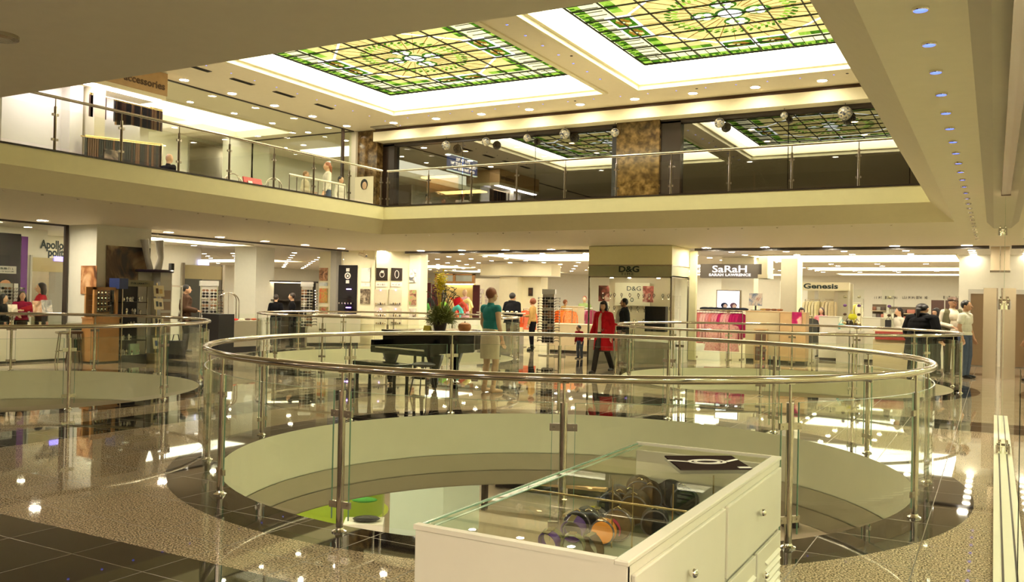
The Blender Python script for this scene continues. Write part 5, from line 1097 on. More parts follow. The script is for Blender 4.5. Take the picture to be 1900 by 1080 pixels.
m = MB(); m.tube([(.09 * math.cos(2 * PI * k / 20), -.02, H_ - .34 + .09 * math.sin(2 * PI * k / 20)) for k in range(20)], .02, 6, closed=True); m.box(-.06, .06, -.024, -.014, H_ - .20, H_ - .10); m.box(-.06, .06, -.024, -.014, H_ - .58, H_ - .48); m.box(-.03, .03, -.024, -.014, H_ - .38, H_ - .30); m.build('watch_picture', mat('print_pale', (.72, .66, .62), .3), t)
for z in (H_ * .58, H_ * .26): MB().box(-.02, .14, -.05, -.012, z, z + .025).build('violet_lamp', glow('violet', (.45, .25, 1), 6), t); MB().box(-L_ / 2 + .03, L_ / 2 - .03, -.12, -.012, z - .3, z - .29).build('shelf', gcase, t)
for k in range(9): MB().sph((-L_ / 2 + .08 + k % 5 * .11, -.07, H_ * (.34 if k < 5 else .06)), (.02, .015, .03), 8, 6).build('watch', chrome, t, True)
flat('poster', onwall(A0, A1, 671, 687, 497, 523), picture('poster_logo', [(.75, .76, .74), (.72, .74, .72), (.15, .22, .25)], 3, 2, .5, lo=.4, hi=.75), 'white poster with a grey blue winged emblem on the corner wall', 'poster')
flat('poster', onwall(A0, A1, 670, 687, 525, 532), picture('poster_logo2', [(.78, .78, .76), (.75, .76, .74), (.2, .28, .3)], 7, 4, .5, lo=.4, hi=.75), 'small white plate below the winged emblem poster', 'plate')
flat('poster', onwall(A0, A1, 669, 686, 536, 564), picture('poster_dark', [(.04, .03, .02), (.18, .13, .08), (.5, .42, .3)], 6, 5, 1), 'dark niche picture with small jewels below the emblem poster', 'picture')
pw = mat('print_pale', (.72, .66, .62), .3)
for k, (a_, b_, lab) in enumerate(((698, 719, 'black poster with a bright wristwatch seen from the side, left of the pair'), (726, 746, 'black poster with an oval wristwatch, right of the pair'))):
    t, L_, H_ = flat('poster', onwall(A1, A2, a_, b_, 497, 521), mat('poster_brownblack', (.03, .018, .015), .3), lab, 'poster')
    m = MB(); r = .07 + .02 * k; m.tube([(r * (.7 if k else 1) * math.cos(2 * PI * j / 20), -.02, H_ / 2 + r * 1.3 * math.sin(2 * PI * j / 20)) for j in range(20)], .012, 6, closed=True)
    if not k: m.box(-.03, .06, -.02, -.014, H_ / 2 + .04, H_ / 2 + .12)
    m.build('watch_picture', pw, t)
    t, L_, H_ = flat('name_plate', onwall(A1, A2, a_ - 1, b_, 524, 532), mat('label_white', (.85, .82, .75), .4), ['white name plate under the left watch poster', 'white name plate under the right watch poster'][k], 'plate'); scribble(L_ * .7, H_ * .4, 20 + k, greyp, t, (0, -.018, H_ / 2))
for r_ in range(3):
    for k, (a_, b_) in enumerate(((694, 717), (722, 745))):
        py0 = (537, 572, 592)[r_]; py1 = (566, 588, 602)[r_]
        t, L_, H_ = flat('display_niche', onwall(A1, A2, a_, b_, py0, py1), mat('niche_cream', (.62, .56, .40), .4), ['upper', 'middle', 'lower'][r_] + ' ' + ['left', 'right'][k] + ' lit niche of jewels in the corner display wall', 'niche', -.0)
        MB().box(-L_ / 2, L_ / 2, -.10, -.012, 0, .012).build('shelf', gcase, t)
        for j in range(5): MB().sph((-L_ * .35 + j * L_ * .17, -.05, .04), (.02, .015, .025 + .01 * (j % 3)), 8, 6).build('jewel', [brass, chrome, dark][(j + k) % 3], t, True)
        if r_ < 2: MB().sph((0, -.04, H_ - .02), .014, 8, 6).build('violet_spot', glow('violet', (.45, .25, 1), 6), t)
# frame posts each side of the corner wall
simple('steel_post', 'grey steel post left of the corner display wall', 'post', [('shaft', MB().box(-.12, .12, -.12, .12, 0, 3.0), greyp), ('plinth', MB().box(-.13, .13, -.13, .13, 0, .1), steeld)], (W(621, 600, Y=21.75).x, 21.75, 0))
simple('steel_post', 'grey steel post right of the corner display wall', 'post', [('shaft', MB().box(-.09, .09, -.09, .09, 0, 3.0), greyp), ('plinth', MB().box(-.1, .1, -.1, .1, 0, .1), steeld)], (W(751, 600, Y=22.9).x, 22.9, 0))
q0, q1 = W(590, 600, Y=22.1), W(615, 600, Y=22.1); t = column(q0.x, q1.x, 22.1, 22.6, 0, 3.0, paint, 'narrow white pillar with fruit coloured pictures left of the corner display')
for k, (py0, py1, cs) in enumerate(((497, 521, [(.15, .07, .04), (.5, .25, .12), (.7, .5, .35)]), (524, 531, [(.75, .76, .74), (.7, .72, .7), (.5, .55, .55)]), (535, 562, [(.12, .20, .04), (.55, .32, .08), (.6, .12, .06)]), (569, 600, [(.4, .07, .05), (.55, .25, .12), (.2, .3, .1)]))):
    a, b = W(593, py0, Y=22.09), W(608, py1, Y=22.09); flat('poster', ((a.x, 22.09), (b.x, 22.09), b.z, a.z), picture('pillar_pic%d' % k, cs, 5, k, 1.2), ['picture of a person on the narrow pillar, topmost', 'blank white plate below the topmost picture of the narrow pillar', 'green and orange picture halfway down the narrow pillar', 'red toned picture lowest on the narrow pillar'][k], 'poster')
q0, q1 = W(757, 600, Y=22.7), W(778, 600, Y=22.7); t = column(q0.x, q1.x, 22.7, 23.1, 0, 2.93, paint, 'narrow cream pillar right of the corner display with three small pictures')
for k, (py0, py1, cs) in enumerate(((500, 524, [(.8, .78, .72), (.72, .70, .64), (.1, .1, .1)]), (538, 566, [(.12, .04, .02), (.45, .25, .15), (.15, .45, .08)]), (572, 592, [(.1, .08, .06), (.5, .4, .3), (.7, .7, .6)]))):
    a, b = W(760, py0, Y=22.69), W(772, py1, Y=22.69); flat('poster', ((a.x, 22.69), (b.x, 22.69), b.z, a.z), picture('pillar2_pic%d' % k, cs, 5, k + 7, 1.2), ['white picture with small dark figures on the cream pillar', 'brown and green picture in the middle of the cream pillar', 'pale picture lowest on the cream pillar'][k], 'poster')
cs_ = thing('security_camera', 'beige dome-less security camera on a bracket above the corner display', 'camera', (-17.35, 21.6, 2.86), .3)
cs_['label'] = 'beige security camera on a bracket above the black display case'
MB().tube([(0, .1, .15), (0, .05, .05), (0, 0, .02)], .015, 8).build('bracket', beige, cs_, True); MB().tube([(-.12, -.02, .02), (.02, -.05, -.01), (.14, -.08, -.05)], [.05, .055, .06], 12).build('housing', beige, cs_, True); MB().tube([(.14, -.08, -.05), (.155, -.085, -.053)], .04, 12).build('lens', blackm, cs_, True)
# ============================================================ GLASS KIOSK IN THE MIDDLE
KX0, KX1, KY = -9.35, -7.08, 21.0
kt = thing('glass_kiosk', 'glass watch kiosk with a cream header and a grey green sign band', 'kiosk', (0, 0, 0)); zb1 = zat(1160, 492, Y=KY); zb2 = zat(1160, 513, Y=KY)
MB().box(KX0, KX1, KY, FAC, zb1, 2.99).build('header', fascp, kt); m = MB(); m.box(KX0 - .01, KX1 + .01, KY - .01, FAC, zb1 - .02, zb1 + .01); m.box(KX0, KX1, KY, KY + .04, zb2 - .03, zb2); m.box(KX1 - .04, KX1, KY, FAC, zb2 - .03, zb2); m.build('trim_rail', steeld, kt)
MB().box(KX0, KX1, KY, KY + .02, zb2, zb1 - .02).box(KX1 - .02, KX1, KY + .02, FAC - .1, zb2, zb1 - .02).build('sign_band', mat('band_green', (.40, .40, .26), .25), kt)
MB().box(KX0, KX1, KY + .05, FAC, zb2 + .0, zb2 + .03).build('ceiling_panel', paint, kt)
text('lettering', 'D&G', .21, ink, kt, ((W(1165, 499, Y=KY).x + .03), KY - .006, zb2 + (zb1 - zb2) * .62), sx=1.3, off=.006); text('lettering', 'TIME', .10, ink, kt, (W(1164, 508, Y=KY).x, KY - .006, zb2 + (zb1 - zb2) * .20), sx=1.3, space=1.4)
MB().box(KX0, KX1, KY, KY + .012, .55, zb2 - .03).build('glass_front', gclear, kt); MB().box(KX1 - .012, KX1, KY, FAC, .55, zb2 - .03).build('glass_side', gclear, kt); MB().box(KX0, KX1, KY, FAC - .05, 0, .55).build('base', greyl, kt)
for x, y in ((KX0, KY), (KX1 - .03, KY), (KX1 - .04, FAC - .1)): MB().box(x, x + .04, y, y + .04, .0, zb2).build('post', steeld, kt)
for z in (.95, 1.28, 1.62): MB().box(KX0 + .1, KX1 - .1, KY + .25, KY + .8, z, z + .012).build('glass_shelf', gcase, kt)
MB().box(KX0 + .05, KX1 - .35, KY + 1.3, KY + 1.34, .55, zb2).build('back_panel', mat('kiosk_back', (.55, .48, .34), .4), kt)
for x in (-8.9, -8.4, -7.6): MB().lathe([(.04, 0), (.04, -.03), (.001, -.03)], 12, (x, KY + .5, zb2 - .002)).build('spot_lamp', dlg, kt)
bx = W(1197, 560, Y=KY + .3); MB().box(bx.x, bx.x + .55, KY + .3, KY + .5, .8, 1.45).build('black_box', blackm, kt)
t = thing('brand_card', 'white card lettered D&G hanging inside the glass kiosk', 'card', (W(1173, 545, Y=KY + 1.2).x, KY + 1.2, 1.45)); MB().box(-.5, .5, -.01, .01, 0, .62).build('panel', mat('card_pale', (.72, .68, .52), .4), t); text('lettering', 'D&G', .17, ink, t, (.05, -.014, .46), sx=1.2)
m = MB(); m.tube([(.04 * math.cos(a), -.014, .16 + .05 * math.sin(a)) for a in [2 * PI * k / 16 for k in range(16)]], .01, 5, closed=True); m.build('watch_picture', ink, t)
for k, px in enumerate((1120, 1202)):
    flat('poster', ((W(px - 9, 540, Y=KY + .9).x, KY + .9), (W(px + 11, 540, Y=KY + .9).x, KY + .9), 1.55, 1.98), picture('kiosk_pic%d' % k, [(.08, .03, .02), (.35, .10, .08), (.6, .45, .38)], 4, k + 2, 1.3), ['small red brown picture at the left inside the glass kiosk', 'small red brown picture at the right inside the glass kiosk'][k], 'poster')
wst = thing('watch_stand', 'small watch on a stand on the glass shelves of the kiosk', 'watch', (0, 0, 0)); MB().lathe([(.03, 0), (.012, .02), (.012, .06)], 10).build('stand', steeld, wst, True); MB().tube([(.028 * math.cos(a), 0, .10 + .035 * math.sin(a)) for a in [2 * PI * k / 12 for k in range(12)]], .008, 5, closed=True).build('strap', blackm, wst, True); MB().tube([(0, -.012, .135), (0, -.02, .135)], .018, 10).build('case', chrome, wst, True)
wst['group'] = 'watches in the glass kiosk'; first = True
for z in (.962, 1.292, 1.632):
    for k in range(11):
        x = KX0 + .25 + k * .18 + rn.uniform(-.03, .03); y = KY + .32 + rn.random() * .35
        if first: wst.location = (x, y, z); first = False
        else: dup(wst, (x, y, z), rn.uniform(-.5, .5))
simple('frame_post', 'pale green framed post at the right end of the glass kiosk', 'post', [('shaft', MB().box(-.09, .09, -.06, .06, 0, 2.93), mat('post_cream', (.55, .52, .32), .35)), ('foot', MB().box(-.1, .1, -.07, .07, 0, .06), steeld)], (W(1285, 600, Y=22.45).x, 22.45, 0))
# ============================================================ BACK SHOP FITTINGS
def xw(px, Y): return W(px, 560, Y=Y).x
def hdr(name, px0, px1, py0, py1, Y, d, m, label, cat='bulkhead'):
    a, b = xw(px0, Y), xw(px1, Y); z1 = min(SCZ - .005, zat((px0 + px1) / 2, py0, Y=Y)); z0 = max(2.49, zat((px0 + px1) / 2, py1, Y=Y))
    t = thing(name, label, cat, ((a + b) / 2, Y, z0)); MB().box((a - b) / 2, (b - a) / 2, 0, d, 0, z1 - z0).build('panel', m, t); MB().box((a - b) / 2 - .01, (b - a) / 2 + .01, -.015, d, -.03, 0).build('edge', white, t); return t
def floorbox(name, px0, px1, pyt, Y, d, m, label, cat, topm=None, extra=None, grp=None):
    a, b = xw(px0, Y), xw(px1, Y); z1 = zat((px0 + px1) / 2, pyt, Y=Y); w2 = (b - a) / 2; t = thing(name, label, cat, ((a + b) / 2, Y, 0), 0, grp)
    MB().box(-w2, w2, 0, d, .08, z1 - .03).build('body', m, t, bevel=.004); MB().box(-w2 + .02, w2 - .02, .03, d - .02, 0, .08).build('plinth', dark, t); MB().box(-w2 - .01, w2 + .01, -.01, d + .01, z1 - .03, z1).build('top', topm or m, t, bevel=.004)
    if extra: extra(t, w2, z1)
    t['zt'] = z1; return t
hdr('bulkhead', 890, 1022, 490, 514, 30, .8, paint, 'cream bulkhead in the middle shop above the black jacketed man')
for k, (a, b, Y) in enumerate(((926, 960, 30.1), (961, 1003, 30.5))): column(xw(a, Y), xw(b, Y), Y, Y + .6, 0, 2.45, paint, ['cream square column under the bulkhead, left one', 'greyer square column under the bulkhead, right one'][k])
simple('wall_phone', 'small dark box fixed on the right column under the bulkhead', 'wall box', [('body', MB().box(-.09, .09, -.06, 0, 0, .32), dark), ('screen', MB().box(-.06, .06, -.065, -.06, .1, .25), darkw)], (xw(984, 30.45), 30.49, 1.7))
struct('wall_back', MB().box(xw(875, 35), xw(930, 35), 35, 35.1, 0, 2.5), whitew)
for k, (px, py, w_) in enumerate(((893, 541, .22), (886, 549, .4), (905, 549, .35), (886, 560, .4), (905, 560, .35))):
    q = W(px, py, Y=34.95); flat('notice', ((q.x - w_ / 2, 34.998), (q.x + w_ / 2, 34.998), q.z - .12, q.z + .12), picture('notice%d' % k, [(.75, .73, .7), (.55, .45, .55), (.15, .12, .12)], 8, k, .6, lo=.4, hi=.8), ['topmost tiny picture', 'upper left small pale print', 'upper right small dark print', 'lower left small pale print', 'lower right small pale print'][k] + ' on the white wall right of the pink mannequin', 'print')
q0, q1 = xw(806, 33), xw(879, 33); t = thing('shop_display', 'wood framed shop window with a warm lit back panel behind the yellow flowers', 'display', ((q0 + q1) / 2, 33, 0)); w2 = (q1 - q0) / 2; za, zb = zat(840, 508, Y=33), zat(840, 522, Y=33)
m = MB()
for x in (-w2, -.08, w2 - .12): m.box(x, x + .12, 0, .1, zb, za)
m.box(-w2, w2, 0, .1, zb - .08, zb); m.box(-w2, w2, 0, .1, za - .06, za); m.build('wood_frame', woodo, t); MB().box(-w2, w2, .04, .05, zb, za).build('transom_glass', mat('pale_transom', (.5, .55, .5), .2), t)
MB().box(-w2 + .25, w2 - .3, .6, .65, .2, zb - .1).build('back_panel', mat('warm_panel', (.80, .62, .25), .5), t); MB().box(-w2 + .3, w2 - .35, .45, .5, zb - .14, zb - .10).build('lamp_strip', glow('warm_strip', (1, .8, .45), 6), t)
MB().box(-w2 - .35, -w2 + .2, .3, .35, .3, zb - .15).build('maroon_door', mat('maroon_board', (.10, .012, .012), .4), t); MB().box(w2 - .25, w2 + .1, .3, .35, .3, zb - .15).build('maroon_door', mat('maroon_board', (.10, .012, .012), .4), t)
# garments
def garment_mesh(L_=.62, w_=.20, sl=.34):
    m = MB(); vs = []
    prof = [(.03, 0), (w_ * .7, -.03), (w_, -.07), (w_ * .92, -.22), (w_ * .9, -L_ * .6), (w_ * 1.1, -L_)]
    for x, z in prof: vs += [(-x, -.03, z), (x, -.03, z), (x, .03, z), (-x, .03, z)]
    fs = [(4 * i + k, 4 * i + (k + 1) % 4, 4 * i + 4 + (k + 1) % 4, 4 * i + 4 + k) for i in range(5) for k in range(4)] + [(0, 1, 2, 3), (23, 22, 21, 20)]
    m.add(vs, fs)
    for s in (-1, 1): m.tube([(s * w_ * .8, 0, -.05), (s * w_ * 1.12, 0, -.2), (s * w_ * 1.15, 0, -.07 - sl)], [.05, .045, .035], 8, flat=.6)
    return m
hang = MB().tube([(-.18, 0, -.045), (0, 0, .0), (.18, 0, -.045)], .007, 5).tube([(0, 0, 0), (0, 0, .04), (.012, 0, .055)], .004, 5).mesh('hanger', steeld)
def rack(px0, px1, Y, pyt, cols, L_, label, glab, grp, zmin=0., rot=1.15):
    a, b = xw(px0, Y), xw(px1, Y); z = zat((px0 + px1) / 2, pyt, Y=Y); t = thing('clothes_rack', label, 'rack', ((a + b) / 2, Y, 0)); w2 = (b - a) / 2
    MB().tube([(-w2, 0, z), (w2, 0, z)], .014, 8).build('rail', steeld, t, True)
    for s in (-1, 1): MB().tube([(s * w2, 0, z), (s * w2, 0, 0)], .014, 8).build('upright', steeld, t, True); MB().box(s * w2 - .02, s * w2 + .02, -.22, .22, 0, .03).build('foot', steeld, t)
    n = len(cols)
    for k, (nm, c) in enumerate(cols):
        x = (a + b) / 2 - w2 + (k + .5) * 2 * w2 / n; g = thing('hanging_garment', None, 'clothes', (x, Y, z - .055), rot)
        g['label'] = glab % nm; g['group'] = grp
        ln = L_ * (1 + .12 * ((k * 7) % 5 - 2) / 2); gm = garment_mesh(ln, .2, ln * .55); mm = picture('print_' + nm.replace(' ', '_'), [c, tuple(min(1, x * 1.25 + .15) for x in c), c], 22, k, 1, .8, lo=.42, hi=.6) if 'patterned' in nm else cloth('g_' + nm.replace(' ', '_'), c)
        gm.build('cloth', mm, g, True); h = bpy.data.objects.new('hanger', hang); COL.objects.link(h); h.parent = g
    return t
P1, P2, P3_, P4 = ('salmon pink', (.70, .22, .22)), ('pale pink', (.80, .48, .46)), ('pink patterned', (.62, .22, .26)), ('magenta', (.50, .02, .14))
rack(1291, 1378, 24.5, 577, [P1, P1, P1, P2, P2, P3_, P1, P3_, P3_, P4, P3_, P2, P3_, P4, P4, P4], .78, 'clothes rack full of pink and magenta garments under the Sarah sign', '%s garment hanging on the rack under the Sarah sign', 'garments on the pink rack')
for k, (px, lab) in enumerate(((1326, 'left'), (1355, 'right'))):
    g = thing('hanging_garment', lab + ' one of two long pink coats hanging below the pink rack', 'clothes', (xw(px, 24.2), 24.2, .98), 0.2); garment_mesh(.75, .24, .5).build('cloth', picture('print_coat', [(.62, .24, .22), (.75, .45, .38), (.55, .15, .18)], 20, 3, 1, .8), g, True); h = bpy.data.objects.new('hanger', hang); COL.objects.link(h); h.parent = g
rack(1034, 1062, 24.6, 573, [('orange', (.85, .20, .02)), ('deep orange', (.75, .13, .02)), ('bright orange', (.90, .28, .05)), ('orange patterned', (.85, .22, .04))], .62, 'short clothes rack of orange tops right of the sunglasses tower', '%s top hanging right of the sunglasses tower', 'orange tops on the short rack', rot=.5)
rack(972, 988, 24.9, 573, [('orange red', (.80, .10, .02)), ('coral', (.80, .2, .1))], .62, 'clothes rack of orange red tops behind the tan jacket woman', '%s top hanging behind the tan jacket woman', 'tops behind the tan jacket woman', rot=.4)
rack(1086, 1100, 27.5, 572, [('dusty pink', (.55, .2, .25)), ('grey pink', (.45, .28, .3)), ('wine', (.3, .05, .1))], .5, 'small rack of dusty pink clothes left of the glass kiosk', '%s garment left of the glass kiosk', 'clothes left of the kiosk', rot=.6)
rack(1497, 1508, 24.6, 587, [('grey', (.18, .18, .14)), ('olive grey', (.14, .14, .09)), ('dark grey', (.08, .08, .07))], .6, 'narrow rack of grey clothes right of the long wooden counter', '%s garment right of the long wooden counter', 'grey clothes by the wooden counter', rot=.8)
rack(1494, 1522, 33.6, 556, [('cream', (.75, .68, .45)), ('cream', (.75, .68, .45)), ('pale yellow', (.78, .7, .4)), ('cream', (.75, .68, .45)), ('pale yellow', (.78, .7, .4))], .9, 'rack of cream clothes under the Genesis lettering', '%s garment on the rack under the Genesis lettering', 'cream clothes under the Genesis lettering')
rack(1530, 1548, 33.6, 556, [('beige', (.6, .5, .3)), ('light beige', (.7, .62, .42)), ('beige', (.6, .5, .3))], .9, 'second rack of beige clothes right of the cream one under the Genesis lettering', '%s garment on the second rack under the Genesis lettering', 'beige clothes under the Genesis lettering')
rack(1578, 1598, 36, 562, [('ivory', (.8, .74, .55)), ('yellow', (.8, .7, .2)), ('ivory', (.8, .74, .55))], .9, 'rack of ivory and yellow clothes right of the Genesis wall', '%s garment right of the Genesis wall', 'clothes right of the Genesis wall')
# counters and boxes
floorbox('shop_counter', 1020, 1152, 602, 23.3, .5, beige, 'long low beige counter behind the woman in the red coat', 'counter', mat('counter_top', (.70, .60, .40), .3))
floorbox('display_plinth', 1050, 1073, 568, 26, .5, beige, 'tall beige box with a dark motif beside the orange tops', 'plinth', extra=lambda t, w, z: MB().sph((-.02, -.01, z - .3), (.12, .01, .12), 10, 6).build('motif', mat('motif_grey', (.18, .13, .08), .5), t))
def shelves_in(t, w, z):
    MB().box(w - .9, w - .62, -.02, 0, z - .95, z - .10).build('niche', mat('niche_dark', (.10, .045, .03), .5), t)
floorbox('wooden_counter', 1384, 1447, 577, 23.9, .5, beige, 'light wooden counter right of the pink clothes rack with an open shoe niche', 'counter', wood)
floorbox('wooden_counter', 1448, 1496, 579, 23.7, .45, wood, 'long wooden counter with a pink poster on its front below the Genesis sign', 'counter', wood)
simple('shoe_niche', 'small open shelf box with shoes on the front of the light wooden counter', 'shelf', [('box', MB().box(-.18, .18, -.12, 0, 0, .9), wood), ('opening', MB().box(-.14, .14, -.125, -.115, .05, .42).box(-.14, .14, -.125, -.115, .48, .86), mat('niche_dark', (.10, .045, .03), .5)), ('shoe', MB().sph((-.05, -.14, .52), (.05, .06, .03), 8, 6), white, True), ('shoe', MB().sph((.06, -.14, .10), (.05, .06, .03), 8, 6), mat('shoe_red', (.5, .1, .1), .4), True)], (xw(1413, 23.8), 23.89, .0))
flat('poster', ((xw(1469, 23.6), 23.68), (xw(1487, 23.6), 23.68), zat(1478, 601, Y=23.68), zat(1478, 579, Y=23.68)), picture('poster_pink', [(.30, .01, .08), (.55, .02, .15), (.7, .4, .3)], 4, 2, 1), 'pink and magenta poster on the front of the long wooden counter', 'poster')
simple('easel_picture', 'small blue and brown picture on a stand on the light wooden counter', 'picture', [('picture', MB().rbox((0, 0, .30), (.36, .02, .34), Matrix.Rotation(-.12, 3, 'X')), picture('easel', [(.08, .12, .2), (.5, .42, .35), (.2, .07, .04)], 5, 1, 1)), ('stand', MB().box(-.02, .02, 0, .03, 0, .16).box(-.12, .12, -.06, .08, 0, .015), blackm)], (xw(1402, 24.1), 24.1, 1.39))
for k, (px, c) in enumerate(((1417, (.4, .25, .08)), (1425, (.25, .1, .04)), (1437, (.18, .07, .03)), (1447, (.3, .12, .05)))): simple('pair_of_shoes', ['tan', 'dark', 'small brown', 'reddish'][k] + ' pair of shoes standing on the wooden counters', 'shoes', [('shoe', MB().sph((-.045, 0, .03), (.035, .09, .03), 8, 6), cloth('shoe%d' % k, c), True), ('shoe', MB().sph((.045, .01, .03), (.035, .09, .03), 8, 6), cloth('shoe%d' % k, c), True)], (xw(px, 24.1), 24.1, 1.39 if px < 1447 else 1.39), 1.3)
m = MB(); xa, xb = xw(1300, 24.4), xw(1384, 24.4)
for k in range(7): tag(MB().sph((0, 0, .02), (.16, .12, .045), 10, 6).build('folded_jeans', cloth('denim_dark', (.03, .035, .05)), None, True, loc=(xa + .1 + k * (xb - xa - .2) / 6, 24.5, 1.39)), 'dark folded jeans on top of the pink clothes rack', 'clothes', 'folded jeans on the pink rack')
MB().box(-.7, .7, -.2, .2, 0, .015)
tag(MB().box(xa, xb, 24.3, 24.7, 1.37, 1.385).build('top_board', beige), 'thin board lying across the top of the pink clothes rack', 'board')
# Sarah sign, column, light box, white walls
q = [xw(1298, 26.8), xw(1412, 26.8)]; za, zb = zat(1350, 490, Y=26.8), zat(1350, 516, Y=26.8); t = thing('shop_sign', 'grey sign with white lettering SARAH SARAH LAWRENCE over the pink clothes rack', 'sign', ((q[0] + q[1]) / 2, 26.8, zb))
w2 = (q[1] - q[0]) / 2; MB().box(-w2, w2, 0, .3, 0, za - zb).build('panel', mat('sign_grey', (.20, .18, .16), .35), t); wl = mat('sign_white', (.9, .88, .85), .3, emit=(1, .97, 1), es=.35)
text('lettering', 'SaRaH', .30, wl, t, (-.02, -.01, (za - zb) * .62), sx=1.4, off=.004); text('lettering', 'SARAH LAWRENCE', .105, wl, t, (-.02, -.01, (za - zb) * .22), sx=1.32, off=.004, space=1.1)
column(xw(1412, 27.2), xw(1428, 27.2), 26.8, 27.6, 2.35, SCZ - .01, paint, 'short cream bulkhead piece right of the Sarah sign', 'bulkhead')
column(xw(1338, 27.8), xw(1398, 27.8), 27.8, 28.4, 0, SCZ - .01, paint, 'wide cream column behind the lit white poster box')
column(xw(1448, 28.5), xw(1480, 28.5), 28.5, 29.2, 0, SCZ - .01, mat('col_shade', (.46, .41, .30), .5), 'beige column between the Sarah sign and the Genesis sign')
column(xw(1480, 28.6), xw(1488, 28.6), 28.45, 28.6, 0, SCZ - .01, paint, 'thin cream pilaster on the beige column left of the Genesis sign', 'pilaster')
struct('wall_back', MB().box(xw(1398, 34.9), xw(1447, 34.9), 34.9, 35, 0, 2.5), whitew)
q = [xw(1331, 26.5), xw(1372, 26.5)]; za, zb = zat(1350, 540, Y=26.5), zat(1350, 574, Y=26.5); t = thing('light_box', 'bright white lit poster box with two small dark figures under the Sarah sign', 'light box', ((q[0] + q[1]) / 2, 26.5, zb)); w2 = (q[1] - q[0]) / 2; H_ = za - zb
MB().box(-w2, w2, 0, .12, 0, H_).build('screen', glow('lightbox_white', (.97, .95, 1), 1.6), t); m = MB(); m.box(-w2 - .03, -w2, -.02, .14, -.03, H_ + .03); m.box(w2, w2 + .03, -.02, .14, -.03, H_ + .03); m.box(-w2, w2, -.02, .14, H_, H_ + .03); m.box(-w2, w2, -.02, .14, -.03, 0); m.build('frame', steeld, t)
MB().box(-.04, .04, .02, .1, -zb, 0).build('leg', steeld, t); scribble(w2 * 1.4, .05, 31, greyl, t, (0, -.006, H_ * .84))
for s, c in ((-.12, (.02, .03, .08)), (.16, (.15, .08, .14))): MB().sph((s, -.004, .12), (.11, .006, .09), 12, 8).build('print_head', cloth('p%d' % int(s * 99), c), t, True); MB().sph((s + .03, -.01, .09), (.06, .006, .07), 12, 8).build('print_face', mat('print_face', (.75, .6, .58), .4), t, True)
# Genesis
q = [xw(1489, 34), xw(1575, 34)]; za, zb = zat(1530, 524, Y=34), zat(1530, 539, Y=34); t = thing('shop_sign', 'cream sign board with black lettering Genesis', 'sign', ((q[0] + q[1]) / 2, 34, zb)); w2 = (q[1] - q[0]) / 2
MB().box(-w2, w2, 0, .3, 0, za - zb).build('panel', paint, t); text('lettering', 'Genesis', .26, ink, t, (-.18, -.01, (za - zb) / 2), sx=1.5, off=.008)
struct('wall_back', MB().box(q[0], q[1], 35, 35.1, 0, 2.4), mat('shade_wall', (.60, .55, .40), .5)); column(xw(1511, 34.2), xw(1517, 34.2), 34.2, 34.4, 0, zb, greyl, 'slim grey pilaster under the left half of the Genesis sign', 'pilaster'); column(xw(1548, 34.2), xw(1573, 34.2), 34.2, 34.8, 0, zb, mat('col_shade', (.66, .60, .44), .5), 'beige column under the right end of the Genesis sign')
# back wall writing and shelves
for k, (a, b) in enumerate(((1622, 1667), (1674, 1720), (1746, 1791))):
    q = W((a + b) / 2, 552, Y=45.9); t = thing('wall_lettering', ['left', 'middle', 'right'][k] + ' strip of small grey lettering high on the far back wall', 'lettering', (q.x, 45.98, q.z)); scribble(abs(xw(a, 45.9) - xw(b, 45.9)), .14, 40 + k, greyp, t, (0, -.02, 0))
for k, (a, b, py) in enumerate(((1617, 1643, 565), (1648, 1700, 569), (1560, 1572, 566))):
    t = thing('wall_shelf', ['shelf of folded brown and grey clothes left on the back wall', 'long shelf of folded clothes right on the back wall', 'small shelf of folded clothes behind the Genesis sign'][k], 'shelf', (xw((a + b) / 2, 40), 40, 0)); w2 = (xw(b, 40) - xw(a, 40)) / 2; zt = zat(1650, py, Y=40)
    MB().box(-w2, w2, .35, .4, 0, zt).build('back', mat('shelf_brown', (.14, .10, .06), .5), t)
    for j in range(4): MB().box(-w2, w2, -.05, .35, zt - .3 * j - .3, zt - .3 * j - .27).build('board', beige, t)
    for j in range(3):
        for i in range(3): tag(MB().box(-w2 * .28, w2 * .28, -.14, .14, 0, .16).build('folded_clothes', cloth('fold%d' % ((i + j + k) % 4), [(.25, .12, .08), (.35, .33, .28), (.12, .09, .08), (.5, .2, .15)][(i + j + k) % 4]), None, bevel=.03, loc=(t.location.x - w2 * .62 + i * w2 * .62, 40.15, zt - .3 * j - .268 if j else zt - .268)), 'small folded clothes pile on the back wall shelves', 'clothes', 'folded clothes on the back wall shelves')
for k, (a, b) in enumerate(((1728, 1752), (1754, 1797))): flat('wall_panel', ((xw(a, 38), 38), (xw(b, 38), 38), .8, zat(1740, 557, Y=38)), mat('panel_maroon', (.06, .025, .018), .4), ['dark maroon wall panel left of the cap wearing man', 'dark maroon wall panel behind the cap wearing man'][k], 'panel')
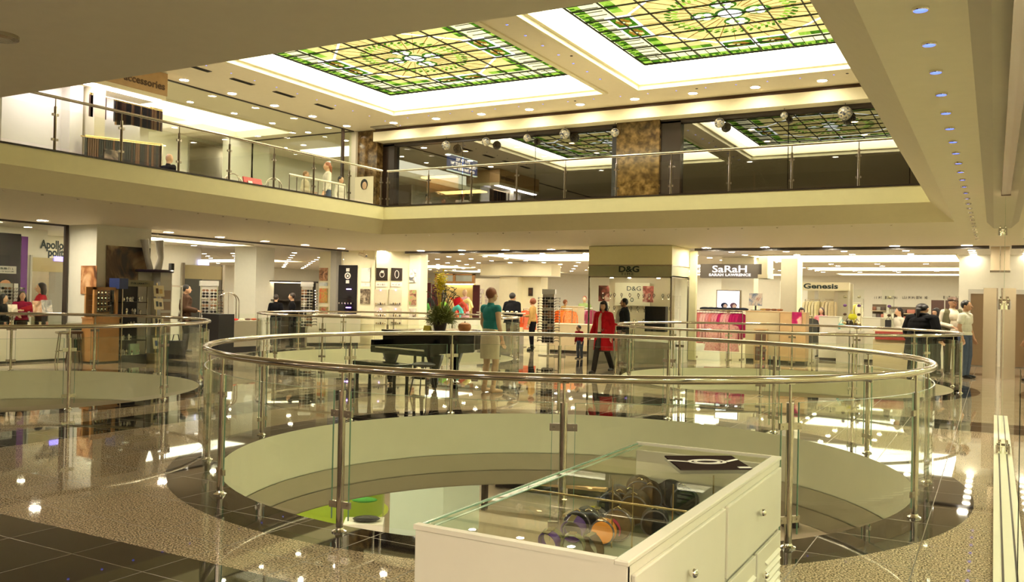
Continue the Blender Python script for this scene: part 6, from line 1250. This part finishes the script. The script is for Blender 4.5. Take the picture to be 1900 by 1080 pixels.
# white fixtures
for k, (a, b, py, Y) in enumerate(((1520, 1558, 587, 26.), (1600, 1636, 589, 26.2), (1560, 1580, 603, 25.5), (1640, 1656, 580, 27.2))):
    floorbox('white_fixture', a, b, py, Y, .5, whitew, ['white counter front in front of the woman in pink', 'white counter front right of the yellow goods', 'low white table with turquoise goods between the white counters', 'narrow white stand left of the woman in white'][k], 'counter', white)
def mini(name, label, cat, px, Y, z, m, r=(.1, .1, .12), grp=None):
    return tag(MB().sph((0, 0, r[2]), r, 12, 8).build(name, m, None, True, loc=(xw(px, Y), Y, z)), label, cat, grp)
for k, (px, py, c, lab) in enumerate(((1575, 600, (.05, .04, .03), 'dark bag hanging by the glass tower between the white counters'), (1582, 588, (.75, .7, .05), 'bright yellow bag right of the glass tower'), (1590, 605, (.1, .07, .05), 'brown bag beside the low white table'), (1562, 606, (.2, .6, .65), 'turquoise scarf on the low white table'))):
    Y = 25.6; q = W(px, py, Y=Y); simple('handbag', lab, 'bag', [('body', MB().sph((0, 0, 0), (.12, .06, .085), 12, 8), cloth('bag%d' % k, c), True), ('strap', MB().tube([(-.08, 0, .06), (0, 0, .2), (.08, 0, .06)], .01, 6), cloth('bag%d' % k, c), True)], (q.x, Y, q.z))
for k, px in enumerate((1566, 1592, 1648)):
    Y = 25.2; t = thing('glass_display_column', ['left', 'middle', 'right'][k] + ' slim glass display column among the white counters', 'display column', (xw(px, Y), Y, 0)); MB().box(-.14, .14, -.14, .14, .9, 2.0).build('glass', gcase, t); MB().box(-.16, .16, -.16, .16, 0, .9).build('base', white, t); MB().box(-.15, .15, -.15, .15, 2.0, 2.015).build('top', gcase, t)
    for j in range(4): MB().box(-.13, .13, -.13, .13, 1.05 + j * .24, 1.06 + j * .24).build('shelf', gcase, t); MB().sph((.03, -.02, 1.10 + j * .24), (.05, .05, .04), 8, 6).build('accessory', [brass, darkw, cloth('purp', (.2, .1, .3)), cloth('acc', (.5, .45, .3))][j], t, True)
simple('red_shelf_unit', 'low shelf with red stacked goods left of the black coat', 'shelf', [('body', MB().box(-.5, .5, 0, .4, 0, .75), beige), ('red_goods', MB().box(-.45, .45, -.05, .35, .75, .95), mat('red_goods', (.30, .04, .03), .5)), ('top', MB().box(-.5, .5, -.03, .4, .95, .98), beige)], (xw(1662, 23.6), 23.5, 0))
simple('white_easel', 'white folding sign stand behind the woman in white', 'sign stand', [('leg', MB().tube([(-.2, 0, 0), (0, 0, 1.5)], .02, 6), white), ('leg', MB().tube([(.25, 0, 0), (0, 0, 1.5)], .02, 6), white), ('board', MB().rbox((0, .03, .9), (.5, .02, .7), 0.), white)], (xw(1652, 26), 26, 0))
# colourful goods behind the piano
floorbox('shop_counter', 760, 806, 588, 24., .6, whitew, 'white counter with dark glasses left of the colourful scarves', 'counter', white); floorbox('shop_counter', 806, 893, 590, 24.2, .6, whitew, 'white glass counter behind the plant on the piano', 'counter', white)
gcols = [('white and black', (.6, .6, .55)), ('orange', (.8, .25, .05)), ('green', (.12, .45, .1)), ('black and white', (.05, .05, .05)), ('cream', (.75, .68, .45)), ('red', (.6, .05, .04)), ('lime green', (.3, .6, .1)), ('tan', (.6, .42, .2)), ('coral', (.75, .2, .12)), ('turquoise', (.1, .5, .45)), ('rust red', (.5, .08, .05)), ('pale yellow', (.8, .7, .3))]
for k, (nm, c) in enumerate(gcols):
    px = 770 + k * 8.8; Y = 25.6 + (k % 3) * .5; z = .98 + (k * 5 % 4) * .12; x = xw(px, Y)
    t = thing('draped_scarf', nm + ' scarf draped on the colourful stand behind the piano plant', 'scarf', (x, Y, z)); MB().tube([(-.22, 0, -.05), (-.1, -.02, .08), (.02, 0, .14), (.12, 0, .06), (.22, 0, -.12)], [.05, .08, .09, .08, .05], 10).build('cloth', cloth('scf%d' % k, c), t, True); MB().tube([(.12, -.03, .05), (.16, -.06, -.12), (.15, -.06, -.24)], [.05, .06, .03], 8, flat=.4).build('tail', cloth('scf%d' % k, c), t, True)
floorbox('display_table', 770, 876, 600, 25.5, 1.4, wood, 'wide display table carrying the colourful scarves', 'table', beige)
q = xw(850, 28); t = simple('bust_display', 'red and orange dresses on a bust beside the warm lit panel', 'display bust', [('bust', MB().tube([(0, 0, 1.0), (0, 0, 1.35), (0, 0, 1.5), (0, 0, 1.6)], [.17, .2, .16, .06], 12), redc, True), ('stand', MB().cyl(0, 0, 0, 1.0, .03, seg=8), steeld), ('garland', MB().tube([(-.35, 0, 1.5), (-.1, -.05, 1.4), (.1, 0, 1.45), (.3, 0, 1.35)], [.08, .1, .1, .06], 8), cloth('orange_red', (.75, .12, .03)), True)], (q, 28, 0))
q = xw(790, 27); simple('black_bag_stand', 'arched dark red board left of the warm lit panel', 'board', [('board', MB().prism([(-.2, 0), (.2, 0), (.2, .04), (-.2, .04)], 1.1, 2.1), mat('maroon_board', (.10, .012, .012), .4)), ('leg', MB().box(-.03, .03, 0, .03, 0, 1.1), blackm)], (q, 27, 0))
for k in range(6): simple('sunglasses_display', 'pair of dark glasses lying on the white counter left of the scarves', [] and '' or 'sunglasses', [('lens', MB().sph((-.03, 0, .03), (.028, .008, .02), 8, 6), blackm, True), ('lens', MB().sph((.03, 0, .03), (.028, .008, .02), 8, 6), blackm, True)], (xw(766 + k * 6.5, 24.2), 24.2, hgt(780, 588, xw(780, 24), 24.)), 0, 'glasses on the white counter') if False else None
# counter behind/right of mannequin
q = W(935, 580, Y=22.45); t = thing('glass_counter', 'glass counter with a pale rim in front of the man in the black jacket', 'counter', (q.x, 22.45, 0)); zt = q.z
MB().box(-.75, .55, -.25, .25, 0, .5).build('base', greyp, t); MB().box(-.75, .55, -.25, .25, .5, zt - .03).build('glass_case', gcase, t); MB().box(-.78, .58, -.28, .28, zt - .03, zt + .01).build('rim', white, t)
for k in range(8): tag(MB().sph((0, 0, .02), (.05, .04, .025), 8, 6).build('jewel', [brass, chrome][k % 2], None, True, loc=(q.x - .6 + k * .15, 22.4, zt + .012)), 'small glittering jewel on the glass counter before the black jacket', 'jewellery', 'jewels on the glass counter')
# left back display with black board and light
q = W(525, 570, X=-19.6); t = thing('shop_shelving', 'dark shelving lit from its top behind the two dark jacketed people', 'shelf', (-20.3, q.y + .8, 0), .8); MB().box(-1.0, 1.0, .2, .25, .0, 1.95).build('back', mat('shelf_black', (.02, .015, .012), .4), t)
for z in (.5, .95, 1.35): MB().box(-1.0, 1.0, -.15, .2, z, z + .03).build('board', dark, t)
MB().box(-1.05, 1.05, -.2, .27, 1.95, 2.0).build('top', dark, t); MB().box(-.9, .9, -.18, -.12, 1.93, 1.95).build('lamp_strip', glow('warm_strip', (1, .8, .45), 6), t)
t = thing('shop_counter', 'white counter with small goods behind the back left railing', 'counter', (-17.9, 20.9, 0), .9); MB().box(-.8, .8, -.25, .25, .1, .95).build('body', white, t); MB().box(-.75, .75, -.2, .2, 0, .1).build('plinth', blackm, t); MB().box(-.82, .82, -.27, .27, .95, .98).build('top', white, t)
# ============================================================ RIGHT END
simple('door_pier', 'grey brown door pier at the right end of the far shop front', 'pier', [('shaft', MB().box(-.13, .13, -.12, .12, 0, 2.04), mat('pier_brown', (.36, .30, .20), .4)), ('edge', MB().box(.13, .16, -.12, .12, 0, 2.04), steeld)], (-.09, 22.6, 0))
simple('hanging_pier', 'short grey brown pier hanging from the ceiling above the door pier', 'pier', [('shaft', MB().box(-.09, .09, -.12, .12, 2.42, 2.98), mat('pier_brown', (.36, .30, .20), .4)), ('cap', MB().box(-.1, .1, -.13, .13, 2.40, 2.44), steeld)], (-.0, 22.6, 0))
q = [xw(1801, 27), xw(1832, 27)]; t = thing('brown_door', 'tall brown door with steel frame behind the man in white', 'door', ((q[0] + q[1]) / 2, 27, 0)); w2 = (q[1] - q[0]) / 2; H_ = zat(1815, 545, Y=27)
MB().box(-w2, w2, 0, .05, .02, H_).build('leaf', mat('door_brown', (.20, .13, .06), .4), t); m = MB(); m.box(-w2 - .06, -w2, -.03, .08, 0, H_ + .12); m.box(w2, w2 + .06, -.03, .08, 0, H_ + .12); m.box(-w2, w2, -.03, .08, H_, H_ + .12); m.build('frame', greyl, t); MB().sph((w2 - .08, -.04, 1.0), .025, 8, 6).build('handle', chrome, t, True)
struct('wall_right', MB().box(q[0] - .3, .9, 27.2, 27.3, 0, SCZ), whitew)
# side glass wall with its fittings
GXW = .10
struct('window_16', MB().box(GXW, GXW + .012, 2.2, 11.8, .03, 2.95), gwall)
struct('window_17', MB().box(GXW + .001, GXW + .011, 11.78, 11.80, .03, 2.95), gedge)
struct('window_18', MB().box(GXW, GXW + .014, 4.15, 4.32, .03, 1.31), mat('navy_edge', (.01, .015, .06), .2))
struct('window_19', MB().box(GXW, GXW + .012, 12.3, 21.8, .03, 2.95), gwall)
simple('floor_rail', 'cream painted floor rail under the side glass at the right edge', 'rail', [('rail', MB().box(-.05, .05, -6.1, 6.1, 0, .035), mat('rail_cream', (.80, .76, .62), .3)), ('slot', MB().box(-.006, .006, -6.1, 6.1, .035, .038), dark)], (.065, 8.3, 0))
simple('head_rail', 'pale metal head rail of the side glass against the soffit', 'rail', [('rail', MB().box(-.035, .035, -5.2, 4.2, -.06, 0), steeld), ('end_cap', MB().box(-.04, .04, 4.2, 4.24, -.065, 0), darkw)], (.09, 7.4, 2.95))
def patch(z, y, label):
    t = thing('glass_fitting', label, 'fitting', (GXW - .01, y, z)); MB().tube([(-.05, 0, 0), (.07, 0, 0)], .022, 12).build('spindle', chrome, t, True)
    for dy in (-.06, .06):
        for dz in (-.03, .03): MB().tube([(-.035, dy, dz), (-.012, dy, dz)], .022, 10).build('bolt', chrome, t, True)
    MB().box(-.02, -.008, -.09, .09, -.05, .05).build('plate', chrome, t); MB().cyl(-.03, 0, -.10, 0, .03, seg=14).build('pivot', chrome, t, True)
patch(.12, 10.6, 'chrome glass fitting low on the side glass at the right edge'); patch(2.84, 15.9, 'chrome glass fitting high on the side glass just under the soffit')
patch(1.66, 11.72, 'small dark lock on the side glass at head height')
struct('window_20', MB().box(.16, .22, 7.2, 22.2, 2.26, 2.36), mat('header_grey', (.55, .53, .48), .3, .5))
# ============================================================ UPSTAIRS LEFT
XA = -17.6
za, zb = 6.84, zat(300, 176, X=XA); ya, yb = W(212, 150, X=XA).y, W(312, 160, X=XA).y; L_ = yb - ya
t = thing('accessories_kiosk', 'upstairs kiosk with a wooden header lettered accessories and a bright lamp strip', 'kiosk', (XA - .02, (ya + yb) / 2, 0), PI / 2)
MB().box(-L_ / 2 - 2., L_ / 2, 0, 1.6, zb, za).build('header', wood, t); text('lettering', 'accessories', .24, mat('sign_brown', (.10, .05, .025), .4), t, (L_ * .06, -.008, (za * .38 + zb * .62)), sx=.98, space=1.05, off=.006)
MB().box(-L_ / 2 - 2., L_ / 2 - .02, .02, 1.6, zb - .10, zb).build('lower_band', paint, t); MB().box(-L_ / 2 - 2., L_ / 2 - .1, .12, .3, zb - .13, zb - .10).build('lamp_strip', glow('kiosk_lamp', (1, .9, 1), 9), t)
MB().box(-L_ / 2 - 2., L_ / 2 - .05, .9, .95, 3.52, zb - .1).build('back_panel', whitew, t); MB().box(-L_ / 2 - .25, -L_ / 2 + .02, .3, .9, 3.52, zb - .1).build('side_panel', paint, t)
MB().tube([(-L_ / 2 - .1, .35, zb - .28), (L_ / 2 - .1, .35, zb - .28)], .012, 8).build('belt_rail', brass, t, True)
beltm = [mat('belt_black', (.012, .010, .012), .3), mat('belt_dark', (.05, .022, .015), .35), mat('belt_brown', (.16, .07, .03), .35), mat('belt_tan', (.30, .17, .07), .35)]
def belt(y, x, z, L2, k, label, grp):
    b = thing('hanging_belt', label, 'belt', (x, y, z), 0, grp); MB().box(-.006, .006, -.036, .036, -L2, 0).build('strap', beltm[k], b); MB().box(-.010, .010, -.028, .028, -.01, .045).build('buckle', brass, b)
rn = random.Random(12)
n = 50
for k in range(n):
    y = W(168 + 132 * k / (n - 1), 190, X=XA - .38).y
    if 195 < 168 + 132 * k / (n - 1) < 212: continue
    zt = zb - .30; L2 = zt - zat(168 + 132 * k / (n - 1), 232 if k > 17 else 210, X=XA - .38); belt(y, XA - .38, zt, max(.5, min(1.1, L2)), [0, 0, 1, 0, 1, 2, 0, 1, 3][rn.randrange(9)], 'dark leather belt hanging in the upper row of the accessories kiosk', 'belts in the upper row')
m = 34
for k in range(m):
    px = 160 + 140 * k / (m - 1); y = W(px, 270, X=XA - .3).y; zt = zat(px, 262 + (px - 230) * .12, X=XA - .3); belt(y, XA - .3, zt, .75, [0, 1, 0, 2][rn.randrange(4)], 'dark strap hanging in the lower row behind the upper left railing', 'straps in the lower row')
ya2, yb2 = W(150, 250, X=XA - .3).y, W(300, 250, X=XA - .3).y; MB().tube([(-.0, 0, 0), (.001, 0, 0)], .001, 4)
simple('belt_bar', 'brass bar with hooks carrying the lower row of straps upstairs', 'rail', [('bar', MB().tube([(0, ya2, zat(150, 252, X=XA - .3) + .0), (0, yb2, zat(300, 270, X=XA - .3) + .02)], .014, 8), brass, True), ('bracket', MB().box(-.04, .04, yb2 - .02, yb2 + .02, 3.52, zat(300, 270, X=XA - .3)), steeld)], (XA - .3, 0, 0))
def vac(name, px0, px1, py0, X, m, label, cat, th=.4, z0=3.52):
    a, b = W(px0, 280, X=X).y, W(px1, 280, X=X).y; z1 = zat((px0 + px1) / 2, py0, X=X); t = thing(name, label, cat, (X, (a + b) / 2, z0), PI / 2); w2 = (b - a) / 2; MB().box(-w2, w2, 0, th, 0, z1 - z0).build('body', m, t); MB().box(-w2 - .02, w2 + .02, -.02, .02, z1 - z0 - .05, z1 - z0).build('top_edge', steeld, t); return t
vac('column', 128, 152, 150, -18.2, whitew, 'white double pilaster left of the upstairs belt display', 'column'); vac('dark_cabinet', 72, 125, 236, -20.5, mat('cab_dark', (.06, .05, .035), .3), 'dark cabinet upstairs behind the leftmost railing post', 'cabinet')
t = vac('lift_doorway', 352, 420, 267, -23.9, steeld, 'steel lift doorway upstairs behind the middle of the left railing', 'doorway', .02); MB().box(-.9, .9, -.03, 0, 0, 1.9).build('dark_opening', blackm, t)
vac('white_partition', 425, 500, 262, -22.5, whitew, 'white partition upstairs right of the steel lift doorway', 'partition', .3); vac('bag_counter', 228, 300, 305, -18.0, mat('cab_dark', (.06, .05, .035), .3), 'dark glossy counter upstairs below the straps', 'counter', .5)
q = W(150, 300, X=-18.6); vac('lit_cabinet', 150, 188, 315, -18.6, dark, 'low dark cabinet with pale posts upstairs below the belts', 'cabinet', .4); flat('poster', ((-17.9, W(192, 320, X=-17.9).y), (-17.9, W(218, 320, X=-17.9).y), 3.55, zat(205, 278, X=-17.9)), picture('poster_bw', [(.03, .02, .02), (.25, .18, .14), (.5, .42, .34)], 3, 9, 1), 'dark brown poster of a face leaning behind the left railing', 'poster')
q = W(470, 335, X=-16.5); t = thing('red_sign', 'red sign board with white marks low behind the left railing', 'sign', (-16.5, q.y, zat(470, 342, X=-16.5) - .15), PI / 2); MB().rbox((0, 0, .14), (.62, .03, .36), Matrix.Rotation(-.3, 3, 'X')).build('board', mat('sign_red', (.45, .02, .02), .4), t); MB().rbox((-.12, -.03, .15), (.14, .01, .14), Matrix.Rotation(-.3, 3, 'X')).build('mark', white, t); MB().rbox((.12, -.035, .12), (.2, .01, .05), Matrix.Rotation(-.3, 3, 'X')).build('mark', white, t); MB().box(-.02, .02, .02, .06, -t.location.z + 3.52, 0).build('leg', steeld, t)
for k, px in enumerate((432, 508)):
    q = W(px, 340, X=-16.9); zt = zat(px, 322 + 8 * k, X=-16.9) - 3.52; t = thing('hoop_stand', ['left', 'right'][k] + ' arched steel hoop stand behind the left upper railing', 'stand', (-16.9, q.y, 3.52), 1.2)
    for r in (.22, .16): MB().tube([(-r, 0, 0), (-r, 0, zt - r)] + [(-r * math.cos(a), 0, zt - r + r * math.sin(a)) for a in [PI * j / 10 for j in range(11)]] + [(r, 0, 0)], .014, 8).build('hoop', steeld, t, True)
q = W(675, 345, Y=21.4); t = thing('poster_stand', 'white poster of a dark haired face on a low white table in the upper corner', 'poster', (q.x, 21.4, 3.52)); zt = zat(675, 335, Y=21.4) - 3.52
MB().box(-.35, .35, 0, .03, .3, zt + .12).build('panel', mat('card_cream2', (.72, .66, .52), .4), t); MB().sph((.02, -.01, zt - .12), (.14, .01, .17), 14, 8).build('hair_print', blackm, t, True); MB().sph((.04, -.02, zt - .16), (.09, .01, .12), 14, 8).build('face_print', mat('print_skin2', (.55, .36, .24), .4), t, True); MB().box(-.8, .6, -.1, .3, .42, .47).build('table_top', white, t); MB().box(-.7, -.65, -.05, .25, 0, .42).box(.45, .5, -.05, .25, 0, .42).build('table_leg', white, t)
tag(MB().tube([(0, 0, 0), (0, 0, .45)], .04, 10).build('red_pillar_candle', mat('sign_red', (.45, .02, .02), .4), None, True, loc=(W(655, 350, Y=21.4).x, 21.3, 3.99)), 'thin red cylinder standing on the low white table upstairs', 'ornament')
t = thing('inner_handrail', 'pale inner handrail upstairs in front of the people in white', 'railing', (-15.4, 0, 3.52)); a, b = W(537, 330, X=-15.4).y, W(640, 330, X=-15.4).y; zt = zat(590, 334, X=-15.4) - 3.52; MB().tube([(0, a, zt), (0, b, zt)], .03, 8).build('handrail', white, t, True); [MB().cyl(0, a + (b - a) * k / 8, 0, zt, .012, seg=6).build('baluster', steeld, t) for k in range(9)]
t = thing('wall_print', 'small dark line of print on the pale wall at the upper left edge', 'lettering', (-23.98, W(14, 249, X=-23.95).y, zat(14, 249, X=-23.95)), PI / 2); scribble(.8, .13, 77, ink, t, (0, -.01, 0))
# ============================================================ LOWER STOREY SEEN THROUGH THE OPENING
LZ = -3.6
a, b, c = Vector((-11.1, 14.9, 0)), Vector((-10.15, 15.5, 0)), Vector((-9.8, 16.4, 0))
t = thing('mint_display_box', 'large pale mint coloured box standing on the lower floor', 'display box', (0, 0, LZ)); d = c - b
MB().prism([(a.x, a.y), (b.x, b.y), (c.x, c.y), ((a + d).x, (a + d).y)], .12, 2.0).build('body', mat('mint_panel', (.60, .72, .60), .4), t); MB().prism([(a.x + .03, a.y + .02), (b.x - .02, b.y + .03), (c.x - .03, c.y), ((a + d).x, (a + d).y)], 0, .12).build('plinth', greyl, t); MB().prism([(b.x - .25, b.y), (b.x + .0, b.y + .1), (b.x, b.y + .5), (b.x - .4, b.y + .4)], 2.0, 2.12).build('red_top', mat('red_goods', (.30, .04, .03), .5), t)
t = thing('green_counter', 'curved lime green counter with a white top on the lower floor', 'counter', (-14.2, 16.0, LZ)); MB().arc(0, 0, 1.3, 1.7, .0, .85, -1.7, .6, 16).build('body', mat('lime_panel', (.35, .50, .04), .4), t, True); MB().arc(0, 0, 1.2, 1.78, .85, .92, -1.7, .6, 16).build('top', white, t); MB().lathe([(1.8, 0), (1.8, .012), (.01, .012)], 40).build('base_disc', mat('lime_panel2', (.50, .58, .06), .4), t)
t = thing('glass_case', 'small glass case with green and black goods beside the mint box', 'case', (-11.85, 15.0, LZ), .6); MB().box(-.4, .4, -.3, .3, .3, 1.0).build('glass', gcase, t); MB().box(-.42, .42, -.32, .32, 0, .3).build('base', whitew, t); MB().sph((.0, 0, .75), (.28, .1, .06), 10, 6).build('green_cloth', cloth('greencloth', (.10, .4, .08)), t, True); MB().sph((.05, -.05, .36), (.3, .2, .06), 10, 6).build('black_bag', blackm, t, True)
simple('toy_car', 'small blue object on the far counter of the lower floor', 'ornament', [('body', MB().sph((0, 0, .08), (.25, .12, .09), 10, 6), mat('blue_dull', (.10, .14, .22), .4), True), ('base', MB().box(-.25, .25, -.1, .1, 0, .03), blackm)], (-11.8, 19.6, LZ + 1.085))
simple('round_counter', 'curved grey counter behind the green one on the lower floor', 'counter', [('body', MB().arc(0, 0, 1.6, 2.0, 0, 1.0, -1.2, .4, 16), greyl, True), ('top', MB().arc(0, 0, 1.5, 2.1, 1.0, 1.08, -1.2, .4, 16), beige)], (-14.4, 20.6, LZ))
for k, (x, y) in enumerate(((-10.9, 20.6), (-8.8, 20.8), (-6.7, 20.8))):
    t = thing('dark_shelving', ['left', 'middle', 'right'][k] + ' dark shelf unit with reddish goods on the lower floor', 'shelf', (x, y, LZ), .1); MB().box(-1.0, 1.0, .3, .35, 0, 2.2).build('back', dark, t)
    for z in (.4, .9, 1.4, 1.9): MB().box(-1.0, 1.0, -.2, .3, z, z + .03).build('board', darkw, t)
    MB().box(-.9, .9, -.1, .2, .93, 1.25).build('goods', picture('goods_red', [(.04, .02, .01), (.25, .08, .04), (.4, .3, .15)], 5, 2, 1), t); MB().box(-1.02, 1.02, -.24, -.2, 2.0, 2.08).build('front_edge', wood, t)
t = thing('lower_table', 'long pale wooden bench in the dark part of the lower floor', 'table', (-9.4, 18.6, LZ), .15); MB().box(-1.6, 1.6, -.15, .15, .75, .82).build('top', wood, t); MB().box(-1.5, -1.4, -.1, .1, 0, .75).box(1.4, 1.5, -.1, .1, 0, .75).build('leg', dark, t)
t = simple('pale_armchair', 'pale rounded armchair on the lower floor at the right of the opening', 'armchair', [('seat', MB().sph((0, 0, .45), (.55, .5, .3), 16, 10), cream, True), ('backrest', MB().sph((0, .4, .8), (.6, .2, .45), 16, 10), cream, True), ('leg', MB().cyl(0, 0, 0, .2, .2), dark)], (-4.1, 21.0, LZ))
struct('wall_back', MB().box(-26, 4, 26, 26.1, -3.6, -1.12), mat('lower_wall', (.35, .28, .18), .6))
for k, (x, y) in enumerate([(x, y) for x in (-15, -12.5, -10, -7.5, -5, -2.5) for y in (13.2, 19, 23)]): 
    if all((x - cx) ** 2 + (y - cy) ** 2 > 13 for cx, cy in RINGS): put(LL, x, y, -.94, 'round downlight in the ceiling of the lower floor', 'lower floor downlights')
# ============================================================ LIGHT
w = bpy.data.worlds.new('world'); SC.world = w; w.use_nodes = True; bg = w.node_tree.nodes['Background']; bg.inputs[0].default_value = (1, .86, .60, 1); bg.inputs[1].default_value = .25
vs_ = SC.view_settings; SC.display_settings.display_device = 'sRGB'; vs_.view_transform = 'Standard'; vs_.look = 'None'; vs_.exposure = 1.5; vs_.gamma = 1; vs_.use_curve_mapping = False
try:
    SC.cycles.adaptive_threshold = .02; SC.cycles.max_bounces = 8; SC.cycles.transparent_max_bounces = 22; SC.cycles.sample_clamp_indirect = 6; SC.cycles.glossy_bounces = 5; SC.cycles.diffuse_bounces = 4; SC.cycles.use_light_tree = True; SC.cycles.use_denoising = True
except Exception: pass
for o in bpy.data.objects:
    if 'zt' in o: del o['zt']
